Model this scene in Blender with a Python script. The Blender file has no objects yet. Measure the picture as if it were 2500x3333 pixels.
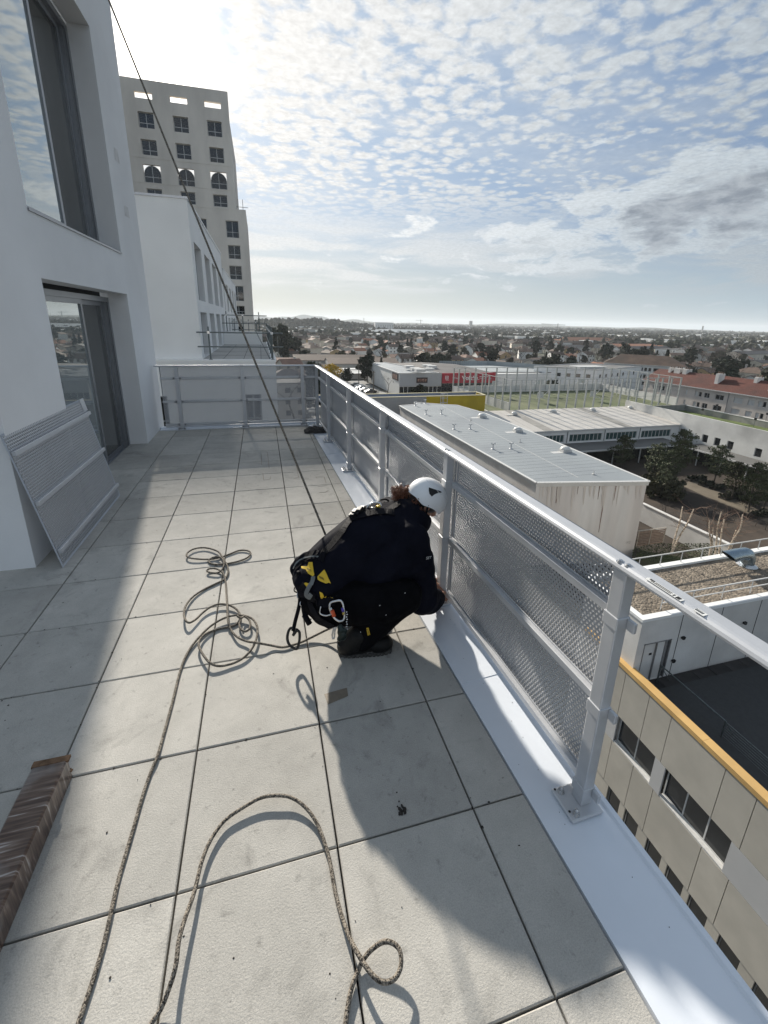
import bpy, bmesh, math, random
import numpy as np
from mathutils import Vector, Matrix
from mathutils.bvhtree import BVHTree
from math import radians, sin, cos, pi, sqrt, atan2, tan

SC = bpy.context.scene
C = SC.collection
RNG = random.Random(7)

# ------------------------------------------------------------------ camera
CAM = Vector((-0.6486, -0.5626, 1.6970))
F_PX, PW, PH = 1456.08, 2500.0, 3333.0
PITCH, YAW, ROLL = radians(16.8648), radians(16.0375), radians(1.2796)
SHX, SHY = 22.926, -176.041
fwd = Vector((sin(YAW) * cos(PITCH), cos(YAW) * cos(PITCH), -sin(PITCH)))
rgt0 = Vector((cos(YAW), -sin(YAW), 0.0))
up0 = rgt0.cross(fwd)
rgt = rgt0 * cos(ROLL) + up0 * sin(ROLL)
upv = -rgt0 * sin(ROLL) + up0 * cos(ROLL)
cd = bpy.data.cameras.new('camera')
cam = bpy.data.objects.new('camera', cd)
C.objects.link(cam)
M = Matrix.Identity(4)
for i in range(3):
    M[i][0], M[i][1], M[i][2], M[i][3] = rgt[i], upv[i], -fwd[i], CAM[i]
cam.matrix_world = M
cd.sensor_fit = 'VERTICAL'
cd.sensor_height = 36.0
cd.lens = F_PX / PH * 36.0
cd.shift_x = -SHX / PH
cd.shift_y = SHY / PH
cd.clip_start = 0.05
cd.clip_end = 60000
SC.camera = cam

# ------------------------------------------------------------------ light, exposure
SUN_EL, SUN_AZ = radians(23.4), radians(-7.7)          # azimuth from +Y towards +X
SUND = Vector((sin(SUN_AZ) * cos(SUN_EL), cos(SUN_AZ) * cos(SUN_EL), sin(SUN_EL)))
SC.view_settings.view_transform = 'Standard'
SC.view_settings.look = 'None'
SC.view_settings.gamma = 1.0
SC.view_settings.use_curve_mapping = False
SC.view_settings.exposure = 0.75
sl = bpy.data.lights.new('sun', 'SUN')
sl.energy = 4.75
sl.angle = radians(1.3)
sl.color = (1.0, 0.93, 0.82)
so = bpy.data.objects.new('sun', sl)
C.objects.link(so)
so.rotation_mode = 'QUATERNION'
so.rotation_quaternion = SUND.to_track_quat('Z', 'Y')
SC.cycles.max_bounces = 6
SC.cycles.diffuse_bounces = 4
SC.cycles.glossy_bounces = 3
SC.cycles.transparent_max_bounces = 24
SC.cycles.volume_bounces = 1
SC.cycles.sample_clamp_indirect = 6
SC.cycles.use_denoising = True

W = bpy.data.worlds.new('World')
SC.world = W
W.use_nodes = True


def build_world():
    nt = W.node_tree
    N, L = nt.nodes, nt.links
    N.clear()

    def nd(t, **k):
        n = N.new(t)
        for a, b in k.items():
            setattr(n, a, b)
        return n

    def math_(op, a, b=None, c=None, clamp=False):
        n = nd('ShaderNodeMath', operation=op, use_clamp=clamp)
        for i, v in enumerate((a, b, c)):
            if v is None:
                continue
            if isinstance(v, (int, float)):
                n.inputs[i].default_value = v
            else:
                L.new(v, n.inputs[i])
        return n.outputs[0]

    def smooth(v, a, b):
        n = nd('ShaderNodeMapRange', interpolation_type='SMOOTHSTEP')
        L.new(v, n.inputs[0])
        n.inputs[1].default_value, n.inputs[2].default_value = a, b
        return n.outputs[0]

    def noise(vec, scale, detail=3, rough=.55, dist=0.0):
        n = nd('ShaderNodeTexNoise')
        L.new(vec, n.inputs['Vector'])
        n.inputs['Scale'].default_value = scale
        n.inputs['Detail'].default_value = detail
        n.inputs['Roughness'].default_value = rough
        n.inputs['Distortion'].default_value = dist
        return n.outputs[0]

    def comb(x, y, z):
        n = nd('ShaderNodeCombineXYZ')
        for i, v in enumerate((x, y, z)):
            if isinstance(v, (int, float)):
                n.inputs[i].default_value = v
            else:
                L.new(v, n.inputs[i])
        return n.outputs[0]

    def mix(f, a, b):
        n = nd('ShaderNodeMix', data_type='RGBA')
        for s, v in ((n.inputs[0], f), (n.inputs[6], a), (n.inputs[7], b)):
            if isinstance(v, (int, float)):
                s.default_value = v
            elif isinstance(v, tuple):
                s.default_value = v + (1,) if len(v) == 3 else v
            else:
                L.new(v, s)
        return n.outputs[2]

    tc = nd('ShaderNodeTexCoord')
    d = tc.outputs['Generated']
    sx = nd('ShaderNodeSeparateXYZ')
    L.new(d, sx.inputs[0])
    X, Y, Z = sx.outputs
    sky = nd('ShaderNodeTexSky', sky_type='NISHITA', sun_disc=False)
    sky.sun_elevation = SUN_EL
    sky.sun_rotation = SUN_AZ
    sky.altitude = 40
    sky.air_density, sky.dust_density, sky.ozone_density = 1.0, .5, 1.4
    zc = math_('MAXIMUM', Z, 0.0)
    zz = math_('ADD', zc, 0.045)
    u = math_('DIVIDE', X, zz)
    v = math_('DIVIDE', Y, zz)
    P = comb(u, v, 0.0)
    el = math_('ARCSINE', Z)
    az = math_('ARCTAN2', X, Y)
    # sun angle
    dot = nd('ShaderNodeVectorMath', operation='DOT_PRODUCT')
    L.new(d, dot.inputs[0])
    dot.inputs[1].default_value = SUND
    sd = math_('MAXIMUM', dot.outputs['Value'], 0.0)
    # mackerel layer: small puffs, broken into fields by a broad mask
    puff = noise(P, 9.0, 5, .62, .6)
    puff2 = noise(P, 36.0, 3, .65, .4)
    broad = noise(P, .62, 4, .55, .3)
    wrp = nd('ShaderNodeTexNoise')
    wrp.inputs['Scale'].default_value = 5.0
    wrp.inputs['Detail'].default_value = 3
    L.new(P, wrp.inputs['Vector'])
    wv = nd('ShaderNodeVectorMath', operation='MULTIPLY_ADD')
    L.new(wrp.outputs['Color'], wv.inputs[0])
    wv.inputs[1].default_value = (.13, .13, 0)
    L.new(P, wv.inputs[2])
    vo = nd('ShaderNodeTexVoronoi', feature='SMOOTH_F1')
    vo.inputs['Scale'].default_value = 13.0
    vo.inputs['Smoothness'].default_value = .35
    L.new(wv.outputs[0], vo.inputs['Vector'])
    cell = math_('SUBTRACT', .98, math_('MULTIPLY', vo.outputs['Distance'], 1.05))
    fine = math_('ADD', math_('MULTIPLY', cell, .40), math_('ADD', math_('MULTIPLY', puff, .36), math_('MULTIPLY', puff2, .24)))
    edge = math_('SUBTRACT', 1.005, broad)
    edge = math_('MULTIPLY', edge, .80)
    diff = math_('SUBTRACT', fine, edge)
    c1 = smooth(diff, -.06, .14)
    c1 = math_('MULTIPLY', c1, smooth(el, .155, .26))
    # thin veil
    veil = noise(comb(math_('MULTIPLY', u, .5), math_('MULTIPLY', v, 1.1), 3.0), .9, 4, .6, .6)
    c2 = math_('MULTIPLY', smooth(veil, .38, .75), .55)
    c2 = math_('MULTIPLY', c2, smooth(el, .03, .12))
    # low stratus bands
    Q = comb(math_('MULTIPLY', az, 3.2), math_('MULTIPLY', el, 19.0), 1.7)
    band = noise(Q, 1.15, 5, .6, .4)
    bm = math_('MULTIPLY', smooth(el, .050, .075), smooth(el, .22, .12))
    c3 = math_('MULTIPLY', smooth(band, .44, .58), bm)
    # dark flat-bottomed bank to the right
    def bankval(shift):
        e2 = math_('ADD', el, shift)
        Q2 = comb(math_('MULTIPLY', az, 9.0), math_('MULTIPLY', e2, 26.0), 9.0)
        bank = noise(Q2, .85, 7, .60, .25)
        bel = math_('SUBTRACT', e2, math_('ADD', .195, math_('MULTIPLY', math_('SUBTRACT', az, .8), .10)))
        bel = math_('MULTIPLY', math_('MULTIPLY', bel, bel), -190.0)
        baz = math_('SUBTRACT', az, .93)
        baz = math_('MULTIPLY', math_('MULTIPLY', baz, baz), -3.6)
        bg = math_('EXPONENT', math_('ADD', bel, baz))
        return math_('ADD', math_('MULTIPLY', bg, .70), math_('MULTIPLY', math_('SUBTRACT', bank, .5), 1.75))
    bv = bankval(0.0)
    bu = bankval(0.022)
    c4 = smooth(bv, .26, .40)
    thick = math_('MULTIPLY', smooth(bu, .30, .62), smooth(bv, .32, .58))
    # cloud brightness grows towards the sun and again opposite it
    back = math_('MAXIMUM', math_('MULTIPLY', dot.outputs['Value'], -1.0), 0.0)  # unseen sky behind the camera, extra brightness added to lift the shade
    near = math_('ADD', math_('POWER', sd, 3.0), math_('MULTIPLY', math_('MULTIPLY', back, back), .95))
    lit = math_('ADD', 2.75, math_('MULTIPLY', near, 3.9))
    shade = noise(P, 26.0, 4, .65, .3)
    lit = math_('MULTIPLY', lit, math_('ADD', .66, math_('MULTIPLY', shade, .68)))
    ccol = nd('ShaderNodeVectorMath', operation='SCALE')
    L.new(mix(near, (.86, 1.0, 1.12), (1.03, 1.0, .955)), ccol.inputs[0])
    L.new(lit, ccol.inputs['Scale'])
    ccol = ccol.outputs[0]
    base = sky.outputs[0]
    # clear-air tone: lift the dark blue a little with high thin haze
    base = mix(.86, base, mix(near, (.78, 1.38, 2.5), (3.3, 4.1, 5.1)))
    # milky horizon
    hz = smooth(el, .22, -.02)
    hzc = mix(math_('POWER', sd, 2.0), (2.35, 3.35, 4.0), (5.0, 4.85, 3.95))
    base = mix(math_('MULTIPLY', hz, .80), base, hzc)
    col = mix(c2, base, ccol)
    col = mix(math_('MULTIPLY', c3, .88), col, ccol)
    col = mix(math_('MULTIPLY', c1, .94), col, ccol)
    brim = nd('ShaderNodeVectorMath', operation='SCALE')
    L.new(ccol, brim.inputs[0])
    brim.inputs['Scale'].default_value = 1.15
    Q3 = comb(math_('MULTIPLY', az, 16.0), math_('MULTIPLY', el, 46.0), 4.0)
    inner = smooth(noise(Q3, 1.0, 6, .65, .3), .34, .66)
    bcol = mix(thick, brim.outputs[0], mix(inner, (1.45, 1.7, 2.05), (3.1, 3.4, 3.7)))
    col = mix(math_('MULTIPLY', c4, .92), col, bcol)
    # aureole of the sun seen through thin cloud
    g = math_('ADD', math_('MULTIPLY', math_('POWER', sd, 1100.0), 60.0),
              math_('ADD', math_('MULTIPLY', math_('POWER', sd, 260.0), 3.6), math_('MULTIPLY', math_('POWER', sd, 36.0), .45)))
    gv = nd('ShaderNodeVectorMath', operation='SCALE')
    gv.inputs[0].default_value = (1.0, .93, .80)
    L.new(g, gv.inputs['Scale'])
    ad = nd('ShaderNodeVectorMath', operation='ADD')
    L.new(col, ad.inputs[0])
    L.new(gv.outputs[0], ad.inputs[1])
    bgn = nd('ShaderNodeBackground')
    L.new(ad.outputs[0], bgn.inputs[0])
    bgn.inputs[1].default_value = 0.088
    out = nd('ShaderNodeOutputWorld')
    L.new(bgn.outputs[0], out.inputs[0])


build_world()

# ------------------------------------------------------------------ helpers


def ray(px, py):
    a = (px - PW / 2 - SHX) / F_PX
    b = -(py - PH / 2 - SHY) / F_PX
    return (rgt * a + upv * b + fwd)


def at_z(px, py, z):
    d = ray(px, py)
    return CAM + d * ((z - CAM.z) / d.z)


def at_x(px, py, x):
    d = ray(px, py)
    return CAM + d * ((x - CAM.x) / d.x)


def at_y(px, py, y):
    d = ray(px, py)
    return CAM + d * ((y - CAM.y) / d.y)


def at_d(px, py, dep):
    return CAM + ray(px, py) * dep


_MC = {}


def mat(name, col, rough=.6, metal=0.0, var=.12, scale=6.0, bump=0.0, bscale=120.0, spec=.4, rnd=0.0, detail=5, stretch=None, tint=None, world=False, clear=0.0):
    """plain procedural surface: broad tone variation, optional per-object tone, fine relief"""
    if name in _MC:
        return _MC[name]
    m = bpy.data.materials.new(name)
    m.use_nodes = True
    nt = m.node_tree
    N, L = nt.nodes, nt.links
    b = N['Principled BSDF']
    b.inputs['Roughness'].default_value = rough
    b.inputs['Metallic'].default_value = metal
    b.inputs['Specular IOR Level'].default_value = spec
    b.inputs['Coat Weight'].default_value = clear
    tc = N.new('ShaderNodeTexCoord')
    if world:
        gm = N.new('ShaderNodeNewGeometry')
        src = gm.outputs['Position']
    else:
        src = tc.outputs['Object']
    mp = N.new('ShaderNodeMapping')
    L.new(src, mp.inputs['Vector'])
    if stretch:
        mp.inputs['Scale'].default_value = stretch
    no = N.new('ShaderNodeTexNoise')
    no.inputs['Scale'].default_value = scale
    no.inputs['Detail'].default_value = detail
    no.inputs['Roughness'].default_value = .6
    L.new(mp.outputs[0], no.inputs['Vector'])
    cr = N.new('ShaderNodeMapRange')
    cr.inputs[1].default_value, cr.inputs[2].default_value = .3, .7
    cr.inputs[3].default_value, cr.inputs[4].default_value = 1 - var, 1 + var
    L.new(no.outputs[0], cr.inputs[0])
    fac = cr.outputs[0]
    if rnd:
        oi = N.new('ShaderNodeObjectInfo')
        mr = N.new('ShaderNodeMapRange')
        mr.inputs[3].default_value, mr.inputs[4].default_value = 1 - rnd, 1 + rnd
        L.new(oi.outputs['Random'], mr.inputs[0])
        mu = N.new('ShaderNodeMath')
        mu.operation = 'MULTIPLY'
        L.new(fac, mu.inputs[0])
        L.new(mr.outputs[0], mu.inputs[1])
        fac = mu.outputs[0]
    sc = N.new('ShaderNodeVectorMath')
    sc.operation = 'SCALE'
    sc.inputs[0].default_value = col[:3]
    if tint:
        mx = N.new('ShaderNodeMix')
        mx.data_type = 'RGBA'
        n2 = N.new('ShaderNodeTexNoise')
        n2.inputs['Scale'].default_value = scale * .37
        n2.inputs['Detail'].default_value = 4
        L.new(mp.outputs[0], n2.inputs['Vector'])
        r2 = N.new('ShaderNodeMapRange')
        r2.inputs[1].default_value, r2.inputs[2].default_value = .42, .66
        L.new(n2.outputs[0], r2.inputs[0])
        L.new(r2.outputs[0], mx.inputs[0])
        mx.inputs[6].default_value = tuple(col[:3]) + (1,)
        mx.inputs[7].default_value = tuple(tint[:3]) + (1,)
        L.new(mx.outputs[2], sc.inputs[0])
    L.new(fac, sc.inputs['Scale'])
    L.new(sc.outputs[0], b.inputs['Base Color'])
    if bump:
        nb = N.new('ShaderNodeTexNoise')
        nb.inputs['Scale'].default_value = bscale
        nb.inputs['Detail'].default_value = 3
        L.new(mp.outputs[0], nb.inputs['Vector'])
        bp = N.new('ShaderNodeBump')
        bp.inputs['Strength'].default_value = bump
        bp.inputs['Distance'].default_value = .004
        L.new(nb.outputs[0], bp.inputs['Height'])
        L.new(bp.outputs[0], b.inputs['Normal'])
    _MC[name] = m
    return m


class MB:
    """collects shapes and builds them as one mesh"""

    def __init__(s):
        s.v, s.f, s.mi = [], [], []

    def add(s, vs, fs, mi=0):
        o = len(s.v)
        s.v.extend([tuple(v) for v in vs])
        s.f.extend([tuple(i + o for i in f) for f in fs])
        s.mi.extend([mi] * len(fs))

    def box(s, lo, hi, mi=0):
        x0, y0, z0 = lo
        x1, y1, z1 = hi
        s.add([(x0, y0, z0), (x1, y0, z0), (x1, y1, z0), (x0, y1, z0), (x0, y0, z1), (x1, y0, z1), (x1, y1, z1), (x0, y1, z1)],
              [(0, 3, 2, 1), (4, 5, 6, 7), (0, 1, 5, 4), (1, 2, 6, 5), (2, 3, 7, 6), (3, 0, 4, 7)], mi)

    def obox(s, c, ax, ay, az, mi=0):
        """oriented box: centre and three half-axis vectors"""
        c, ax, ay, az = Vector(c), Vector(ax), Vector(ay), Vector(az)
        vs = [c + ax * i + ay * j + az * k for k in (-1, 1) for (i, j) in ((-1, -1), (1, -1), (1, 1), (-1, 1))]
        s.add(vs, [(0, 3, 2, 1), (4, 5, 6, 7), (0, 1, 5, 4), (1, 2, 6, 5), (2, 3, 7, 6), (3, 0, 4, 7)], mi)

    def bar(s, a, b, w, h=None, up=(0, 0, 1), mi=0):
        a, b = Vector(a), Vector(b)
        d = b - a
        ln = d.length
        if ln < 1e-6:
            return
        d /= ln
        u = Vector(up)
        if abs(d.dot(u)) > .98:
            u = Vector((0, 1, 0))
        x = d.cross(u).normalized()
        y = x.cross(d).normalized()
        s.obox((a + b) / 2, d * ln / 2, x * w / 2, y * (h or w) / 2, mi)

    def tube(s, pts, r, n=8, mi=0, cap=True, rs=None):
        pts = [Vector(p) for p in pts]
        m = len(pts)
        base = len(s.v)
        t0 = (pts[1] - pts[0]).normalized()
        ref = Vector((0, 0, 1)) if abs(t0.z) < .9 else Vector((1, 0, 0))
        nx = t0.cross(ref).normalized()
        for i, p in enumerate(pts):
            t = (pts[min(i + 1, m - 1)] - pts[max(i - 1, 0)])
            if t.length < 1e-9:
                t = t0
            t = t.normalized()
            nx = (nx - t * nx.dot(t))
            nx = nx.normalized() if nx.length > 1e-6 else t.orthogonal().normalized()
            ny = t.cross(nx)
            rr = rs[i] if rs else r
            for k in range(n):
                a = 2 * pi * k / n
                s.v.append(tuple(p + nx * cos(a) * rr + ny * sin(a) * rr))
        for i in range(m - 1):
            for k in range(n):
                a, b = base + i * n + k, base + i * n + (k + 1) % n
                s.f.append((a, b, b + n, a + n))
                s.mi.append(mi)
        if cap:
            s.f.append(tuple(base + k for k in range(n))[::-1])
            s.f.append(tuple(base + (m - 1) * n + k for k in range(n)))
            s.mi += [mi, mi]

    def cyl(s, a, b, r, n=12, mi=0, r2=None):
        s.tube([a, b], r, n, mi, True, [r, r if r2 is None else r2])

    def lathe(s, c, prof, n=16, mi=0):
        """prof: list of (radius, z) about the vertical axis through c"""
        base = len(s.v)
        cx, cy, cz = c
        for (r, z) in prof:
            for k in range(n):
                a = 2 * pi * k / n
                s.v.append((cx + r * cos(a), cy + r * sin(a), cz + z))
        for i in range(len(prof) - 1):
            for k in range(n):
                a, b = base + i * n + k, base + i * n + (k + 1) % n
                s.f.append((a, b, b + n, a + n))
                s.mi.append(mi)
        s.f.append(tuple(base + k for k in range(n))[::-1])
        s.f.append(tuple(base + (len(prof) - 1) * n + k for k in range(n)))
        s.mi += [mi, mi]

    def prism(s, pts, z0, z1, mi=0, bottom=True):
        n = len(pts)
        vs = [(p[0], p[1], z0) for p in pts] + [(p[0], p[1], z1) for p in pts]
        fs = [(i, (i + 1) % n, n + (i + 1) % n, n + i) for i in range(n)] + [tuple(range(n, 2 * n))]
        if bottom:
            fs.append(tuple(range(n))[::-1])
        s.add(vs, fs, mi)

    def quad(s, a, b, c, d, mi=0):
        s.add([a, b, c, d], [(0, 1, 2, 3)], mi)

    def mesh(s, name, mats):
        me = bpy.data.meshes.new(name)
        me.from_pydata(s.v, [], s.f)
        for m in (mats if isinstance(mats, (list, tuple)) else [mats]):
            me.materials.append(m)
        if any(s.mi):
            me.polygons.foreach_set('material_index', s.mi)
        me.update()
        return me


def rescale(r, k):
    """a finer estimate of a building's size and distance, found after it was laid out"""
    r.location = CAM + (Vector(r.location) - CAM) * k
    r.scale = (k, k, k)


def tag(o, label=None, cat=None, group=None, kind=None):
    if label:
        o['label'] = label
    if cat:
        o['category'] = cat
    if group:
        o['group'] = group
    if kind:
        o['kind'] = kind
    return o


def root(name, loc, label=None, cat=None, group=None, kind=None, rz=0.0):
    o = bpy.data.objects.new(name, None)
    o.empty_display_size = .2
    C.objects.link(o)
    o.location = loc
    o.rotation_euler = (0, 0, rz)
    return tag(o, label, cat, group, kind)


def ob(name, me, parent=None, loc=None, smooth=False, kind=None, label=None):
    """link mesh (an MB must be .mesh()ed first). World-space meshes get loc = -parent position."""
    o = bpy.data.objects.new(name, me)
    C.objects.link(o)
    if parent is not None:
        o.parent = parent
        if loc is None:
            base = Vector(parent.location)
            if parent.parent is not None:
                base = base + Vector(parent.parent.location)
            loc = -base
    if loc is not None:
        o.location = loc
    if smooth:
        me.polygons.foreach_set('use_smooth', [True] * len(me.polygons))
    if kind:
        o['kind'] = kind
    if label:
        o['label'] = label
    return o


def part(name, mb, mats, parent, smooth=False, **k):
    return ob(name, mb.mesh(name, mats), parent, None, smooth, **k)


def bevel_mesh(me, w=.004, seg=2, ang=40):
    bm = bmesh.new()
    bm.from_mesh(me)
    bmesh.ops.remove_doubles(bm, verts=bm.verts, dist=1e-6)
    es = [e for e in bm.edges if len(e.link_faces) == 2 and e.calc_face_angle(0) > radians(ang)]
    bmesh.ops.bevel(bm, geom=es, offset=w, segments=seg, affect='EDGES', profile=.5)
    bm.to_mesh(me)
    bm.free()
    return me


def catmull(pts, n=8):
    pts = [Vector(p) for p in pts]
    P = [pts[0] * 2 - pts[1]] + pts + [pts[-1] * 2 - pts[-2]]
    out = []
    for i in range(1, len(P) - 2):
        p0, p1, p2, p3 = P[i - 1], P[i], P[i + 1], P[i + 2]
        for k in range(n):
            t = k / n
            out.append(.5 * ((2 * p1) + (p2 - p0) * t + (2 * p0 - 5 * p1 + 4 * p2 - p3) * t * t + (3 * p1 - p0 - 3 * p2 + p3) * t ** 3))
    out.append(pts[-1])
    return out


def wall_open(mb, o, u, n, length, z0, z1, openings, depth, mi=0, mr=None):
    """vertical wall face with rectangular openings and their reveals. o: start point (x,y), u: unit direction along the wall,
    n: outward unit normal, openings: (u0,u1,z0,z1)"""
    o, u, n = Vector((o[0], o[1], 0)), Vector((u[0], u[1], 0)), Vector((n[0], n[1], 0))
    mr = mi if mr is None else mr
    us = sorted({0.0, length} | {a for op in openings for a in op[:2]})
    zs = sorted({z0, z1} | {a for op in openings for a in op[2:4]})

    def P(a, z, dd=0.0):
        q = o + u * a - n * dd
        return (q.x, q.y, z)
    for i in range(len(us) - 1):
        for j in range(len(zs) - 1):
            uc, zc = (us[i] + us[i + 1]) / 2, (zs[j] + zs[j + 1]) / 2
            if any(op[0] < uc < op[1] and op[2] < zc < op[3] for op in openings):
                continue
            mb.quad(P(us[i], zs[j]), P(us[i + 1], zs[j]), P(us[i + 1], zs[j + 1]), P(us[i], zs[j + 1]), mi)
    for (a, b, c, e) in [op[:4] for op in openings]:
        mb.quad(P(a, c), P(b, c), P(b, c, depth), P(a, c, depth), mr)
        mb.quad(P(a, e), P(b, e), P(b, e, depth), P(a, e, depth), mr)
        mb.quad(P(a, c), P(a, e), P(a, e, depth), P(a, c, depth), mr)
        mb.quad(P(b, c), P(b, e), P(b, e, depth), P(b, c, depth), mr)


_WC = {}


def add_window(parent, pos, u, n, w, h, depth, frame, glass, cols=2, rows=1, fw=.06, name='window', arch=False, transom=None):
    """a window set into a wall opening: frame mesh with a pane sub-part; pos = lower left corner on the wall face"""
    key = (round(w, 2), round(h, 2), cols, rows, fw, frame.name, glass.name, arch, transom)
    if key not in _WC:
        a = MB()
        hh = h - w / 2 if arch else h
        a.box((0, -.03, 0), (w, .03, fw))
        a.box((0, -.03, fw), (fw, .03, hh))
        a.box((w - fw, -.03, fw), (w, .03, hh))
        if not arch:
            a.box((fw, -.03, h - fw), (w - fw, .03, h))
        else:
            for k in range(8):
                t0, t1 = pi * k / 8, pi * (k + 1) / 8
                a.bar((w / 2 + (w / 2 - fw / 2) * cos(t0), 0, hh + (w / 2 - fw / 2) * sin(t0)), (w / 2 + (w / 2 - fw / 2) * cos(t1), 0, hh + (w / 2 - fw / 2) * sin(t1)), .06, fw, up=(0, 1, 0))
        for k in range(1, cols):
            x = w * k / cols
            a.box((x - fw * .5, -.025, fw), (x + fw * .5, .025, h - fw))
        for k in range(1, rows):
            z = h * k / rows
            a.box((fw, -.02, z - fw * .4), (w - fw, .02, z + fw * .4))
        if transom:
            a.box((fw, -.034, h * transom - fw * .5), (w - fw, .034, h * transom + fw * .5))
        p = MB()
        if arch:
            pts = [(fw * .5, 0, fw * .5), (w - fw * .5, 0, fw * .5)] + [(w / 2 + (w / 2 - fw / 2) * cos(t), 0, hh + (w / 2 - fw / 2) * sin(t)) for t in [pi * k / 10 for k in range(11)]]
            p.add(pts, [tuple(range(len(pts)))])
        else:
            p.box((fw * .5, -.008, fw * .5), (w - fw * .5, .008, h - fw * .5))
        _WC[key] = (a.mesh('window_frame', frame), p.mesh('pane', glass))
    fm, pm = _WC[key]
    u, n = Vector((u[0], u[1], 0)), Vector((n[0], n[1], 0))
    o = bpy.data.objects.new(name, fm)
    C.objects.link(o)
    o.parent = parent
    p0 = Vector(pos) - n * (depth - .03)
    R = Matrix(((u.x, -n.x, 0), (u.y, -n.y, 0), (0, 0, 1))).to_4x4()
    o.matrix_local = Matrix.Translation(p0 - Vector(parent.location)) @ R
    q = bpy.data.objects.new('pane', pm)
    C.objects.link(q)
    q.parent = o
    return o


def glass_mat(name, col=(.02, .025, .03), rough=.04):
    return mat(name, col, rough, 0, .25, 1.5, 0, spec=.7)


M_white = mat('white_render', (.79, .795, .80), .85, 0, .07, .7, .45, 260, world=True, tint=(.735, .735, .735), detail=8)
M_alu = mat('grey_aluminium', (.50, .51, .53), .42, .55, .06, 8)
M_alu_light = mat('light_aluminium', (.56, .57, .59), .42, .4, .06, 8, .05, 300)
M_dark = mat('dark_rubber', (.02, .02, .02), .7)
M_frame = mat('window_aluminium', (.30, .31, .33), .4, .6, .05)
M_steel = mat('bright_steel', (.62, .62, .62), .25, 1.0, .1, 20)
M_black = mat('black_plastic', (.012, .012, .013), .45)
# ================================================================== the terrace
GZ = -22.5                                               # street level far below


def tile_material():
    m = bpy.data.materials.new('concrete_paver')
    m.use_nodes = True
    nt = m.node_tree
    N, L = nt.nodes, nt.links
    b = N['Principled BSDF']
    b.inputs['Roughness'].default_value = .82
    b.inputs['Specular IOR Level'].default_value = .3
    g = N.new('ShaderNodeNewGeometry')
    pos = g.outputs['Position']
    oi = N.new('ShaderNodeObjectInfo')

    def noise(s, d=5, r=.6, dist=0):
        n = N.new('ShaderNodeTexNoise')
        L.new(pos, n.inputs['Vector'])
        n.inputs['Scale'].default_value = s
        n.inputs['Detail'].default_value = d
        n.inputs['Roughness'].default_value = r
        n.inputs['Distortion'].default_value = dist
        return n.outputs[0]

    def rng(v, a, b_, c, d):
        n = N.new('ShaderNodeMapRange')
        L.new(v, n.inputs[0])
        for i, k in enumerate((a, b_, c, d)):
            n.inputs[i + 1].default_value = k
        return n.outputs[0]

    def mul(a, b_):
        n = N.new('ShaderNodeMath')
        n.operation = 'MULTIPLY'
        L.new(a, n.inputs[0])
        L.new(b_, n.inputs[1])
        return n.outputs[0]
    tone = mul(rng(oi.outputs['Random'], 0, 1, .89, 1.08), rng(noise(1.7, 6, .65, .4), .3, .7, .83, 1.10))
    tone = mul(tone, rng(noise(9, 4, .7), .3, .7, .93, 1.06))
    tone = mul(tone, rng(noise(260, 2, .5), .35, .7, 1.06, .86))
    # scattered dark pits and smudges
    v = N.new('ShaderNodeTexVoronoi')
    L.new(pos, v.inputs['Vector'])
    v.inputs['Scale'].default_value = 11
    pit = rng(v.outputs['Distance'], .018, .055, .38, 1.0)
    keep = rng(noise(2.3, 2), .48, .58, 0, 1)
    pm = N.new('ShaderNodeMix')
    L.new(keep, pm.inputs[0])
    pm.inputs[2].default_value = 1.0
    L.new(pit, pm.inputs[3])
    tone = mul(tone, pm.outputs[0])
    smud = mul(rng(noise(3.1, 5, .7, 1.2), .56, .70, 1, .74), rng(noise(23, 3, .7), .60, .76, 1, .66))
    tone = mul(tone, smud)
    sc = N.new('ShaderNodeVectorMath')
    sc.operation = 'SCALE'
    sc.inputs[0].default_value = (.455, .438, .402)
    L.new(tone, sc.inputs['Scale'])
    L.new(sc.outputs[0], b.inputs['Base Color'])
    bp = N.new('ShaderNodeBump')
    bp.inputs['Strength'].default_value = .6
    bp.inputs['Distance'].default_value = .0028
    L.new(noise(170, 4, .7), bp.inputs['Height'])
    L.new(bp.outputs[0], b.inputs['Normal'])
    return m


M_tile = tile_material()
edge_in = lambda y: .225 - .027 * y
edge_out = lambda y: .515 - .037 * y
YB, YF = -2.2, 7.0                                        # terrace extent seen from the camera

terrace = root('terrace_floor', (0, 0, 0), 'pale concrete paver terrace floor of the white building', None, kind='structure')
bed = MB()
bed.box((-4.6, YB, -.30), (.23, YF, -.062))
part('bed', bed, M_dark, terrace)


def paver(x0, x1, y0, y1, slope=None):
    """one paver with a chamfered top edge; slope: the right edge follows the flashing"""
    g, c, t = .0032, .0035, -.05
    xa, xb, xc = x0 + g, x1 - g, x1 - g
    if slope:
        xb, xc = slope(y0) - .006, slope(y1) - .006
    lo = [(xa, y0 + g), (xb, y0 + g), (xc, y1 - g), (xa, y1 - g)]
    hi = [(xa + c, y0 + g + c), (xb - c, y0 + g + c), (xc - c, y1 - g - c), (xa + c, y1 - g - c)]
    cx, cy = (x0 + x1) / 2, (y0 + y1) / 2
    v = [(a - cx, b - cy, t) for a, b in lo] + [(a - cx, b - cy, -c) for a, b in lo] + [(a - cx, b - cy, 0) for a, b in hi]
    f = [(0, 3, 2, 1), (8, 9, 10, 11)]
    for k in range(4):
        j = (k + 1) % 4
        f += [(k, j, 4 + j, 4 + k), (4 + k, 4 + j, 8 + j, 8 + k)]
    me = bpy.data.meshes.new('paver')
    me.from_pydata(v, [], f)
    me.materials.append(M_tile)
    return me, (cx, cy)


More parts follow.
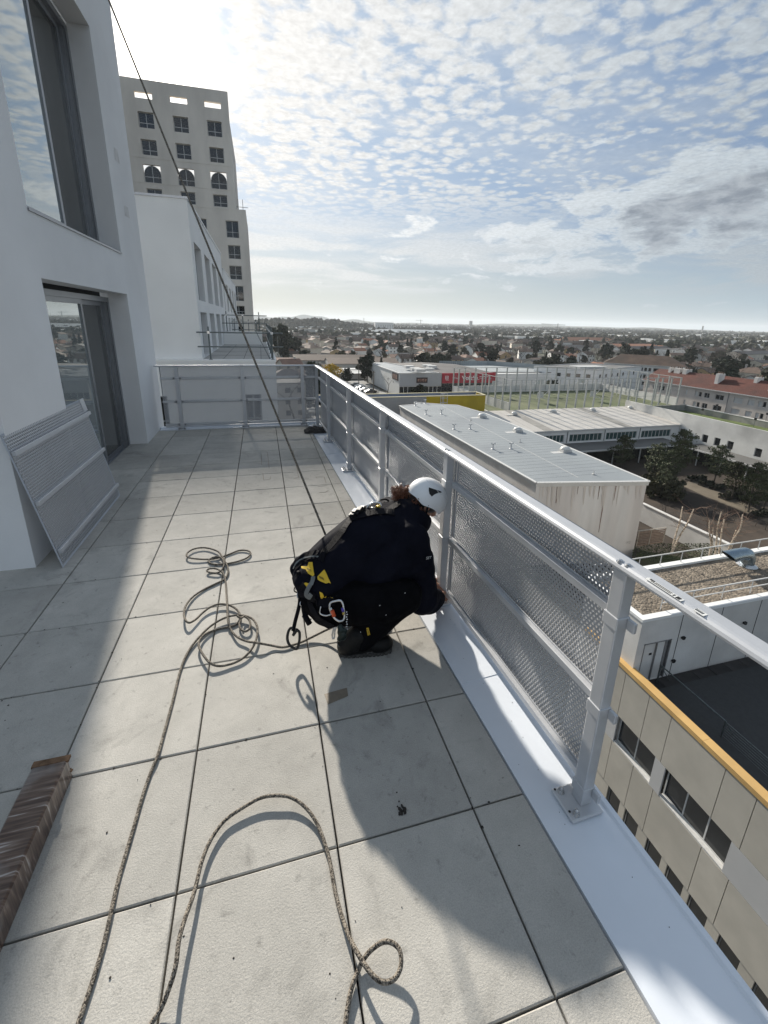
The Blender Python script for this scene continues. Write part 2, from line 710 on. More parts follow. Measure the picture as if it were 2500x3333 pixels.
full, _ = paver(0, .5, 0, .5)
for r in range(-5, 14):
    y0, y1 = r * .5, min(r * .5 + .5, YF - .055)
    if r * .5 > YF - .1:
        continue
    for c in range(-8, 1):
        x0, x1 = c * .5, c * .5 + .5
        if c == 0:
            me, ctr = paver(0, .2, y0, y1, edge_in)
        elif y1 - y0 < .499:
            me, ctr = paver(x0, x1, y0, y1)
        else:
            me, ctr = full, (x0 + .25, y0 + .25)
        if y0 >= 2.74 and x1 <= -2.26:
            continue
        if y0 >= 2.74 and x0 < -2.26:                     # cut against the wall foot (door threshold reaches -2.49)
            me, ctr = paver(-2.49, x1, y0, y1)
        if r * .5 < 2.74 < r * .5 + .5 and x1 <= -2.4:
            me, ctr = paver(x0, x1, y0, 2.77)
        o = ob('paver', me, terrace, (ctr[0], ctr[1], RNG.uniform(-.0012, .0012)))
        o.rotation_euler = (RNG.uniform(-.0012, .0012), RNG.uniform(-.0012, .0012), RNG.uniform(-.0015, .0015))

M_mem = mat('white_membrane', (.72, .76, .82), .30, 0, .03, 3, .05, 60, spec=.45, world=True)
fl = MB()
ys = [YB + (YF + .02 - YB) * k / 40 for k in range(41)]
for a, b in zip(ys[:-1], ys[1:]):
    prof = lambda y: [(edge_in(y), -.03), (edge_in(y) + .004, -.004), (edge_out(y) - .03, -.006), (edge_out(y) - .022, .003), (edge_out(y) - .004, .004), (edge_out(y), -.006), (edge_out(y), -.25)]
    pa, pb = prof(a), prof(b)
    for k in range(len(pa) - 1):
        fl.quad((pa[k][0], a, pa[k][1]), (pa[k + 1][0], a, pa[k + 1][1]), (pb[k + 1][0], b, pb[k + 1][1]), (pb[k][0], b, pb[k][1]))
part('edge_flashing', fl, M_mem, terrace, smooth=False)
sm = MB()
for y in (1.09, 3.15, 5.2):
    sm.bar((edge_in(y) + .003, y, -.0045), (edge_out(y) - .03, y + .02, -.0055), .07, .004)
part('membrane_lap', sm, M_mem, terrace)
ke = MB()
ke.box((-2.25, YF - .045, -.06), (edge_in(7) + .02, YF + .03, .012))
ke.box((-2.25, YF + .03, -.06), (edge_out(7), YF + .12, .03))
part('end_kerb', ke, M_mem, terrace)

# the building edge below the terrace
ub = MB()
ub.quad((edge_out(YB) - .005, YB, -.25), (edge_out(YF + .3) - .005, YF + .3, -.25), (edge_out(YF + .3) - .005, YF + .3, GZ), (edge_out(YB) - .005, YB, GZ))
ub.quad((-4.6, YF + .12, -.06), (edge_out(YF) - .005, YF + .12, -.06), (edge_out(YF) - .005, YF + .12, GZ), (-4.6, YF + .12, GZ))

# ------------------------------------------------------------------ near building: facade with door and big window
FX = -2.26
near_b = root('apartment_building', (FX, 2.775, 0), 'white rendered wall of the terrace building with sliding door and tall window at left', 'building')
wl = MB()
D0, D1 = 3.756 - 2.775, 6.187 - 2.775
wall_open(wl, (FX, 2.775), (0, 1), (1, 0), 7.34 - 2.775, -.06, 8.2, [(D0, D1, -.0601, 1.967), (3.745 - 2.775, 6.19 - 2.775, 2.437, 4.733)], .22)
wl.quad((FX, 2.775, -.06), (-6.0, 2.775, -.06), (-6.0, 2.775, 8.2), (FX, 2.775, 8.2))
wl.quad((FX, 7.34, GZ), (-6.0, 7.34, GZ), (-6.0, 7.34, 8.2), (FX, 7.34, 8.2))
wl.quad((FX, 2.775, 8.2), (-6.0, 2.775, 8.2), (-6.0, 7.34, 8.2), (FX, 7.34, 8.2))
wl.quad((FX - .02, 2.8, -.3), (FX - .02, 7.34, -.3), (FX - .02, 7.34, GZ), (FX - .02, 2.8, GZ))
part('wall', wl, M_white, near_b)
part('lower_wall', ub, M_white, near_b)
M_glass = mat('facade_glass', (.40, .44, .44), .012, .62, .04, 1, spec=.9)
M_glass2 = mat('curtained_glass', (.075, .078, .075), .10, 0, .15, 1.2, spec=.55)


def sliding(parent, y0, y1, z0, z1, ymid, name, x=-2.48):
    fr = MB()
    fw = .055
    fr.box((x - .10, y0, z0), (x, y0 + fw, z1))
    fr.box((x - .10, y1 - fw, z0), (x, y1, z1))
    fr.box((x - .10, y0 + fw, z1 - fw), (x, y1 - fw, z1))
    fr.box((x - .10, y0 + fw, z0), (x, y1 - fw, z0 + .03))
    for k in (1, 2):
        fr.box((x - .07, y1 - fw - .028 * k - .01, z0 + .03), (x - .004 * k - .008, y1 - fw - .028 * k + .008, z1 - fw))
    f = part(name, fr, M_frame, parent)
    s1 = MB()                                             # front sash: near half
    sw = .05
    a, b = y0 + fw, ymid + .03
    X0, X1 = x - .045, x - .012
    za, zb = z0 + .03, z1 - fw
    s1.box((X0, a, za), (X1, a + sw, zb))
    s1.box((X0, b - sw, za), (X1, b, zb))
    s1.box((X0, a + sw, za), (X1, b - sw, za + sw))
    s1.box((X0, a + sw, zb - sw), (X1, b - sw, zb))
    base = Vector(parent.location)
    o = ob('sash', s1.mesh('sash', M_frame), f, (0, 0, 0))
    g = MB()
    g.box((x - .034, a + sw, za + sw), (x - .026, b - sw, zb - sw))
    g1 = ob('pane', g.mesh('pane', M_glass), f, (0, 0, 0))
    s2 = MB()
    a, b = ymid - .03, y1 - fw - .07
    X0, X1 = x - .09, x - .052
    s2.box((X0, a, za), (X1, a + sw, zb))
    s2.box((X0, b - sw, za), (X1, b, zb))
    s2.box((X0, a + sw, za), (X1, b - sw, za + sw))
    s2.box((X0, a + sw, zb - sw), (X1, b - sw, zb))
    ob('sash', s2.mesh('sash', M_frame), f, (0, 0, 0))
    g = MB()
    g.box((x - .078, a + sw, za + sw), (x - .068, b - sw, zb - sw))
    ob('pane', g.mesh('pane', M_glass2), f, (0, 0, 0))
    return f


sliding(near_b, 3.756, 6.187, -.045, 1.92, 5.24, 'sliding_door')
sliding(near_b, 3.745, 6.19, 2.50, 4.70, 5.18, 'tall_window')
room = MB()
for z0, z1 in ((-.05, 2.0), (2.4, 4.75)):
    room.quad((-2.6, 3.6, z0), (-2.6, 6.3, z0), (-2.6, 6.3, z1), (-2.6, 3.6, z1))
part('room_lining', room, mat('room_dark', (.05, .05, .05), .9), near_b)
cill = MB()
cill.box((FX - .22, 3.745, 2.437), (FX + .012, 6.19, 2.455))
part('window_sill', cill, M_frame, near_b)
for (a, b, z, h) in ((6.50, 6.72, 3.55, .16), (6.62, 6.86, 2.95, .14)):
    pt_ = MB()
    pt_.add([(FX + .0022, a, z), (FX + .0022, b, z + .01), (FX + .0022, b - .02, z + h), (FX + .0022, a + .03, z + h * .9)], [(0, 1, 2, 3)])
    part('repair_patch', pt_, mat('grey_repair_patch', (.62, .61, .60), .9, 0, .15, 9, .3, 90, world=True), near_b)

# ------------------------------------------------------------------ guardrails
M_perf = mat('perforated_aluminium', (.44, .45, .47), .42, .40, .05, 4, spec=.5)


def perforated(w, h, pitch=.0182, dia=.0100, t=.0022, border=.012, n=6):
    """sheet in the XZ plane (X along, Z up, Y thickness), real holes on a staggered grid"""
    px, pz = pitch, pitch * .866
    nx, nz = int((w - 2 * border) / px), int((h - 2 * border) / pz)
    px, pz = (w - 2 * border) / (nx + .5), (h - 2 * border) / nz
    ang = np.array([pi / 6 + k * pi / 3 for k in range(6)])
    # hexagonal cells tile the field; the ring between hexagon and hole is the metal
    hx = px / 2 / cos(pi / 6) * np.cos(ang)
    hz = pz * (2 / 3) * np.sin(ang)
    ix, iz = np.meshgrid(np.arange(nx), np.arange(nz))
    cx = border + px * (ix + .5 + .5 * (iz % 2)).ravel()
    cz = border + pz * (iz + .5).ravel()
    m = len(cx)
    hxs, hzs = dia / 2 * np.cos(ang), dia / 2 * np.sin(ang)
    ox, oz = cx[:, None] + hx, cz[:, None] + hz
    ix_, iz_ = cx[:, None] + hxs, cz[:, None] + hzs
    V = np.zeros((m, 4, 6, 3))
    V[:, 0, :, 0], V[:, 0, :, 2] = ox, oz
    V[:, 1, :, 0], V[:, 1, :, 2] = ix_, iz_
    V[:, 2, :, 0], V[:, 2, :, 2], V[:, 2, :, 1] = ix_, iz_, t
    V[:, 3, :, 0], V[:, 3, :, 2], V[:, 3, :, 1] = ox, oz, t
    k = np.arange(6)
    j = (k + 1) % 6
    F = np.concatenate([np.stack([a * 6 + k, a * 6 + j, (a + 1) * 6 + j, (a + 1) * 6 + k], 1) for a in range(3)])
    F = (np.arange(m)[:, None, None] * 24 + F[None]).reshape(-1, 4)
    V = V.reshape(-1, 3)
    # plain border
    e = border + px * .15
    bx = [(0, 0, 0), (w, 0, 0), (w, 0, h), (0, 0, h)]
    extra = []
    for (x0, x1, z0, z1) in ((0, w, 0, border + pz * .1), (0, w, h - border - pz * .1, h), (0, e, border, h - border), (w - e, w, border, h - border)):
        extra += [(x0, -.0004, z0), (x1, -.0004, z0), (x1, -.0004, z1), (x0, -.0004, z1), (x0, t + .0004, z0), (x1, t + .0004, z0), (x1, t + .0004, z1), (x0, t + .0004, z1)]
    o = len(V)
    EF = []
    for b in range(4):
        q = o + b * 8
        EF += [(q, q + 1, q + 2, q + 3), (q + 4, q + 5, q + 6, q + 7), (q, q + 1, q + 5, q + 4), (q + 3, q + 2, q + 6, q + 7), (q, q + 3, q + 7, q + 4), (q + 1, q + 2, q + 6, q + 5)]
    V = np.concatenate([V, np.array(extra)])
    F = np.concatenate([F, np.array(EF)])
    me = bpy.data.meshes.new('perforated_panel')
    me.vertices.add(len(V))
    me.vertices.foreach_set('co', V.ravel())
    me.loops.add(len(F) * 4)
    me.loops.foreach_set('vertex_index', F.ravel().astype(np.int32))
    me.polygons.add(len(F))
    me.polygons.foreach_set('loop_start', np.arange(len(F), dtype=np.int32) * 4)
    me.polygons.foreach_set('loop_total', np.full(len(F), 4, dtype=np.int32))
    me.materials.append(M_perf)
    me.update(calc_edges=True)
    return me


HR = 1.004                                                  # handrail top


def post_meshes():
    """post, base plate and clamps in a local frame: X along the rail, -Y towards the terrace"""
    p = MB()
    p.box((-.026, -.022, .012), (.026, .022, HR - .027))
    pm = bevel_mesh(p.mesh('post', M_alu_light), .004, 2)
    b = MB()
    b.box((-.062, -.085, -.002), (.062, .050, .012))
    bm_ = bevel_mesh(b.mesh('base_plate', M_alu_light), .005, 2)
    k = MB()
    k.box((-.030, -.026, 0), (.030, .026, .045))
    k.box((.030, .012, .004), (.060, .026, .041))
    k.box((-.060, .012, .004), (-.030, .026, .041))
    km = bevel_mesh(k.mesh('clamp', M_alu_light), .003, 2)
    s = MB()
    s.lathe((0, 0, 0), [(.014, 0), (.014, .003), (.0095, .003), (.0095, .012), (.0065, .012), (.0065, .021), (.003, .024)], 10)
    sm_ = s.mesh('bolt', M_steel)
    d = MB()
    d.lathe((0, 0, 0), [(.0045, 0), (.0045, .0008)], 10)
    dm = d.mesh('hole', M_black)
    return pm, bm_, km, sm_, dm


PM = post_meshes()
ROUGH = random.Random(3)


def guardrail(name, label, posts, direction, inward, panels, ends, open_first=False):
    """posts: points (x,y); direction/inward: unit vectors; panels: (from,to) along direction; ends: handrail ends"""
    d, n = Vector((*direction, 0)), Vector((*inward, 0))
    org = Vector((posts[0][0], posts[0][1], 0))
    r = root(name, org, label, 'guardrail')
    R = Matrix(((d.x, -n.x, 0), (d.y, -n.y, 0), (0, 0, 1))).to_4x4()

    def put(nm, me, p, par=None):
        o = bpy.data.objects.new(nm, me)
        C.objects.link(o)
        o.parent = par or r
        o.matrix_local = (Matrix.Translation(p) @ R) if par is None else Matrix.Translation(p)
        return o
    al = [(Vector((q[0], q[1], 0)) - org).dot(d) for q in posts]
    for q in al:
        pst = put('post', PM[0], d * q)
        put('base_plate', PM[1], Vector((0, 0, 0)), pst)
        for z in (.050, .415, .775):
            put('clamp', PM[2], Vector((0, 0, z)), pst)
        for (a, b) in ((-.042, -.06), (.042, -.06)):
            put('bolt', PM[3], Vector((a, b + .004, .012)), pst)
        for (a, b) in ((-.042, -.072), (.042, -.072), (0, .04)):
            put('hole', PM[4], Vector((a + .014, b, .0122)), pst)
    for a, b in zip(al[:-1], al[1:]):
        if a < 0.001 and open_first:
            continue
        for z in (.058, .424, .784):
            rail = MB()
            rail.box((a + .036, .012, z), (b - .036, .0345, z + .030))
            rail.box((a + .036, .0347, z - .008), (b - .036, .0375, z + .038))
            put('cross_rail', bevel_mesh(rail.mesh('cross_rail', M_alu_light), .002, 1), Vector((0, 0, 0)))
    h = MB()                                               # ribbed handrail section swept along the top
    a, b = ends
    prof = [(-.024, HR - .026), (-.030, HR - .021), (-.031, HR - .015), (-.027, HR - .007), (-.019, HR - .002), (-.009, HR), (-.005, HR - .001), (-.003, HR - .005), (.036, HR - .006), (.038, HR - .009), (.038, HR - .022), (.032, HR - .026)]
    m = len(prof)
    vs = [(x, y, z) for x in (a, b) for (y, z) in prof]
    fs = [(k, (k + 1) % m, m + (k + 1) % m, m + k) for k in range(m)] + [tuple(range(m))[::-1], tuple(range(m, 2 * m))]
    h.add(vs, fs)
    hr = put('handrail', h.mesh('handrail', M_alu_light), Vector((0, 0, 0)))
    for q in al:
        for (bx_, by_) in ((q + .012, -.014), (q - .016, -.010)):
            cb_ = put('cap_bolt', PM[3], Vector((bx_, by_, HR - .003)), hr)
            cb_.scale = (1, 1, .30)
    cache = {}
    for (a, b) in panels:
        w = b - a
        key = round(w, 1)
        if key not in cache:
            cache[key] = (perforated(w, .95), w)
        me, w0 = cache[key]
        o = put('perforated_panel', me, d * a + Vector((0, 0, .022)) - n * .040)
        o.scale.x *= w / w0
    return r, put, al


# along the terrace edge: posts measured from the near one to the corner
sx0, sx1 = Vector((.400, .42)), Vector((.196, 6.92))
dv = (sx1 - sx0)
dl = dv.length
dv.normalize()
side_pos = [0.0, 1.31, 2.67, 4.03, 5.40, dl]
pts = [sx0 + dv * a for a in side_pos]
pts = [sx0 - dv * 1.42] + pts
inward = (-dv.y, dv.x)
sg, put_s, al = guardrail('edge_guardrail', 'long aluminium guardrail with perforated infill along the right edge of the terrace', pts, dv, inward,
                          [], (-.1, 1.42 + dl + .05), True)
pc = {}
for a, b in zip(al[1:-1], al[2:]):
    w = b - a - .012
    key = 'long' if w > 1.2 else 'short'
    if 'long' not in pc:
        pc['long'] = (perforated(1.33, .965), 1.33)
    me, w0 = pc['long']
    o = put_s('perforated_panel', me, dv.to_3d() * (a + .006) + Vector((0, 0, .022)) - Vector((*inward, 0)) * .056)
    o.scale.x *= w / w0
# stickers on the handrail by the near post
st = MB()
st.box((0, -.008, 0), (.115, .007, .0012))
hrail = [o for o in sg.children if o.name.startswith('handrail')][0]
M_stick = mat('paper_sticker', (.72, .72, .70), .5)
M_ink = mat('black_ink', (.015, .015, .016), .6)
s1 = put_s('sticker', st.mesh('sticker', M_stick), Vector((1.42 - .09 - .115, -.015, HR - .0004)), hrail)
st2 = MB()
st2.box((0, -.009, 0), (.028, .008, .0012))
put_s('sticker', st2.mesh('sticker', M_stick), Vector((1.42 - .27, -.015, HR - .0004)), hrail)
ik = MB()
for a, b, c, d_ in ((.006, .018, -.007, .005), (.024, .028, -.006, .004), (.034, .088, .001, .004), (.034, .100, -.005, -.002), (.092, .108, .0, .006)):
    ik.box((a, c, .0012), (b, d_, .0017))
for k in range(5):
    ik.box((-.058 + k * .0045, -.005, .0012), (-.056 + k * .0045, .005, .0017))
put_s('sticker_print', ik.mesh('sticker_print', M_ink), Vector((1.42 - .09 - .115, -.015, HR - .0004)), hrail)['kind'] = 'stuff'

# across the far end
ex = [(-2.19, 7.0), (-1.93, 7.0), (-.97, 7.0), (-.03, 7.0)]
eg, put_e, ale = guardrail('end_guardrail', 'short aluminium guardrail with perforated infill across the far end of the terrace', ex[1:], (1, 0), (0, -1), [], (-.30, 2.12))
for a, b in ((-.24, .954), (.966, 1.894), (1.906, 2.12)):
    me = perforated(b - a, .965, .0162, .0112)
    put_e('perforated_panel', me, Vector((a, 0, .022)) + Vector((0, .040, 0)))
for z in (.058, .424, .784):
    for a, b in ((-.24, -.036), (1.936, 2.11)):
        ext = MB()
        ext.box((a, .012, z), (b, .036, z + .03))
        put_e('cross_rail', ext.mesh('cross_rail', M_alu_light), Vector((0, 0, 0)))

# ------------------------------------------------------------------ spare panel leaning on the wall
lp = root('perforated_panel', (-2.08, 2.727, 0), 'loose perforated aluminium panel leaning against the white wall by the sliding door', 'panel')
h = sqrt(.19 ** 2 + .975 ** 2)
lean = math.atan2(.185, .975)
R = Matrix.Rotation(radians(90), 4, 'Z')
RL = Matrix.Rotation(-lean, 4, 'Y')                        # top tips towards the wall (-X)
sheet = bpy.data.objects.new('sheet', perforated(1.40, h - .01, .0235, .0120))
C.objects.link(sheet)
sheet.parent = lp
sheet.matrix_local = RL @ R
for z in (.10, .47, .83):
    o = MB()
    o.box((.02, -.026, z), (1.412, -.0010, z + .030))
    o.box((.02, -.004, z - .014), (1.412, -.0012, z))
    q = bpy.data.objects.new('rail', bevel_mesh(o.mesh('rail', M_alu_light), .002, 1))
    C.objects.link(q)
    q.parent = lp
    q.matrix_local = RL @ R
o = MB()
o.box((1.335, -.0045, .87), (1.425, -.0012, .985))
q = bpy.data.objects.new('bracket', o.mesh('bracket', M_alu_light))
C.objects.link(q)
q.parent = lp
q.matrix_local = RL @ R
# ================================================================== ground and neighbouring buildings
M_ground = mat('town_ground', (.050, .046, .038), .95, 0, .45, .035, .3, .6, tint=(.036, .042, .022), world=True, detail=8)
g = MB()
n = 64
ring = [(14000 * cos(2 * pi * k / n), 14000 * sin(2 * pi * k / n), GZ) for k in range(n)]
g.add(ring, [tuple(range(n))])
tag(ob('ground', g.mesh('ground', M_ground)), kind='structure')

M_win_dark = glass_mat('window_glass_dark', (.018, .021, .024), .06)
M_win_green = glass_mat('window_glass_green', (.035, .075, .075), .12)
M_frame_w = mat('white_window_frame', (.55, .55, .54), .5)
M_frame_g = mat('grey_window_frame', (.22, .22, .22), .5)
M_conc = mat('fair_faced_concrete', (.66, .65, .63), .85, 0, .12, .5, .3, 20, world=True, tint=(.57, .55, .52))
M_tower = mat('aged_tower_render', (.70, .65, .585), .9, 0, .14, .35, .4, 8, world=True, tint=(.58, .535, .485), stretch=(1, 1, .35))
M_white2 = mat('bright_render', (.80, .80, .79), .85, 0, .06, .4, .2, 30, world=True)
M_pole = mat('galvanised_tube', (.16, .18, .18), .45, .7, .3, 6)
M_deck = mat('pale_terrace_paving', (.42, .41, .39), .85, 0, .08, 1.2, .2, 30, world=True)
M_seam = mat('dark_joint', (.05, .05, .05), .9)

# ------------------------------------------------------------------ second and third blocks of the white development
B2Y, B2X = 19.2, -2.96
b2 = root('apartment_building', (B2X, B2Y, GZ), 'second white block with four tall recessed openings per floor and its own terrace', 'building')
w2 = MB()
ops = []
for k in range(4):
    a = .80 + k * 3.62
    ops += [(a, a + 2.35, .10, 1.93), (a, a + 2.35, 2.39, 4.55)]
wall_open(w2, (B2X, B2Y), (0, 1), (1, 0), 15.4, .10, 5.85, ops, .34)
W8 = 8.0
wall_open(w2, (-9, B2Y), (1, 0), (0, -1), 9 + B2X, .10, 5.85, [], .2)
w2.quad((-9, B2Y, 5.85), (B2X, B2Y, 5.85), (B2X, B2Y + 15.4, 5.85), (-9, B2Y + 15.4, 5.85))
w2.quad((B2X, B2Y + 15.4, .1), (-9, B2Y + 15.4, .1), (-9, B2Y + 15.4, 5.85), (B2X, B2Y + 15.4, 5.85))
part('wall', w2, M_white2, b2)
cp = MB()
cp.box((B2X - .3, B2Y - .03, 5.85), (B2X + .03, B2Y + 15.43, 5.93))
cp.box((-9, B2Y - .03, 5.85), (B2X - .3, B2Y + .27, 5.93))
part('parapet_coping', cp, M_alu, b2)
for (a, b, c, e) in ops:
    add_window(b2, (B2X, B2Y + a, c), (0, 1), (1, 0), b - a, e - c, .30, M_frame, M_win_dark, 2, 1, .07)
z7 = lambda a, b: (450 + a * .42194, 1150 + b * .42194)
lo = MB()
lops = []
for (x0, y0, x1, y1) in ((815, 205, 960, 335), (825, 395, 962, 540), (420, 205, 560, 330), (430, 395, 570, 540)):
    p, q = at_y(*z7(x0, y0), B2Y - .3), at_y(*z7(x1, y1), B2Y - .3)
    lops.append((p.x + 9, q.x + 9, q.z, p.z))
lops.sort()
a1, a2 = lops[2][0], lops[2][1]
lops = [(a1, a2, -3.4, -1.3), (a1, a2, -6.6, -4.2), (a1 - 3.6, a2 - 3.6, -3.4, -1.3), (a1 - 3.6, a2 - 3.6, -6.6, -4.2), (a1, a2, -10, -7.6)]
wall_open(lo, (-9, B2Y - .3), (1, 0), (0, -1), 9 - .12, GZ, .02, lops, .3)
lo.quad((-.12, B2Y - .3, GZ), (-.12, 35, GZ), (-.12, 35, .02), (-.12, B2Y - .3, .02))
part('lower_wall', lo, M_white2, b2)
for (a, b, c, e) in lops:
    add_window(b2, (-9 + a, B2Y - .3, c), (1, 0), (0, -1), b - a, e - c, .25, M_frame, M_win_dark, 2, 2, .07)
dk = MB()
dk.box((B2X, B2Y - .02, -.2), (-.30, 34.6, .10))
part('terrace_deck', dk, M_deck, b2)
kb = MB()
kb.box((-9, B2Y - .33, .0201), (-.10, B2Y - .02, .115))
kb.box((-.30, B2Y - .02, .0201), (-.08, 34.6, .13))
kb.box((B2X, 31.0, .1001), (-.55, 31.3, .92))
part('terrace_kerb', kb, M_white2, b2)
jn = MB()
for y in (21.5, 24, 27):
    jn.box((B2X, y, .1003), (-.31, y + .03, .103))
for x in (-2.2, -1.4, -.7):
    jn.box((x, B2Y, .1002), (x + .02, 31, .1026))
part('paving_joints', jn, M_seam, b2, kind='stuff')

b3 = root('apartment_building', (-2.95, 34.8, GZ), 'third white block behind the scaffold rails, in front of the grey tower', 'building')
w3 = MB()
ops3 = []
for k in range(4):
    a = 1.6 + k * 3.9
    ops3 += [(a, a + 2.3, .4, 1.75), (a, a + 2.3, 2.2, 4.1)]
wall_open(w3, (-2.9, 34.8), (0, 1), (1, 0), 17.0, GZ, 4.95, ops3, .34)
w3.quad((-2.9, 34.8, GZ), (-9, 34.8, GZ), (-9, 34.8, 4.95), (-2.9, 34.8, 4.95))
w3.quad((-2.9, 34.8, 4.95), (-9, 34.8, 4.95), (-9, 51.8, 4.95), (-2.9, 51.8, 4.95))
part('wall', w3, M_white2, b3)
c3 = MB()
c3.box((-3.2, 34.77, 4.95), (-2.87, 51.8, 5.03))
part('parapet_coping', c3, M_alu, b3)
for (a, b, c, e) in ops3:
    add_window(b3, (-2.9, 34.8 + a, c), (0, 1), (1, 0), b - a, e - c, .30, M_frame, M_win_dark, 2, 1, .07)
b3d = MB()
b3d.box((-2.9, 34.62, GZ), (-.9, 52, .35))
part('terrace_deck', b3d, M_deck, b3)


def scaffold(name, label, runs, h=1.05, over=.5):
    r = root(name, Vector(runs[0][0]), label, 'scaffold rail', 'scaffold tube guardrails on the far terraces')
    for (a, b, npost) in runs:
        a, b = Vector(a), Vector(b)
        d = (b - a)
        for k in range(npost):
            p = a + d * (k / max(1, npost - 1))
            m = MB()
            m.cyl(p, p + Vector((0, 0, h + .22)), .030, 8)
            m.box((p.x - .07, p.y - .07, p.z), (p.x + .07, p.y + .07, p.z + .012))
            part('post', m, M_pole, r)
            m = MB()
            m.box((p.x - .05, p.y - .05, p.z + h - .05), (p.x + .05, p.y + .05, p.z + h + .05))
            part('coupler', m, M_steel, r)
        u = d.normalized()
        for z in (.50, h):
            m = MB()
            off = Vector((-u.y, u.x, 0)) * .05
            m.cyl(a - u * over + off + Vector((0, 0, z)), b + u * over + off + Vector((0, 0, z)), .026, 8)
            part('ledger', m, M_pole, r)
    return r


scaffold('scaffold_rail', 'front scaffold tube rail across the second terrace with ends jutting out to the right', [((-2.62, 18.95, .115), (-.22, 18.95, .115), 2)], 1.05, .45)
scaffold('scaffold_rail', 'long scaffold tube rail running along the right edge of the second terrace', [((-.24, 19.6, .13), (-.24, 30.6, .13), 5)], 1.05, .3)
scaffold('scaffold_rail', 'rear scaffold tube rail on the low white wall near the tower', [((-2.7, 31.1, .92), (-.7, 31.1, .92), 3)], 1.0, .5)
scaffold('scaffold_rail', 'farthest scaffold tube rail on the third terrace below the tower', [((-2.7, 40, .35), (-1.0, 40, .35), 4), ((-1.0, 40.4, .35), (-1.0, 51, .35), 4)], 1.1, .4)
br = MB()
br.cyl((-.34, 19.3, .14), (-.9, 24.5, 1.15), .026, 8)
tag(ob('scaffold_brace', br.mesh('scaffold_brace', M_pole)), 'slanting scaffold tube lying across the right side of the second terrace', 'scaffold tube')

# ------------------------------------------------------------------ tower
TY = 70.0
tw = root('tower_block', (-8, TY, GZ), 'tall beige tower with rows of windows, three arched, below the sun', 'building')
z1 = lambda a, b: (a * .5425, b * .5425)
z2 = lambda a, b: (400 + a * .5425, 500 + b * .5425)
TX0, TX1, TX2 = -21.0, -2.90, -1.62
TTOP, TROOF, TSTEP = 29.05, 25.95, 15.82


def trect(x0, y0, x1, y1, zf):
    p, q = at_y(*zf(x0, y0), TY), at_y(*zf(x1, y1), TY)
    return [min(p.x, q.x), max(p.x, q.x), min(p.z, q.z), max(p.z, q.z)]


rows = {}
cols_x = [trect(1258, 722, 1318, 822, z1)[:2], trect(1055, 695, 1115, 795, z1)[:2], trect(846, 668, 907, 770, z1)[:2]]
cx = [(a + b) / 2 for a, b in cols_x]
step = ((cx[0] - cx[1]) + (cx[1] - cx[2])) / 2
cols = [cx[0] - step * k for k in range(5)]
zr = [trect(1258, 722, 1318, 822, z1)[2:], trect(1270, 882, 1330, 978, z1)[2:], trect(1280, 1028, 1350, 1137, z1)[2:], trect(1287, 1166, 1355, 1243, z1)[2:]]
top_holes, wins = [], []
th = trect(1247, 607, 1307, 652, z1)
for c in cols:
    top_holes.append((c - 1.0, c + .95, th[2], th[3]))
    for i, (a, b) in enumerate(zr):
        hw = .88 if i != 2 else 1.0
        wins.append((c - hw, c + hw, a, b, i == 2))
lowr = [(1367, 1323, 1422, 1428, z1), (1377, 1470, 1436, 1555, z1), (647, 672, 707, 757, z2), (660, 793, 718, 885, z2), (668, 912, 724, 965, z2), (655, 1035, 728, 1078, z2)]
for (x0, y0, x1, y1, zf) in lowr:
    a, b, c, e = trect(x0, y0, x1, y1, zf)
    m = (a + b) / 2
    w = 1.62
    wins.append((m - w / 2, m + w / 2, c, e, False))
    wins.append((m - step * 1.02 - w / 2, m - step * 1.02 + w / 2, c, e, False))
    wins.append((m - step * 2.04 - w / 2, m - step * 2.04 + w / 2, c, e, False))
tm = MB()
up_w = [w for w in wins if w[2] > TSTEP]
lo_w = [w for w in wins if w[3] < TSTEP]
wins = up_w + lo_w
wall_open(tm, (TX0, TY), (1, 0), (0, -1), TX1 - TX0, TSTEP, TROOF, [(a - TX0, b - TX0, c, e) for (a, b, c, e, _) in up_w], .38)
wall_open(tm, (TX0, TY), (1, 0), (0, -1), TX2 - TX0, GZ, TSTEP, [(a - TX0, b - TX0, c, e) for (a, b, c, e, _) in lo_w], .38)
wall_open(tm, (TX0, TY), (1, 0), (0, -1), TX1 - TX0, TROOF, TTOP, [(a - TX0, b - TX0, c, e) for a, b, c, e in top_holes], .42)
tm.quad((TX1, TY, GZ), (TX1, TY + 16, GZ), (TX1, TY + 16, TROOF), (TX1, TY, TROOF))
tm.quad((TX1, TY, TROOF), (TX1, TY + .42, TROOF), (TX1, TY + .42, TTOP), (TX1, TY, TTOP))
tm.quad((TX0, TY + .42, TROOF), (TX1, TY + .42, TROOF), (TX1, TY + 16, TROOF), (TX0, TY + 16, TROOF))
tm.quad((TX0, TY, TTOP), (TX1, TY, TTOP), (TX1, TY + .42, TTOP), (TX0, TY + .42, TTOP))
pw = [(a - TX0, b - TX0, c, e) for a, b, c, e in top_holes]
us = sorted({0.0, TX1 - TX0} | {q for o_ in pw for q in o_[:2]})
for i in range(len(us) - 1):                                # inner face of the pierced parapet
    m_ = (us[i] + us[i + 1]) / 2
    hit = [o_ for o_ in pw if o_[0] < m_ < o_[1]]
    for (za, zb) in ([(TROOF, TTOP)] if not hit else [(TROOF, hit[0][2]), (hit[0][3], TTOP)]):
        tm.quad((TX0 + us[i], TY + .42, za), (TX0 + us[i + 1], TY + .42, za), (TX0 + us[i + 1], TY + .42, zb), (TX0 + us[i], TY + .42, zb))
part('wall', tm, M_tower, tw)
sb = MB()
sb.quad((TX2, TY, GZ), (TX2, TY + 14, GZ), (TX2, TY + 14, TSTEP), (TX2, TY, TSTEP))
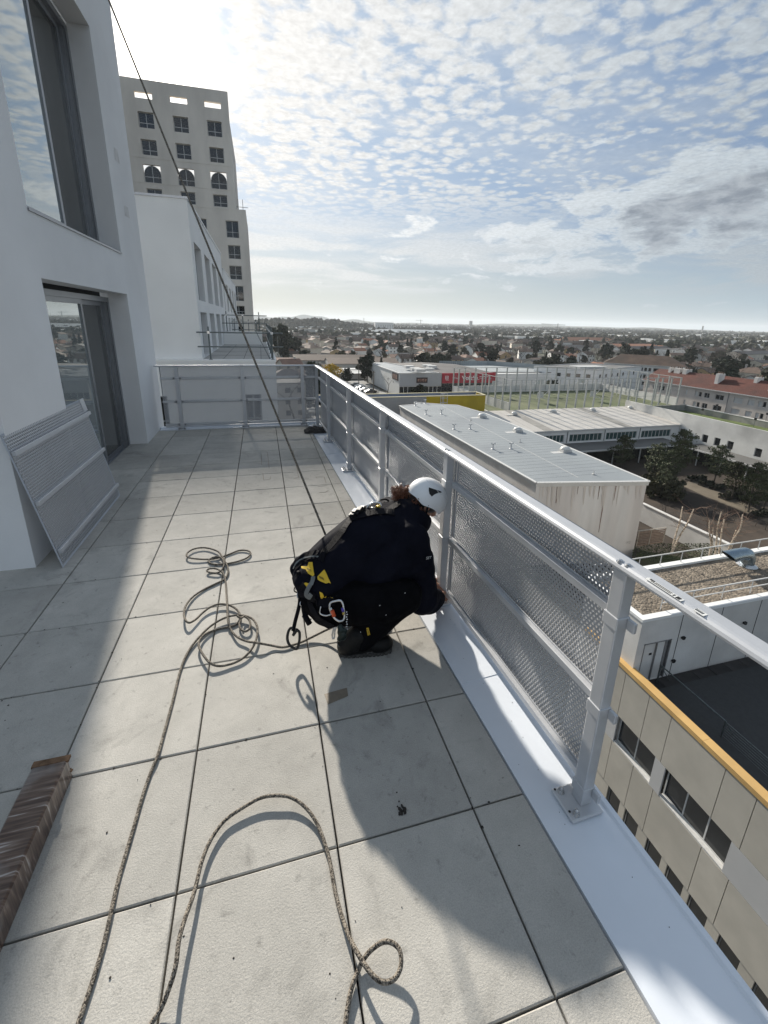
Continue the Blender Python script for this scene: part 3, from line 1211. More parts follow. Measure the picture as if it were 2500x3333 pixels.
sb.quad((TX1, TY, TSTEP), (TX2, TY, TSTEP), (TX2, TY + 14, TSTEP), (TX1, TY + 14, TSTEP))
part('stepped_wing', sb, M_tower, tw)
ledge = MB()
lz = at_y(*z2(750, 970), TY).z
ledge.box((TX0, TY - .06, lz - .08), (TX2 + .04, TY - .002, lz))
zc_ = at_y(*z1(850, 1092), TY).z
for zz_ in (TSTEP - .1, zc_, at_y(*z1(1300, 990), TY).z):
    ledge.box((TX0, TY - .03, zz_ - .05), (TX1, TY - .002, zz_))
part('string_course', ledge, M_tower, tw)
M_frame_t = mat('pale_window_frame', (.48, .48, .47), .5)
for (a, b, c, e, arch) in wins:
    if True:
        add_window(tw, (a, TY, c), (1, 0), (0, -1), b - a, e - c, .34, M_frame_t, M_win_dark, 2, 1, .07, arch=arch, transom=.34)
an = MB()
for x in (-2.55, -1.95):
    an.cyl((x, TY + .3, TSTEP), (x, TY + .3, TSTEP + 1.3), .035, 6)
an.cyl((-2.8, TY + .3, TSTEP + .35), (-1.3, TY + .3, TSTEP + .35), .03, 6)
tag(ob('roof_mast', an.mesh('roof_mast', M_pole)), 'thin metal masts with a cross tube on the lower step of the tower', 'mast')

# ------------------------------------------------------------------ beige panelled building with orange coping, dark roof terrace, gravel roofed block
q7 = lambda a, b: (1700 + a * .4822, 1700 + b * .4822)
M_beige = mat('beige_concrete_panel', (.43, .405, .355), .85, 0, .10, .6, .25, 25, world=True, rnd=.06)
M_greyp = mat('grey_concrete_panel', (.46, .46, .46), .85, 0, .06, .6, .2, 25, rnd=.04)
M_orange = mat('ochre_coping_metal', (.60, .385, .15), .5, 0, .10, 1.2, .1, 20, world=True, tint=(.52, .33, .13))
M_darkpave = mat('dark_damp_paving', (.036, .033, .032), .75, 0, .35, .9, .2, 20, world=True, tint=(.055, .048, .044), detail=8)
BX = 15.27
bb = root('school_wing', (BX, 0, GZ), 'beige panelled building with ribbon windows and ochre roof coping right below the terrace', 'building')
bands = [(-16.62, -14.06), (-18.25, -16.62), (-20.86, -18.25), (-22.45, -20.86)]
up_j = [16.2, 13.13, 11.72, 10.56, 8.16, 7.02, 4.62, 3.48, 1.1, -.1, -3.4]
wins_u = [(13.06, 10.83, 2), (10.27, 7.32, 3), (3.2, .3, 3)]
lowj = [16.2, 13.13, 11.72, 10.56, 8.16, 7.02, 4.62, 3.48, 1.1, -.1, -3.4]


def panels(z0, z1, cuts, m, x=BX, d=.06, nm='panel'):
    for a, b in zip(cuts[1:], cuts[:-1]):
        pm = MB()
        pm.box((x - .02, a + .014, z0 + .012), (x + d, b - .014, z1 - .012))
        part(nm, pm, m, bb)


panels(-16.62, -14.06, up_j, M_beige, BX - .04)
panels(-20.86, -18.25, lowj, M_beige, BX - .04)
wcuts = [16.2, 13.06, 10.83, 10.27, 7.32, 3.2, .3, -3.4]
for a, b in zip(wcuts[1:], wcuts[:-1]):
    if (b, a) in [(w[0], w[1]) for w in wins_u]:
        continue
    pm = MB()
    pm.box((BX - .06, a + .012, -18.238), (BX + .02, b - .012, -16.632))
    part('panel', pm, M_greyp, bb)
core = MB()
core.box((BX + .32, -3.4, GZ), (BX + 12, 12.3, -14.55))
core.box((BX + .03, -3.4, -16.70), (BX + .32, 16.2, -14.1))
core.box((BX + .03, -3.4, -20.80), (BX + .32, 16.2, -18.33))
part('core', core, M_seam, bb)
sl_ = MB()
for (b, a, nn) in wins_u:
    sl_.box((BX - .05, a, -18.24), (BX + .30, b, -18.17))
part('window_sill', sl_, M_frame_w, bb)
for (b, a, nn) in wins_u:
    add_window(bb, (BX, a, -18.17), (0, 1), (-1, 0), b - a, 1.53, .22, M_frame_w, M_win_dark, nn, 1, .06)
y = 13.0
k = 0
lw = [12.81, 11.66, 10.31, 9.19, 8.09, 6.76, 5.4, 4.2, 3.0, 1.7, .5]
prev = 16.2
for y in lw:
    pm = MB()
    pm.box((BX - .03, y + .004, -22.44), (BX + .04, prev - .004, -20.872))
    part('panel', pm, M_beige, bb)
    add_window(bb, (BX, y - .82, -22.4), (0, 1), (-1, 0), .82, 1.5, .16, M_frame_g, M_win_dark, 1, 1, .05)
    prev = y - .82
coping = MB()
for a, b in ((16.15, 9.15), (9.14, 1.9), (1.89, -3.4)):
    coping.box((BX - .10, a if a < b else b, -14.02), (BX + .30, b if a < b else a, -13.80))
part('coping', coping, M_orange, bb)
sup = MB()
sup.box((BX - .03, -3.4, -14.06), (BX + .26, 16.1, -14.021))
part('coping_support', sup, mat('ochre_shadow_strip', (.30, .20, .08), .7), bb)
tp = MB()
tp.box((BX - .27, -3.4, -14.3), (BX + 26, 12.42, -14.0))
rt_ = root('roof_terrace', (BX, 0, -14.0), 'dark paved roof terrace behind the ochre coping', None, kind='structure')
part('screed', tp, M_darkpave, rt_)
rs = random.Random(11)
pvm = MB()
pvm.box((-.49, -.49, 0), (.49, .49, .025))
pvme = bevel_mesh(pvm.mesh('roof_slab', mat('dark_roof_slab', (.034, .031, .030), .75, 0, .3, 1.5, .2, 30, rnd=.35)), .012, 1)
for i in range(11):
    for j in range(13):
        o = ob('roof_slab', pvme, rt_, Vector((BX + .45 + i, 11.9 - j, -14.0 + rs.uniform(0, .006))) - Vector(rt_.location))

# wire-mesh guard set back on the roof terrace
wg = root('wire_fence', (16.2, 12.0, -14.0), 'thin wire guard fence standing on the dark roof terrace behind the ochre coping', 'fence')
posts_y = [12.2, 9.1, 6.1, 3.0]
for y in posts_y:
    m = MB()
    m.bar((16.05, y, -14), (16.05, y, -13.0), .05, .05)
    part('post', m, M_pole, wg)
    m = MB()
    m.bar((16.05, y, -13.05), (16.75, y - .05, -14), .035, .035)
    part('strut', m, M_pole, wg)
m = MB()
for k in range(9):
    z = -13.92 + k * .11
    m.cyl((16.05, 9.1, z), (16.05, -3, z), .006 if k < 8 else .014, 5)
part('mesh_wires', m, M_pole, wg, kind='stuff')
m = MB()
m.bar((16.05, 12.2, -13.02), (16.05, 9.1, -13.02), .05, .04)
part('top_rail', m, M_pole, wg)

# gravel roofed concrete block
cb = root('concrete_block', (14.7, 12.45, GZ), 'concrete walled block with gravel roof and double door onto the dark roof terrace', 'building')
CT = -10.5
cw = MB()
dx0, dx1 = 15.12, 16.60
wall_open(cw, (14.70, 12.42), (1, 0), (0, -1), 27, GZ, CT - .14, [(dx0 - 14.7, dx1 - 14.7, -14.0, -11.9)], .12)
cw.quad((14.70, 12.42, GZ), (14.70, 16.0, GZ), (14.70, 16.0, CT - .14), (14.70, 12.42, CT - .14))
cw.quad((14.70, 16.0, GZ), (41.7, 16.3, GZ), (41.7, 16.3, CT - .14), (14.70, 16.0, CT - .14))
part('wall', cw, M_conc, cb)
cj = MB()
for x in (16.98, 19.35, 21.75, 24.1):
    cj.box((x - .018, 12.412, -14.0), (x + .018, 12.421, CT - .15))
part('wall_joint', cj, M_seam, cb, kind='stuff')
dr = MB()
dr.box((dx0 + .01, 12.50, -14.0), (dx0 + .72, 12.54, -11.92))
dd = part('door_leaf', dr, M_conc, cb)
dr = MB()
dr.box((dx0 + .735, 12.50, -14.0), (dx1 - .22, 12.54, -11.92))
part('door_leaf', dr, M_conc, cb)
dr = MB()
dr.box((dx0 + .45, 12.492, -12.62), (dx0 + .60, 12.499, -12.50))
part('door_plate', dr, M_black, cb)
for (a_, b_, c_, e_) in ((dx0 - .03, dx0 + .012, -14.0, -11.86), (dx0 - .03, dx1 + .03, -11.915, -11.86), (dx1 - .012, dx1 + .03, -14.0, -11.86), (dx0 + .72, dx0 + .735, -14.0, -11.92)):
    df = MB()
    df.box((a_, 12.405, c_), (b_, 12.52, e_))
    part('door_frame', df, M_frame_g, cb)
dr = MB()
dr.box((dx1 - .21, 12.47, -14.0), (dx1 - .10, 12.53, -11.92))
part('door_jamb', dr, M_frame_g, cb)
gr = MB()
gr.quad((14.95, 12.7, CT - .12), (41.5, 12.7, CT - .12), (41.5, 16.1, CT - .12), (14.95, 15.8, CT - .12))


def gravel_mat():
    m = bpy.data.materials.new('roof_gravel')
    m.use_nodes = True
    nt = m.node_tree
    N, L = nt.nodes, nt.links
    b = N['Principled BSDF']
    b.inputs['Roughness'].default_value = .95
    gm = N.new('ShaderNodeNewGeometry')
    v = N.new('ShaderNodeTexVoronoi')
    v.inputs['Scale'].default_value = 9
    L.new(gm.outputs['Position'], v.inputs['Vector'])
    n_ = N.new('ShaderNodeTexNoise')
    n_.inputs['Scale'].default_value = 1.3
    L.new(gm.outputs['Position'], n_.inputs['Vector'])
    cr = N.new('ShaderNodeValToRGB')
    cr.color_ramp.elements[0].color = (.060, .048, .036, 1)
    cr.color_ramp.elements[1].color = (.30, .25, .195, 1)
    sp = N.new('ShaderNodeSeparateColor')
    L.new(v.outputs['Color'], sp.inputs[0])
    ad = N.new('ShaderNodeMath')
    ad.operation = 'MULTIPLY_ADD'
    L.new(sp.outputs[0], ad.inputs[0])
    ad.inputs[1].default_value = .6
    L.new(n_.outputs[0], ad.inputs[2])
    su = N.new('ShaderNodeMath')
    su.operation = 'SUBTRACT'
    L.new(ad.outputs[0], su.inputs[0])
    su.inputs[1].default_value = .3
    L.new(su.outputs[0], cr.inputs[0])
    L.new(cr.outputs[0], b.inputs['Base Color'])
    bp = N.new('ShaderNodeBump')
    bp.inputs['Strength'].default_value = .9
    bp.inputs['Distance'].default_value = .05
    bp.invert = True
    L.new(v.outputs['Distance'], bp.inputs['Height'])
    L.new(bp.outputs[0], b.inputs['Normal'])
    return m


M_gravel = gravel_mat()
part('gravel_roof', gr, M_gravel, cb)
pb = MB()
nseg = 8
for k in range(nseg):
    a, b = 14.95 + 3.3 * k, 14.95 + 3.3 * (k + 1) - .012
    pb.box((a, 12.40, CT - .139), (b, 12.70, CT))
    ya, yb = 15.8 + (a - 14.95) * .0113, 15.8 + (b - 14.95) * .0113
    vs = [(a, ya, CT - .139), (b, yb, CT - .139), (b, yb + .32, CT - .139), (a, ya + .32, CT - .139)]
    pb.add(vs + [(x, y_, CT) for x, y_, _ in vs], [(0, 3, 2, 1), (4, 5, 6, 7), (0, 1, 5, 4), (1, 2, 6, 5), (2, 3, 7, 6), (3, 0, 4, 7)])
pb.box((14.66, 12.40, CT - .139), (14.948, 16.1, CT))
part('parapet_coping', pb, M_white2, cb)
hp = MB()
hp.add([(15.3, 14.2, CT - .118), (17.3, 13.6, CT - .118), (17.6, 14.05, CT - .118), (15.6, 14.65, CT - .118)], [(0, 1, 2, 3)])


def roof_rail(name, label, a, b, npost, z, h=1.0, mid=False):
    r = root(name, a, label, 'guardrail')
    a, b = Vector(a), Vector(b)
    for k in range(npost):
        p = a.lerp(b, k / (npost - 1))
        m = MB()
        m.bar(p, p + Vector((0, 0, h)), .05, .02)
        part('post', m, M_frame_w, r)
    m = MB()
    m.bar(a + Vector((0, 0, h)), b + Vector((0, 0, h)), .05, .05)
    part('rail', m, M_frame_w, r)
    if mid:
        m = MB()
        m.bar(a + Vector((0, 0, h * .5)), b + Vector((0, 0, h * .5)), .04, .04)
        part('rail', m, M_frame_w, r)
    return r


rr1 = roof_rail('roof_guardrail', 'low white guardrail along the rear parapet of the gravel roof', (15.0, 16.0, CT), (38.0, 16.25, CT), 17, CT, .62)
rr2 = roof_rail('roof_guardrail', 'thin white guardrail along the front edge of the gravel roof above the door', (16.2, 12.95, CT - .12), (38.0, 12.95, CT - .12), 13, CT, .72, True)
# bent ventilation duct
M_galv = mat('galvanised_duct', (.30, .37, .42), .25, .85, .2, 2)
dc = root('ventilation_duct', at_z(*q7(1515, 290), CT - .12), 'bent galvanised air duct with slanted mouth on the gravel roof', 'duct')
b0 = Vector(dc.location)
m = MB()
m.lathe(tuple(b0), [(.50, 0), (.50, .03), (.40, .10), (.33, .14)], 24)
part('flange', m, M_steel, dc)
m = MB()
path = [b0 + Vector((0, 0, .12)), b0 + Vector((0, 0, .35))]
for k in range(1, 8):
    t = k / 7 * pi / 2
    path.append(b0 + Vector((-.42 * (1 - cos(t)), .02 * k / 7, .35 + .42 * sin(t))))
path.append(path[-1] + Vector((-.45, .02, -.02)))
m.tube(path, .32, 24, 0, False)
part('elbow', m, M_galv, dc, smooth=True)
e0 = path[-1]
m = MB()
n = 24
vs = []
for k in range(n):
    t = 2 * pi * k / n
    vs.append((e0.x, e0.y + .325 * cos(t), e0.z + .325 * sin(t)))
for k in range(n):
    t = 2 * pi * k / n
    vs.append((e0.x - .55 - .45 * sin(t), e0.y + .34 * cos(t), e0.z + .34 * sin(t) - .05))
m.add(vs, [(k, (k + 1) % n, n + (k + 1) % n, n + k) for k in range(n)])
part('mouth', m, M_galv, dc, smooth=True)
m = MB()
m.add([(e0.x - .1, e0.y + .31 * cos(2 * pi * k / n), e0.z + .31 * sin(2 * pi * k / n)) for k in range(n)], [tuple(range(n))])
part('mouth_mesh', m, M_black, dc)
LAMPS = []
for (sx, sy) in ((1080, 775), (1495, 675), (1013, 930)):
    p = at_y(*q7(sx, sy), 12.42)
    m = MB()
    m.box((p.x - .07, p.y - .10, p.z - .05), (p.x + .10, p.y - .003, p.z + .05))
    m.box((p.x - .12, p.y - .16, p.z - .02), (p.x - .0, p.y - .10, p.z + .03))
    LAMPS.append(ob('wall_lamp', m.mesh('wall_lamp', M_black)))
    tag(LAMPS[-1], {1080: 'small black spotlight on the concrete wall just right of the double door', 1495: 'small black spotlight farther right on the concrete wall', 1013: 'small black junction box low on the concrete wall beside the door'}[sx], 'wall light')

rescale(bb, .978)
for r_ in [rt_, wg, cb, rr1, rr2, dc] + LAMPS:
    rescale(r_, 1.026)

# ------------------------------------------------------------------ school with the grey membrane roof
z6 = lambda a, b: (1250 + a * .7535, 1200 + b * .7535)
M_greyroof = mat('grey_roof_membrane', (.27, .295, .31), .55, 0, .06, .3, .15, 3, world=True, tint=(.24, .262, .28))
M_schoolw = mat('weathered_school_wall', (.62, .60, .575), .9, 0, .10, .9, .2, 10, world=True, stretch=(1, 1, .12), tint=(.54, .50, .47))
RZ = -13.2
cA, cB = at_z(*z6(660, 490), RZ), at_z(*z6(1138, 485), RZ)
cC, cD = at_z(*z6(70, 160), RZ), at_z(*z6(150, 145), RZ)
cE = at_z(*z6(310, 158), RZ)
cF = at_z(*z6(640, 275), RZ)
foot = [(cA.x, cA.y), (cB.x, cB.y), (36.5, 52.0), (36.3, 69.0), (34.6, 77.5), (27.6, 81.6), (27.4, 79.6), (cC.x, cC.y)]
gs = root('school_hall', (cA.x, cA.y, GZ), 'pale concrete hall with a flat grey membrane roof dotted with small vents', 'building')
m = MB()
m.prism(foot, GZ, RZ - .45)
part('wall', m, M_schoolw, gs)
m = MB()
cxm, cym = sum(p[0] for p in foot) / len(foot), sum(p[1] for p in foot) / len(foot)
infl = [(p[0] + (.12 if p[0] > cxm else -.12), p[1] + (.12 if p[1] > cym else -.12)) for p in foot]
m.prism(infl, RZ - .449, RZ - .02)
part('roof_edge', m, mat('pale_roof_edge', (.52, .51, .49), .6, 0, .05, 1), gs)
m = MB()
m.add([(p[0], p[1], RZ - .012) for p in foot], [tuple(range(len(foot)))])
part('roof_membrane', m, M_greyroof, gs)
m = MB()
for p, q in zip(infl, infl[1:] + infl[:1]):
    m.bar((p[0], p[1], RZ - .01), (q[0], q[1], RZ - .01), .28, .10)
part('roof_trim', m, mat('bright_roof_trim', (.60, .60, .59), .5), gs)
m = MB()
for k in range(1, 42):
    y = cB.y + 2.0 + k * 1.08
    if y < 76:
        m.box((cA.x + .3, y, RZ - .011), (35.9, y + .05, RZ - .004))
part('membrane_seams', m, mat('membrane_seam', (.23, .25, .262), .6), gs, kind='stuff')
m = MB()
a, b = at_z(*z6(840, 470), RZ), at_z(*z6(250, 160), RZ)
m.bar((a.x, a.y, RZ - .002), (b.x, b.y, RZ - .002), .07, .012)
part('lightning_strip', m, M_frame_w, gs)
M_rust = mat('rust_streak', (.17, .105, .08), .9, 0, .3, 6)
m = MB()
ey = cA.y + (cB.y - cA.y) * .45
for (sx, s0, s1, wd) in ((770, 498, 590, .16), (950, 500, 700, .15), (925, 505, 560, .10), (985, 503, 560, .08), (845, 505, 545, .07)):
    p = at_y(*z6(sx, s0), ey)
    q = at_y(*z6(sx - 18 * (s1 - s0) / 100, s1), ey)
    d_ = (p.x - cA.x) / (cB.x - cA.x)
    yy = cA.y + (cB.y - cA.y) * d_ - .004
    m.add([(p.x - wd, yy, RZ - .46), (p.x + wd, yy, RZ - .46), (p.x + wd * .35, yy, q.z), (p.x - wd * .3, yy, q.z)], [(0, 1, 2, 3)])
part('rust_streaks', m, M_rust, gs, kind='stuff')
m = MB()
rs2 = random.Random(31)
for k in range(26):
    d_ = rs2.uniform(.03, .97)
    xx, yy = cA.x + (cB.x - cA.x) * d_, cA.y + (cB.y - cA.y) * d_ - .0025
    wd, ln_s = rs2.uniform(.08, .32), rs2.uniform(.5, 3.4)
    m.add([(xx - wd, yy, RZ - .46), (xx + wd, yy, RZ - .46), (xx + wd * .8, yy, RZ - .46 - ln_s * .6), (xx + rs2.uniform(-.05, .05), yy, RZ - .46 - ln_s), (xx - wd * .8, yy, RZ - .46 - ln_s * .55)], [(0, 1, 2, 3, 4)])
part('wall_streaks', m, mat('faint_water_streak', (.53, .485, .445), .9, 0, .12, 1.2, world=True, stretch=(1, 1, .15)), gs, kind='stuff')


def cowl(p, h=.62):
    r = root('roof_vent', p, None, 'vent')
    m = MB()
    m.cyl(p, p + Vector((0, 0, h)), .085, 10)
    m.lathe(tuple(p), [(.24, 0), (.24, .03), (.10, .10)], 12)
    part('pipe', m, M_alu, r)
    m = MB()
    t = p + Vector((0, 0, h))
    for s in (-1, 1):
        m.tube([t + Vector((0, 0, -.03)), t + Vector((.16 * s, -.03, .14)), t + Vector((.30 * s, -.05, .10))], .075, 8)
    m.lathe(tuple(t), [(.14, 0), (.17, .07), (.10, .15)], 10)
    part('cowl', m, M_frame_w, r)
    return r


vent_names = {0: 'nearest left twin-spout roof vent on the grey roof', 1: 'nearest right twin-spout roof vent on the grey roof', 2: 'middle left twin-spout roof vent on the grey roof', 3: 'middle right twin-spout roof vent on the grey roof', 4: 'far left twin-spout roof vent on the grey roof', 5: 'far right twin-spout roof vent on the grey roof', 6: 'small vent at the back left corner of the grey roof', 7: 'small vent standing before the yellow building wall'}
for i, q in enumerate([(470, 348), (548, 346), (302, 262), (372, 261), (181, 197), (248, 196), (135, 160), (177, 150)]):
    v_ = cowl(at_z(*z6(*q), RZ - .01))
    tag(v_, vent_names[i], 'vent', 'twin-spout vents on the grey roof')


def skylight(p, label, s=1.0, group='domed roof lights on the school roofs'):
    r = root('roof_light', p, label, 'roof light', group)
    m = MB()
    m.box((p.x - .62 * s, p.y - .5 * s, p.z), (p.x + .62 * s, p.y + .5 * s, p.z + .28 * s))
    part('upstand', m, M_frame_w, r)
    m = MB()
    m.lathe((p.x, p.y, p.z + .28 * s), [(.60 * s, 0), (.60 * s, .10 * s), (.52 * s, .26 * s), (.30 * s, .38 * s), (.05 * s, .42 * s)], 16)
    part('dome', m, mat('opal_dome', (.62, .62, .60), .3, 0, .1, 3), r, smooth=True)
    m = MB()
    m.box((p.x - 2.0 * s, p.y - .55 * s, p.z - .001), (p.x - .63 * s, p.y + .3 * s, p.z + .012))
    part('patch', m, M_frame_w, r)


for q, l in (((423, 210), 'farthest white domed roof light on the grey roof'), ((577, 272), 'middle white domed roof light on the grey roof'), ((782, 358), 'nearest white domed roof light on the grey roof')):
    skylight(at_z(*z6(*q), RZ - .01), l)
for i, q in enumerate([(375, 225), (587, 317), (905, 457), (160, 150)]):
    p = at_z(*z6(*q), RZ - .01)
    m = MB()
    m.lathe(tuple(p), [(.16, 0), (.16, .10), (.05, .12), (.05, .42), (.012, .44)], 10)
    tag(ob('roof_spigot', m.mesh('roof_spigot', M_frame_w)), ['low anchor spigot between the far roof vents', 'low anchor spigot right of the middle domed roof light', 'low anchor spigot near the front edge of the grey roof', 'low anchor spigot at the back of the grey roof'][i], 'anchor', 'anchor spigots on the grey roof')

# ------------------------------------------------------------------ school wing with the pale standing-seam roof, window strips and canopy
M_seamroof = mat('pale_metal_roof', (.56, .53, .49), .5, 0, .10, .35, .1, 4, world=True, tint=(.48, .455, .42), stretch=(1, .2, 1))
M_canopy = mat('grey_canopy_roof', (.13, .128, .122), .8, 0, .12, .3, .2, 4, world=True)
EY, EZ, RY, RRZ = 68.9, -16.8, 83.5, -15.75
X0, X1 = 36.7, 80.0
sw = root('school_wing', (X0, EY, GZ), 'school wing with a pale ribbed metal roof and long strips of green-tinted windows', 'building')
z5c = lambda a, b: (1500 + a * .3617, 1150 + b * .3617)
strip = []
for (xa, ya, xb, yb) in ((690, 290, 775, 325), (803, 285, 938, 318), (962, 275, 1088, 308), (1115, 265, 1234, 297)):
    p, q = at_y(*z6(xa, ya), EY), at_y(*z6(xb, yb), EY)
    strip.append((p.x, q.x))
strip.insert(0, (strip[0][0] - 7.6, strip[0][0] - 1.2))
strip[1] = (strip[1][1] - 6.4, strip[1][1])
m = MB()
wall_open(m, (X0, EY), (1, 0), (0, -1), X1 - X0, GZ, EZ - .25, [(a - X0, b - X0, -19.25, -17.75) for a, b in strip], .3)
part('wall', m, M_white2, sw)
for a, b in strip:
    add_window(sw, (a, EY, -19.25), (1, 0), (0, -1), b - a, 1.5, .2, M_frame_w, M_win_green, 8, 1, .12)
m = MB()
m.box((X0, EY - .35, EZ - .26), (X1, EY - .05, EZ - .02))
part('gutter', m, M_frame_w, sw)
m = MB()
for a, b in ((strip[i][1], strip[i + 1][0]) for i in range(len(strip) - 1)):
    m.cyl(((a + b) / 2, EY - .1, -19.3), ((a + b) / 2, EY - .1, EZ - .25), .07, 8)
part('downpipe', m, M_frame_g, sw, kind='stuff')
n = 22
for k in range(n):                                          # each roof sheet between standing seams is a piece of its own
    a, b = X0 + (X1 - X0) * k / n, X0 + (X1 - X0) * (k + 1) / n
    m = MB()
    sk = lambda x, y: (x, y)
    m.add([(a + .03, EY - .3, EZ), (b - .03, EY - .3, EZ), (b - .03, RY, RRZ), (a + .03, RY, RRZ), (a + .03, EY - .3, EZ - .06), (b - .03, EY - .3, EZ - .06), (b - .03, RY, RRZ - .06), (a + .03, RY, RRZ - .06)],
          [(0, 1, 2, 3), (0, 4, 5, 1), (4, 7, 6, 5), (1, 5, 6, 2), (3, 2, 6, 7), (0, 3, 7, 4)])
    part('roof_sheet', m, M_seamroof if k not in (2, 6, 15) else mat('stained_metal_roof', (.30, .285, .26), .6, 0, .2, .5, world=True), sw)
m = MB()
m.quad((X0, EY - .28, EZ - .05), (X1, EY - .28, EZ - .05), (X1, RY, RRZ - .07), (X0, RY, RRZ - .07))
part('roof_deck', m, M_seam, sw)
for i, q in enumerate([(480, 548), (833, 527), (1186, 512), (1523, 495)]):
    p = at_z(*z5c(*q), -15.86)
    skylight(Vector((p.x, p.y, -15.95)), ['first', 'second', 'third', 'fourth'][i] + ' white domed roof light from the left along the ridge of the pale metal roof', .9)
m = MB()
CAZ = -19.45
m.box((X0, 63.6, CAZ - .18), (76.3, EY - .06, CAZ))
m.box((75.2, 38.0, CAZ - .182), (79.95, 63.59, CAZ - .002))
cn = root('canopy', (60, 63.6, GZ), 'grey flat canopy on slim white columns wrapping two sides of the pine courtyard', 'canopy')
part('roof', m, M_canopy, cn)
m = MB()
m.box((X0, 63.45, CAZ - .22), (75.0, 63.59, CAZ + .03))
m.box((75.02, 38.0, CAZ - .22), (75.19, 63.4, CAZ + .03))
part('fascia', m, M_frame_w, cn)
for x in (42, 48, 54, 60, 66, 72):
    m = MB()
    m.cyl((x, 63.75, GZ), (x, 63.75, CAZ - .18), .10, 8)
    part('column', m, M_frame_w, cn)
for y in (60, 55.5, 51, 46.5, 42, 39):
    m = MB()
    m.cyl((75.4, y, GZ), (75.4, y, CAZ - .18), .10, 8)
    part('column', m, M_frame_w, cn)
m = MB()
m.quad((X0, 66.5, GZ), (79.9, 66.5, GZ), (79.9, 66.5, CAZ - .18), (X0, 66.5, CAZ - .18))
m.quad((78.5, 38, GZ), (78.5, 66, GZ), (78.5, 66, CAZ - .18), (78.5, 38, CAZ - .18))
part('glazed_front', m, glass_mat('shaded_shopfront', (.03, .035, .033), .1), cn)
# long white wall with square windows
M_stain = mat('stained_white_render', (.66, .655, .63), .9, 0, .12, .35, .2, 8, world=True, tint=(.46, .455, .44), detail=8)
lwl = root('school_wing', (80, 50, GZ), 'long white rendered school wall with small square windows beside the courtyard', 'building')
sq = []
for (sx, sy) in ((1287, 277), (1385, 303), (1438, 316), (1494, 331), (1615, 362)):
    p = at_x(*z6(sx, sy), 80.0)
    sq.append(p)
wz = sum(p.z for p in sq) / len(sq)
tz = at_x(*z6(1659, 272), 80.0).z
sqy = [p.y for p in sq]
for extra in (sqy[-1] - 3.4, sqy[-1] - 6.8, sqy[-1] - 10):
    sqy.append(extra)
m = MB()
wall_open(m, (80, 30), (0, 1), (-1, 0), 54, GZ, tz, [(y - 30 - .6, y - 30 + .6, wz - .75, wz + .75) for y in sqy], .35)
m.quad((80, 30, tz), (80.3, 30, tz), (80.3, 84, tz), (80, 84, tz))
m.quad((80.3, 30, tz), (80.3, 84, tz), (80.3, 84, tz - 1.5), (80.3, 30, tz - 1.5))
part('wall', m, M_stain, lwl)
for y in sqy:
    add_window(lwl, (80, y - .6, wz - .75), (0, 1), (-1, 0), 1.2, 1.5, .30, M_frame_g, M_win_dark, 1, 1, .07)

# ------------------------------------------------------------------ raised sports court, its fence, hoops and goals; side lawn
M_turf = mat('artificial_turf', (.085, .105, .045), .95, 0, .30, .35, .4, 6, world=True, tint=(.115, .125, .065), detail=7, stretch=(1, .25, 1))
LZ = -17.3
M_turf2 = mat('side_lawn', (.10, .135, .035), .95, 0, .25, .3, .4, 6, world=True)
CZ = -16.0
m = MB()
m.prism([(45.5, 83.6), (96.5, 83.6), (96.5, 111.6), (48, 111.6)], GZ, CZ - .3)
tag(ob('court_podium', m.mesh('court_podium', M_conc)), kind='structure')
m = MB()
m.add([(45.8, 83.9, CZ - .28), (96.2, 83.9, CZ - .28), (96.2, 111.3, CZ - .28), (48.2, 111.3, CZ - .28)], [(0, 1, 2, 3)])
tag(ob('sports_court', m.mesh('sports_court', M_turf)), kind='structure')
m = MB()
m.prism([(80.31, 30), (97.5, 30), (97.5, 83.55), (80.31, 83.55)], GZ, LZ)
tag(ob('side_lawn_podium', m.mesh('side_lawn', M_turf2)), kind='structure')
cf = root('court_fence', (46.3, 85, CZ), 'tall white post and wire fence enclosing the sports court', 'fence')
near_px = [(285, 515), (325, 511), (385, 510), (490, 508), (590, 505), (680, 500), (770, 498), (850, 492), (945, 490), (1035, 485), (1115, 480), (1200, 475), (1285, 470), (1370, 467), (1445, 463), (1525, 460), (1605, 463), (1640, 462)]
M_post = mat('white_court_post', (.40, .41, .40), .5, 0, .1, 2)
pm = MB()
pm.box((-.14, -.14, 0), (.14, .14, 6.5))
pme = pm.mesh('post', M_post)


def cpost(x, y, z=CZ, s=1.0):
    o = ob('post', pme, cf, Vector((x, y, z)) - Vector(cf.location))
    o.scale = (1, 1, s)


CL0, CL1 = (50.3, 84.8), (48.4, 111.2)
for k in range(17):
    cpost(50.3 + (88.5 - 50.3) * k / 16, 84.8)
for k in range(1, 10):
    cpost(CL0[0] + (CL1[0] - CL0[0]) * k / 9, CL0[1] + (CL1[1] - CL0[1]) * k / 9)
for k in range(1, 16):
    cpost(CL1[0] + (96 - CL1[0]) * k / 15, 111.2)
for k in range(0, 8):
    cpost(96, 84.8 + 26.4 * k / 8)
for x in (90.5, 93.2):
    cpost(x, 84.8)
m = MB()
loop = [CL0, CL1, (96, 111.2), (96, 84.8), CL0]
for (a, b) in zip(loop[:-1], loop[1:]):
    m.bar((*a, CZ + 6.45), (*b, CZ + 6.45), .14, .14)
part('top_rail', m, M_post, cf)
m = MB()
for (a, b) in zip(loop[:-1], loop[1:]):
    for z in (2.2, 3.3, 3.55, 4.4, 5.5):
        m.bar((*a, CZ + z), (*b, CZ + z), .03, .03)
part('wires', m, M_pole, cf, kind='stuff')
m = MB()
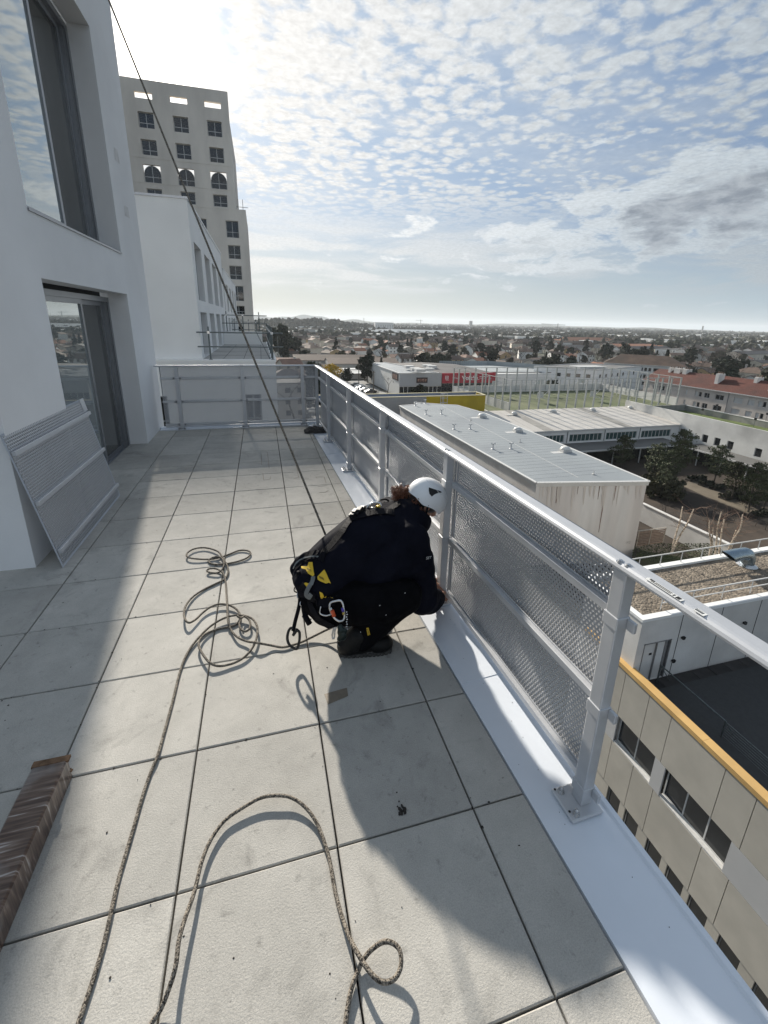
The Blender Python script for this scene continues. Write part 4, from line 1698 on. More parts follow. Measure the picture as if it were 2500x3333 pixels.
for (a, b) in zip(loop[:3], loop[1:4]):
    a, b = Vector((*a, 0)), Vector((*b, 0))
    m.bar(a + Vector((0, 0, CZ + .6)), b + Vector((0, 0, CZ + .6)), .2, 1.8)
    m.bar(a + Vector((0, 0, CZ + 1.55)), b + Vector((0, 0, CZ + 1.55)), .22, .1)
part('kick_wall', m, M_conc, cf)


def hoop(px, py, label, z=CZ - .28, s=1.0):
    p = at_z(px, py, z)
    r = root('basketball_hoop', p, label, 'basketball hoop', 'basketball hoops on the sports court')
    m = MB()
    m.tube([p, p + Vector((0, 0, 2.6)), p + Vector((.25, -.1, 2.95)), p + Vector((1.5, -.3, 3.1))], .10, 8)
    part('pole', m, M_frame_w, r)
    m = MB()
    c = p + Vector((1.6, -.3, 3.25))
    m.box((c.x - .9, c.y - .03, c.z - .55), (c.x + .9, c.y + .03, c.z + .6))
    part('backboard', m, M_frame_w, r)
    m = MB()
    for (a, b, c2, d_) in ((-.3, .3, -.25, -.21), (-.3, .3, .2, .24), (-.3, -.26, -.25, .24), (.26, .3, -.25, .24)):
        m.box((c.x + a, c.y - .04, c.z + c2), (c.x + b, c.y - .031, c.z + d_))
    part('target_square', m, M_frame_g, r)
    m = MB()
    m.tube([c + Vector((.23 * cos(t), -.30 + .23 * sin(t), -.30)) for t in [2 * pi * k / 12 for k in range(13)]], .02, 5)
    part('rim', m, M_orange, r)


hoop(*z5c(245, 380), 'basketball hoop farthest left, in front of the red shop sign')
hoop(*z5c(655, 365), 'middle basketball hoop on the sports court')
hoop(*z5c(1030, 350), 'basketball hoop farthest right on the sports court')


def goal(px, py, label):
    p = at_z(px, py, CZ - .28)
    r = root('goal', p, label, 'goal', 'multi-sport goals on the court')
    m = MB()
    m.box((p.x - 1.2, p.y - .04, p.z + 1.0), (p.x + .5, p.y + .04, p.z + 2.5))
    part('board', m, M_frame_w, r)
    m = MB()
    m.tube([p + Vector((-.4, 0, 1.2)), p + Vector((.8, -1.2, .9)), p + Vector((1.3, -1.4, 0))], .07, 8)
    part('arm', m, M_frame_w, r)
    m = MB()
    m.tube([p + Vector((0.6, 0.1, 1.6)), p + Vector((3.0, 1.5, 2.6))], .05, 8)
    part('stay', m, M_frame_w, r)


goal(*z5c(720, 440), 'white goal board with bent arm left on the green court')
goal(*z5c(1190, 425), 'white goal board with bent arm right on the green court')
gf = at_z(*z5c(1520, 425), CZ - .28)
gr_ = root('goal', gf, 'white tubular football goal at the right end of the court', 'goal')
m = MB()
m.tube([gf, gf + Vector((0, 0, 2.1)), gf + Vector((0, 6, 2.1)), gf + Vector((0, 6, 0))], .06, 8)
part('frame', m, M_frame_w, gr_)
m = MB()
m.tube([gf + Vector((1.2, 0, 0)), gf + Vector((1.0, 0, 1.9)), gf + Vector((1.0, 6, 1.9)), gf + Vector((1.2, 6, 0))], .05, 8)
part('back_frame', m, M_frame_w, gr_)
hv = at_z(*z5c(1465, 335), CZ)
m = MB()
rr = random.Random(5)
nn = 14
vs, fs = [], []
for i in range(nn + 1):
    for j in range(nn + 1):
        a, b = i / nn, j / nn
        e = (sin(pi * a) * sin(pi * b)) ** .35
        vs.append((hv.x + 4 + 9 * a, hv.y + 12 + 5 * b, GZ + (6.0 + rr.uniform(-.5, .5)) * e))
for i in range(nn):
    for j in range(nn):
        k = i * (nn + 1) + j
        fs.append((k, k + nn + 1, k + nn + 2, k + 1))
m.add(vs, fs)
tag(ob('tarpaulin_heap', m.mesh('tarpaulin_heap', mat('crumpled_white_sheet', (.55, .52, .49), .7, 0, .25, .8, world=True)), smooth=False), 'crumpled white sheeting heap behind the right end of the sports court', 'tarpaulin')
# grey boundary wall and lamp posts of the side lawn
bw = root('boundary_wall', (97.6, 60, GZ), 'grey concrete wall between the side lawn and the red roofed flats', 'wall')
m = MB()
m.box((97.51, 30, GZ), (97.9, 83.5, -16.1))
m.box((88.7, 83.56, GZ), (97.9, 83.9, -15.9))
part('wall', m, mat('old_grey_wall', (.27, .265, .25), .9, 0, .2, .6, .3, 5, world=True, stretch=(1, 1, .2)), bw)
m = MB()
m.box((97.46, 30, -16.099), (97.95, 83.5, -15.98))
part('coping', m, M_conc, bw)
for i, (sx, sy) in enumerate(((470, 600), (935, 690), (1500, 800), (1090, 640), (1630, 740))):
    p = at_z(2000 + sx * .3014, 1150 + sy * .3014, LZ)
    r = root('flood_lamp', p, ['small black floodlight post by the roof corner', 'second small black floodlight post along the lawn edge', 'third small black floodlight post along the lawn edge', 'lamp post with round head before the grey wall', 'lamp post with round head at the far right of the lawn'][i], 'lamp', 'floodlights around the side lawn')
    m = MB()
    m.cyl(p, p + Vector((0, 0, 1.6)), .04, 6)
    part('pole', m, M_pole, r)
    m = MB()
    m.box((p.x - .2, p.y - .15, p.z + 1.55), (p.x + .2, p.y + .15, p.z + 2.0))
    part('lamp_head', m, M_black, r)

# ------------------------------------------------------------------ yellow building
M_yellow = mat('yellow_render', (.46, .33, .018), .8, 0, .10, .5, .2, 6, world=True, tint=(.38, .28, .02))
YY = 84.0
z5 = lambda a, b: (1150 + a * .3014, 1150 + b * .3014)
yb = root('yellow_building', (30, YY, GZ), 'yellow and grey flat roofed building behind the grey school roof', 'building')
xl, xm, xr = at_y(*z5(100, 485), YY).x, at_y(*z5(790, 475), YY).x, at_y(*z5(1430, 452), YY).x
yz = -12.5
m = MB()
m.quad((xl - 8, YY, GZ), (xm, YY, GZ), (xm, YY, yz), (xl - 8, YY, yz))
part('grey_wall', m, mat('grey_render', (.30, .30, .30), .85, 0, .1, .5, world=True), yb)
m = MB()
m.quad((xm, YY, GZ), (xr, YY, GZ), (xr, YY, yz), (xm, YY, yz))
m.quad((xr, YY, GZ), (xr, YY + 4.4, GZ), (xr, YY + 4.4, yz), (xr, YY, yz))
part('yellow_wall', m, M_yellow, yb)
m = MB()
m.box((xl - 8, YY - .05, yz), (xr + .05, YY + .3, yz + .12))
m.box((xl - 8, YY + 4.2, yz), (xr + .05, YY + 4.5, yz + .12))
m.box((xr - .25, YY + .3, yz), (xr + .05, YY + 4.2, yz + .12))
part('parapet', m, mat('pale_yellow_coping', (.62, .56, .36), .6), yb)
m = MB()
m.quad((xl - 8, YY + .3, yz - .5), (xr - .25, YY + .3, yz - .5), (xr - .25, YY + 4.2, yz - .5), (xl - 8, YY + 4.2, yz - .5))
m.quad((xl - 8, YY + 4.2, yz - .5), (xr - .25, YY + 4.2, yz - .5), (xr - .25, YY + 4.2, yz), (xl - 8, YY + 4.2, yz))
part('roof', m, mat('blue_grey_roof', (.20, .24, .33), .5, 0, .15, .5, world=True), yb)
lx0, lx1 = at_y(*z5(945, 470), YY - .6).x, at_y(*z5(1018, 470), YY - .6).x
lad = root('roof_ladder', (lx0, YY - .6, yz - 2), 'white caged ladder over the parapet of the yellow building', 'ladder')
m = MB()
for x in (lx0, lx0 + .6, lx1 - .6, lx1):
    m.cyl((x, YY - .6 if x in (lx0, lx1) else YY - .1, yz - 2.2), (x, YY - .6 if x in (lx0, lx1) else YY - .1, yz + .7), .05, 6)
part('uprights', m, M_frame_w, lad, kind='stuff')
m = MB()
for z in (-2.1, -1.2, -.3, .6):
    m.tube([(lx0, YY - .6, yz + z), (lx1, YY - .6, yz + z), (lx1 - .6, YY - .1, yz + z), (lx0 + .6, YY - .1, yz + z), (lx0, YY - .6, yz + z)], .04, 6)
part('hoops', m, M_frame_w, lad, kind='stuff')
for i in range(2):
    m = MB()
    m.cyl((19.5, 80.6 + i * 1.2, -15.6 - i * .7), (26.5, 80.6 + i * 1.2, -15.6 - i * .7), .35, 10)
    tag(ob('air_duct', m.mesh('air_duct', M_frame_w)), ['upper white round duct left of the grey roof', 'lower white round duct left of the grey roof'][i], 'duct')

# ------------------------------------------------------------------ courtyard and small garden
m = MB()
m.prism([(36.6, 20), (78.4, 20), (78.4, 66.4), (36.6, 66.4)], GZ - .2, GZ + .05)
tag(ob('courtyard', m.mesh('courtyard', mat('courtyard_soil', (.040, .030, .023), .95, 0, .4, .3, .4, 3, world=True, tint=(.058, .042, .030), detail=8))), kind='structure')
cy = lambda a, b, z=GZ + .05: at_z(1900 + a * .3617, 1400 + b * .3617, z)
m = MB()
pth = [(890, 500), (1080, 590), (1300, 680), (1659, 830), (1659, 760), (1300, 590), (1080, 480), (960, 450)]
m.add([tuple(cy(a, b, GZ + .056)) for a, b in pth], [tuple(range(len(pth)))])
tag(ob('path', m.mesh('path', mat('sandy_path', (.15, .125, .092), .95, 0, .2, .4, .3, 6, world=True))), kind='structure')
pla = {'planter low dark hedge block near the canopy columns': (1010, 450, 3.6, 1.0), 'dark hedge block in the middle of the courtyard': (1095, 497, 2.2, 1.0), 'dark hedge block right of the middle one': (1205, 530, 2.4, 1.0), 'long dark hedge block under the right pines': (1330, 610, 4.0, 1.1), 'dark hedge block at the right edge of the courtyard': (1600, 775, 3.2, 1.3), 'small dark hedge block behind the right pines': (1470, 640, 2.2, 1.0)}
for l, (a, b, wx, wy) in pla.items():
    p = cy(a, b)
    r = root('hedge_block', p, l.replace('planter ', ''), 'hedge', 'clipped hedge blocks in the courtyard')
    m = MB()
    m.box((p.x - wx / 2, p.y - wy / 2, p.z), (p.x + wx / 2, p.y + wy / 2, p.z + .35))
    part('planter', m, mat('dark_timber_planter', (.030, .026, .022), .8, 0, .2, 3), r)
    m = MB()
    rr = random.Random(int(a))
    for k in range(160):
        c = Vector((p.x + rr.uniform(-wx / 2, wx / 2), p.y + rr.uniform(-wy / 2, wy / 2), p.z + rr.uniform(.3, .72)))
        u, v = Vector((rr.gauss(0, 1), rr.gauss(0, 1), rr.gauss(0, 1))).normalized() * .16, Vector((rr.gauss(0, 1), rr.gauss(0, 1), rr.gauss(0, 1))).normalized() * .16
        m.quad(c - u - v, c + u - v, c + u + v, c - u + v)
    part('foliage', m, mat('dark_hedge_leaf', (.022, .026, .014), .8, 0, .4, 2), r)
# raised garden strip with birches, retaining wall and slatted screen
GR = -20.9
m = MB()
gq = [(30, 17), (54, 17), (45.5, 26.6), (36.9, 33.2), (33, 31), (30, 30.5)]
m.prism(gq, GZ, GR)
tag(ob('garden_bed', m.mesh('garden_bed', mat('mossy_garden_soil', (.040, .050, .018), .95, 0, .5, .6, .5, 5, world=True, tint=(.060, .046, .030), detail=8))), kind='structure')
rw = root('garden_wall', (37, 33, GZ), 'concrete garden wall with pale capping between the birch garden and the courtyard', 'wall')
a, b = cy(530, 660, GR + .9), cy(1330, 1040, GR + .9)
d_ = (b - a).normalized()
nrm = Vector((-d_.y, d_.x, 0))
m = MB()
m.obox((a + b) / 2 - Vector((0, 0, 1.2)), (b - a) / 2, nrm * .14, Vector((0, 0, 1.19)))
part('wall', m, M_conc, rw)
nb = 14
for k in range(nb):
    p, q = a.lerp(b, k / nb), a.lerp(b, (k + .985) / nb)
    m = MB()
    m.obox((p + q) / 2 + Vector((0, 0, .05)), (q - p) / 2, nrm * .24, Vector((0, 0, .05)))
    part('cap_stone', m, M_conc, rw)
ls = root('slatted_fence', cy(600, 1000, GR), 'brown timber slatted screen with pale top rail in the small garden', 'fence')
a, b = cy(465, 1050, GR), cy(715, 1015, GR)
for k in range(9):
    m = MB()
    z = .12 + k * .19
    m.bar(a + Vector((0, 0, z)), b + Vector((0, 0, z)), .03, .13)
    part('slat', m, mat('weathered_slat', (.19, .135, .10), .8, 0, .2, 3, rnd=.12), ls)
for t in (0.02, .46, .98):
    p = a.lerp(b, t)
    m = MB()
    m.bar(p, p + Vector((0, 0, 1.85)), .09, .09)
    part('post', m, mat('pale_post', (.36, .32, .27), .7), ls)
m = MB()
m.bar(a + Vector((0, 0, 1.87)), b + Vector((0, 0, 1.87)), .12, .05)
part('rail', m, mat('pale_post', (.36, .32, .27)), ls)
# ================================================================== the town
TR = random.Random(21)
M_rooft = [mat('brown_tile_roof', (.115, .080, .062), .85, 0, .2, .6, .4, 6, rnd=.22), mat('orange_tile_roof', (.30, .135, .080), .85, 0, .2, .6, .4, 6, rnd=.18), mat('slate_roof', (.060, .060, .062), .7, 0, .2, .6, .3, 6, rnd=.2), mat('rosy_tile_roof', (.20, .120, .090), .85, 0, .2, .6, .4, 6, rnd=.2)]
M_wallt = [mat('cream_house_wall', (.58, .53, .45), .9, 0, .08, .5, rnd=.12), mat('white_house_wall', (.80, .79, .76), .9, 0, .06, .5, rnd=.08), mat('grey_house_wall', (.42, .41, .39), .9, 0, .1, .5, rnd=.15), mat('ochre_house_wall', (.50, .36, .20), .9, 0, .1, .5, rnd=.1)]
M_shut = mat('dark_house_window', (.035, .038, .042), .3)
M_flat = mat('flat_roof_felt', (.13, .13, .13), .9, 0, .2, .4, rnd=.25)
M_white_roof = mat('white_shed_roof', (.60, .60, .58), .55, 0, .08, .3, rnd=.1)


def gable_house(w, d, h, pitch, wm, rm, nwin=3, floors=1, chimney=True, hip=False):
    """local meshes of a house: ridge along X; front faces -Y"""
    rh = d / 2 * tan(pitch)
    wl_ = MB()
    x, y = w / 2, d / 2
    if hip:
        wl_.prism([(-x, -y), (x, -y), (x, y), (-x, y)], 0, h)
    else:
        wl_.add([(-x, -y, 0), (x, -y, 0), (x, y, 0), (-x, y, 0), (-x, -y, h), (x, -y, h), (x, y, h), (-x, y, h), (-x, 0, h + rh), (x, 0, h + rh)],
                [(0, 1, 5, 4), (2, 3, 7, 6), (1, 2, 6, 9, 5), (3, 0, 4, 8, 7)])
    wm_ = wl_.mesh('wall', wm)
    rf = MB()
    o, t = .35, .16
    if hip:
        hx = x - y * .95
        rf.add([(-x - o, -y - o, h), (x + o, -y - o, h), (x + o, y + o, h), (-x - o, y + o, h), (-hx, 0, h + rh), (hx, 0, h + rh)], [(0, 1, 5, 4), (1, 2, 5), (2, 3, 4, 5), (3, 0, 4), (0, 3, 2, 1)])
    else:
        zo = h - o * tan(pitch)
        for s in (-1, 1):
            a, b, c, e = (-x - .25, s * (y + o), zo), (x + .25, s * (y + o), zo), (x + .25, 0, h + rh), (-x - .25, 0, h + rh)
            up = (0, 0, t)
            vs = [a, b, c, e] + [(p[0], p[1], p[2] + t) for p in (a, b, c, e)]
            rf.add(vs, [(0, 1, 2, 3), (4, 5, 6, 7), (0, 1, 5, 4), (1, 2, 6, 5), (3, 0, 4, 7)])
    rm_ = rf.mesh('roof', rm)
    ch = None
    if chimney:
        c = MB()
        c.box((x * .45, -.35, h + rh * .4), (x * .45 + .6, .35, h + rh + .9))
        ch = c.mesh('chimney', M_wallt[2])
    wn = []
    for f in range(floors):
        z = .95 + f * 2.75
        if z + 1.2 > h:
            break
        for k in range(nwin):
            cx_ = -x + w * (k + .5) / nwin
            m = MB()
            m.box((cx_ - .5, -y - .05, z), (cx_ + .5, -y + .02, z + 1.25))
            wn.append(m.mesh('window', M_shut))
    for f in range(floors):
        z = .95 + f * 2.75
        m = MB()
        m.box((-x - .05, -.5, z), (-x + .02, .5, z + 1.25))
        wn.append(m.mesh('window', M_shut))
    return dict(wall=wm_, roof=rm_, chimney=ch, windows=wn)


def flat_house(w, d, h, wm, nwin, floors):
    m = MB()
    x, y = w / 2, d / 2
    m.prism([(-x, -y), (x, -y), (x, y), (-x, y)], 0, h)
    r = MB()
    r.box((-x - .15, -y - .15, h), (x + .15, y + .15, h + .25))
    wn = []
    for f in range(floors):
        z = 1.0 + 2.9 * f
        if z + 1.2 > h:
            break
        for k in range(nwin):
            cx_ = -x + w * (k + .5) / nwin
            q = MB()
            q.box((cx_ - .6, -y - .05, z), (cx_ + .6, -y + .02, z + 1.3))
            wn.append(q.mesh('window', M_shut))
    return dict(wall=m.mesh('wall', wm), roof=r.mesh('roof', M_flat), chimney=None, windows=wn)


def place_house(pr, x, y, rz, label, group, windows=True, cat='house', name='house', s=1.0, z=GZ):
    r = root(name, (x, y, z), label, cat, group, rz=rz)
    r.scale = (s, s, s)
    w = bpy.data.objects.new('wall', pr['wall'])
    C.objects.link(w)
    w.parent = r
    rf = bpy.data.objects.new('roof', pr['roof'])
    C.objects.link(rf)
    rf.parent = r
    if pr['chimney'] is not None:
        c = bpy.data.objects.new('chimney', pr['chimney'])
        C.objects.link(c)
        c.parent = rf
    if windows:
        for q in pr['windows']:
            o = bpy.data.objects.new('window', q)
            C.objects.link(o)
            o.parent = r
    return r


PROTO = []
for i, (w, d, h, p, wi, ri, nw, fl_, hip) in enumerate([
        (11, 8, 3.0, 22, 0, 0, 3, 1, False), (9, 8, 5.4, 24, 1, 0, 3, 2, False), (13, 8.5, 3.1, 20, 2, 0, 4, 1, False), (10, 9, 3.0, 23, 1, 1, 3, 1, False),
        (8.5, 7.5, 5.5, 26, 0, 3, 2, 2, False), (14, 9, 3.2, 18, 0, 2, 4, 1, False), (12, 10, 5.6, 24, 0, 0, 4, 2, True), (10, 8, 3.0, 22, 2, 3, 3, 1, True), (9.5, 8, 5.2, 25, 3, 0, 3, 2, False), (16, 9, 3.4, 17, 2, 0, 5, 1, False)]):
    PROTO.append(gable_house(w, d, h, radians(p), M_wallt[wi], M_rooft[ri], nw, fl_, True, hip))
LBL = ['small cream house with brown gable roof', 'two-storey white house with brown gable roof', 'long low grey house with brown roof', 'one-storey white house with orange roof',
       'narrow two-storey cream house with rosy tiled roof', 'long low cream house with dark slate roof', 'two-storey cream villa with brown hipped roof', 'low grey house with rosy hipped roof', 'two-storey ochre house with brown gable roof', 'long grey outbuilding with shallow brown roof']
used = []                                                    # circles already taken (x, y, r)
SPECIAL = [(31, 55, 30), (58, 76, 34), (70, 97, 34), (60, 150, 34), (88, 70, 22), (30, 90, 16), (108, 88, 26), (116, 70, 24), (118, 60, 22), (10, 6, 26), (45, 40, 26), (-5, 45, 26)]


def free(x, y, r):
    if any((x - a) ** 2 + (y - b) ** 2 < (r + c) ** 2 for a, b, c in SPECIAL):
        return False
    return not any((x - a) ** 2 + (y - b) ** 2 < (r + c) ** 2 for a, b, c in used)


def gp(px, py):
    p = at_z(px, py, GZ)
    return p.x, p.y


# houses one can pick out in the photograph
named = [
    (1002, 1176, 0, 12, 'pale gabled house at the near end of the straight street'), (952, 1166, 2, -20, 'long brown roofed house left of the straight street'),
    (1005, 1133, 0, 30, 'cream gabled house halfway up the left side of the street'), (1062, 1147, 2, 80, 'grey gabled house on the right side of the street'),
    (1098, 1172, 8, 75, 'gabled house with ochre walls right of the street near the yellow tree'), (1319, 1196, 1, 4, 'white two-storey house with three windows just behind the white shop'),
    (1437, 1186, 3, 20, 'pale house with a light roof behind the shop roof'), (1470, 1200, 8, 10, 'ochre house with tiled roof touching the shop roof'),
    (1392, 1178, 2, -12, 'brown roofed house between the white house and the pale house'), (1278, 1150, 1, 6, 'white long house left of the dark trees'),
    (1530, 1146, 6, 12, 'cream villa with hipped roof behind the dark trees'), (1590, 1152, 4, 15, 'tall narrow cream house right of the villa'), (1640, 1160, 1, 18, 'white two-storey house by the pointed dark tree'),
    (1698, 1156, 6, 20, 'cream villa with two floors right of the pointed dark tree'), (1745, 1148, 1, 30, 'white gabled house behind the cream villa'),
    (1806, 1180, 1, -10, 'white gabled house above the court fence'), (1860, 1160, 8, 12, 'ochre two-storey house with rosy neighbour above the court'), (1905, 1178, 1, 15, 'white gabled house with a palm in front of it'),
    (1845, 1174, 3, 25, 'white house with bright orange roof above the court fence'), (2065, 1160, 0, 25, 'small gabled house above the long brown roof, left one'), (2105, 1163, 2, 10, 'small gabled house above the long brown roof, right one'),
    (2425, 1187, 2, 30, 'grey gabled house in the scrub at the right edge'), (1230, 1188, 7, 5, 'low house with hipped roof left of the white two-storey house'), (1552, 1192, 3, 30, 'small orange roofed house behind the corrugated roof parapet'),
    (2470, 1195, 5, 10, 'long low house at the far right edge below the grey gable'), (1655, 1190, 9, 40, 'long dark outbuilding roof left above the court fence'), (1740, 1190, 9, 30, 'second long dark outbuilding roof above the court fence'),
]
for (px, py, k, rz, l) in named:
    x, y = gp(px, py)
    used.append((x, y, 7))
    place_house(PROTO[k], x, y, radians(rz), l, None)
# landmark larger buildings


def big(px, py, w, d, h, rz, label, wm=1, rm=None, nwin=8, floors=2, pitch=None, name='building', ri=0, winon=True):
    x, y = gp(px, py)
    used.append((x, y, max(w, d) * .5))
    if pitch is None:
        pr = flat_house(w, d, h, M_wallt[wm], nwin, floors)
        if rm is not None:
            pr['roof'].materials.clear()
            pr['roof'].materials.append(rm)
    else:
        pr = gable_house(w, d, h, radians(pitch), M_wallt[wm], rm or M_rooft[ri], nwin, floors, False, hip=(pitch < 26 and name != 'shed'))
    return place_house(pr, x, y, radians(rz), label, None, winon, 'building', name)


big(1900, 1124, 92, 22, 6.5, 4, 'long low building with orange brown hipped roof beyond the villas', 0, None, 14, 2, 20, ri=1)
big(2055, 1142, 60, 16, 5, 6, 'long building with orange roof and pale gable at middle right', 0, None, 10, 1, 16, 'shed', ri=1)
big(1850, 1147, 40, 14, 5.0, 3, 'long grey building with a row of white windows beyond the court', 2, None, 12, 1, 18, ri=2)
big(2105, 1152, 52, 14, 5, 8, 'long dark roofed building right of the orange roof', 0, None, 10, 1, 18, 'shed', ri=2)
big(2200, 1158, 40, 14, 6, 8, 'white flat building right of the dark roof', 1, M_flat, 10, 2)
big(2440, 1172, 60, 14, 5.5, 14, 'long building with black roof at the right edge', 0, None, 10, 1, 16, 'shed', ri=2)
big(1660, 1112, 50, 18, 8, 2, 'red walled commercial building beyond the villas', 2, M_white_roof, 0, 1)
big(1725, 1113, 60, 18, 8, 3, 'grey blue glazed block right of the red building', 2, M_flat, 14, 2)
big(1550, 1105, 44, 16, 7, 2, 'pale flat workshop right of the triple shed', 1, M_white_roof, 9, 2)
big(1495, 1111, 34, 10, 4.5, 2, 'white low block with small windows in front of the triple shed', 1, M_white_roof, 8, 1)
big(1330, 1180, 26, 10, 3.6, 0, 'long low tiled shed behind the white shop', 0, None, 6, 1, 16, 'shed', ri=3)
big(1090, 1196, 44, 18, 4.5, -2, 'wide dark brown roof left behind the white shop', 2, None, 6, 1, 14, 'shed', ri=0)
big(1175, 1204, 36, 20, 4.0, 0, 'wide brown roof with pale skylights beside the white shop', 2, None, 6, 1, 12, 'shed', ri=0)
big(900, 1190, 30, 8, 3.2, 0, 'long low roof with pale panels behind the end of the guardrail', 2, None, 4, 1, 14, 'shed', ri=3)
big(1075, 1075, 170, 40, 9, 2, 'very long white warehouse below the wooded hill', 1, M_white_roof, 0, 1)
big(930, 1090, 60, 20, 6, 2, 'white flat works building left below the wooded hill', 1, M_white_roof, 6, 1)
big(1000, 1094, 24, 14, 11, 2, 'grey works block with pipes left of the warehouse', 2, M_flat, 2, 2)
big(1220, 1090, 60, 18, 5, 2, 'pale flat roofed store right of the warehouse', 1, M_white_roof, 8, 1)
big(1330, 1092, 50, 18, 5, 2, 'low pale roofed store left of the triple shed', 1, M_white_roof, 8, 1)
big(1115, 1107, 90, 12, 4.5, 2, 'long grey terrace with white roof lights in the middle distance', 2, M_flat, 12, 1)
big(1240, 1104, 30, 12, 4.5, 6, 'pale long roof building among trees left of the triple shed', 1, M_white_roof, 6, 1)
# triple-gabled shed
tx, ty = gp(1410, 1098)
ts = root('shed', (tx, ty, GZ), 'large shed with three white saw-like gable roofs and dark walls', 'building')
used.append((tx, ty, 62))
L_, D_ = 150, 26
ux, uy = cos(radians(2)), sin(radians(2))
for k in range(3):
    m = MB()
    ox, oy = tx + k * 16, ty + k * 30 - 20
    hh = 7.5
    dirx = Vector((-cos(radians(8)), sin(radians(8)), 0))
    diry = Vector((.42, .9, 0)).normalized()
    A = Vector((ox + 40, oy, GZ))
    for (nm, mm_, pts_, fs_) in (
            ('wall', mat('dark_shed_wall', (.065, .062, .058), .9, 0, .2, .1), [A, A + diry * D_, A + diry * D_ + dirx * L_, A + dirx * L_], None),):
        vs = [Vector(p) for p in pts_]
        up_ = Vector((0, 0, hh))
        rid = Vector((0, 0, hh + 4.2))
        q = MB()
        q.add([vs[0], vs[1], vs[2], vs[3], vs[0] + up_, vs[1] + up_, vs[2] + up_, vs[3] + up_, (vs[0] + vs[1]) / 2 + rid, (vs[2] + vs[3]) / 2 + rid],
              [(0, 1, 5, 8, 4), (1, 2, 6, 5), (2, 3, 7, 9, 6), (3, 0, 4, 7)])
        part('wall', q, mm_, ts)
        q = MB()
        z_ = Vector((0, 0, .15))
        r0, r1 = (vs[0] + vs[1]) / 2 + rid + z_, (vs[2] + vs[3]) / 2 + rid + z_
        q.add([vs[0] + up_ + z_, vs[3] + up_ + z_, r1, r0, vs[1] + up_ + z_, vs[2] + up_ + z_], [(0, 1, 2, 3), (4, 3, 2, 5)])
        part('roof', q, M_white_roof, ts)
        q = MB()
        for t in range(9):
            a_, b_ = (t + .3) / 9, (t + .62) / 9
            p0, p1 = vs[0] + up_ + z_, r0
            e0 = p0.lerp(p1, .35) + Vector((0, 0, .12))
            e1 = p0.lerp(p1, .6) + Vector((0, 0, .12))
            q.add([e0 + dirx * L_ * a_, e0 + dirx * L_ * b_, e1 + dirx * L_ * b_, e1 + dirx * L_ * a_], [(0, 1, 2, 3)])
        part('roof_lights', q, M_flat, ts, kind='stuff')

# ------------------------------------------------------------------ white shop with the red sign
SY = 144.0
z5 = lambda a, b: (1150 + a * .3014, 1150 + b * .3014)
sh = root('shop', (43, SY, GZ), 'white clad supermarket building with a long red sign board on its front', 'building')
M_clad = mat('white_ribbed_cladding', (.40, .41, .42), .6, 0, .05, .3, world=True)
M_cladw = mat('white_side_wall', (.62, .62, .60), .7, 0, .05, .3, world=True)
s0, s1 = at_y(*z5(500, 218), SY), at_y(*z5(957, 215), SY)
e1 = at_y(*z5(1530, 210), SY)
zt_, zb_ = s0.z, at_y(*z5(500, 360), SY).z
m = MB()
n = 60
for k in range(n):
    a, b = s0.x + (s1.x - s0.x) * k / n, s0.x + (s1.x - s0.x) * (k + 1) / n
    c = (a + b) / 2
    m.add([(a, SY, zb_), (c, SY - .06, zb_), (b, SY, zb_), (a, SY, zt_), (c, SY - .06, zt_), (b, SY, zt_)], [(0, 1, 4, 3), (1, 2, 5, 4)])
part('cladding', m, M_clad, sh)
m = MB()
fx = at_z(*z5(145, 95), zt_).x
fy = 186.0
m.quad((s0.x, SY, GZ), (s0.x - 1.2, fy, GZ), (s0.x - 1.2, fy, zt_), (s0.x, SY, zt_))
m.quad((s0.x, SY + .5, GZ), (e1.x, SY + .5, GZ), (e1.x, SY + .5, zb_), (s0.x, SY + .5, zb_))
part('side_wall', m, M_cladw, sh)
m = MB()
m.add([(s0.x - .2, SY + .2, zt_ - .05), (s0.x + 14, SY + .2, zt_ - .05), (s0.x + 6, fy, zt_ - .05), (s0.x - 1.4, fy, zt_ - .05)], [(0, 1, 2, 3)])
part('side_roof', m, M_greyroof, sh)
m = MB()
m.bar((s0.x, SY, zt_ + .05), (s0.x - 1.2, fy, zt_ + .05), .5, .25)
m.bar((s0.x, SY, zt_ + .05), (s0.x + 14, SY, zt_ + .05), .4, .2)
m.bar((s0.x + 14, SY + .2, zt_ + .05), (s0.x + 6, fy, zt_ + .05), .4, .25)
part('roof_edge', m, M_frame_w, sh)
pk = at_y(*z5(750, 105), 172)
m = MB()
P4 = [(s0.x + 14.3, SY + .3, zt_ - .1), (e1.x, SY + .3, zt_ - .15), (e1.x, 178, zt_ - .1), (s0.x + 8, 184, zt_ - .2)]
R1, R2 = (s0.x + 16, 168, zt_ + 1.6), (e1.x - 8, 162, zt_ + 1.2)
m.add(P4 + [R1, R2], [(0, 1, 5, 4), (1, 2, 5), (2, 3, 4, 5), (3, 0, 4)])
part('main_roof', m, mat('dark_shop_roof', (.105, .10, .10), .85, 0, .2, .2, .2, 3, world=True), sh)
for q in ((670, 172), (718, 184), (797, 135), (846, 147), (815, 175), (600, 148)):
    p = at_z(*z5(*q), zt_ + 1.0)
    m = MB()
    m.box((p.x - 1.6, p.y - 1.4, p.z - .4), (p.x + 1.6, p.y + 1.4, p.z + .5))
    part('roof_light', m, M_frame_w, sh)
m = MB()
for k in range(10):
    a = s0.x + .3 + k * (s1.x - s0.x) / 10
    m.box((a, SY + .42, zb_ - 2.6), (a + (s1.x - s0.x) / 10 - .25, SY + .49, zb_ - .2))
part('shop_window', m, M_win_dark, sh, kind='stuff')
m = MB()
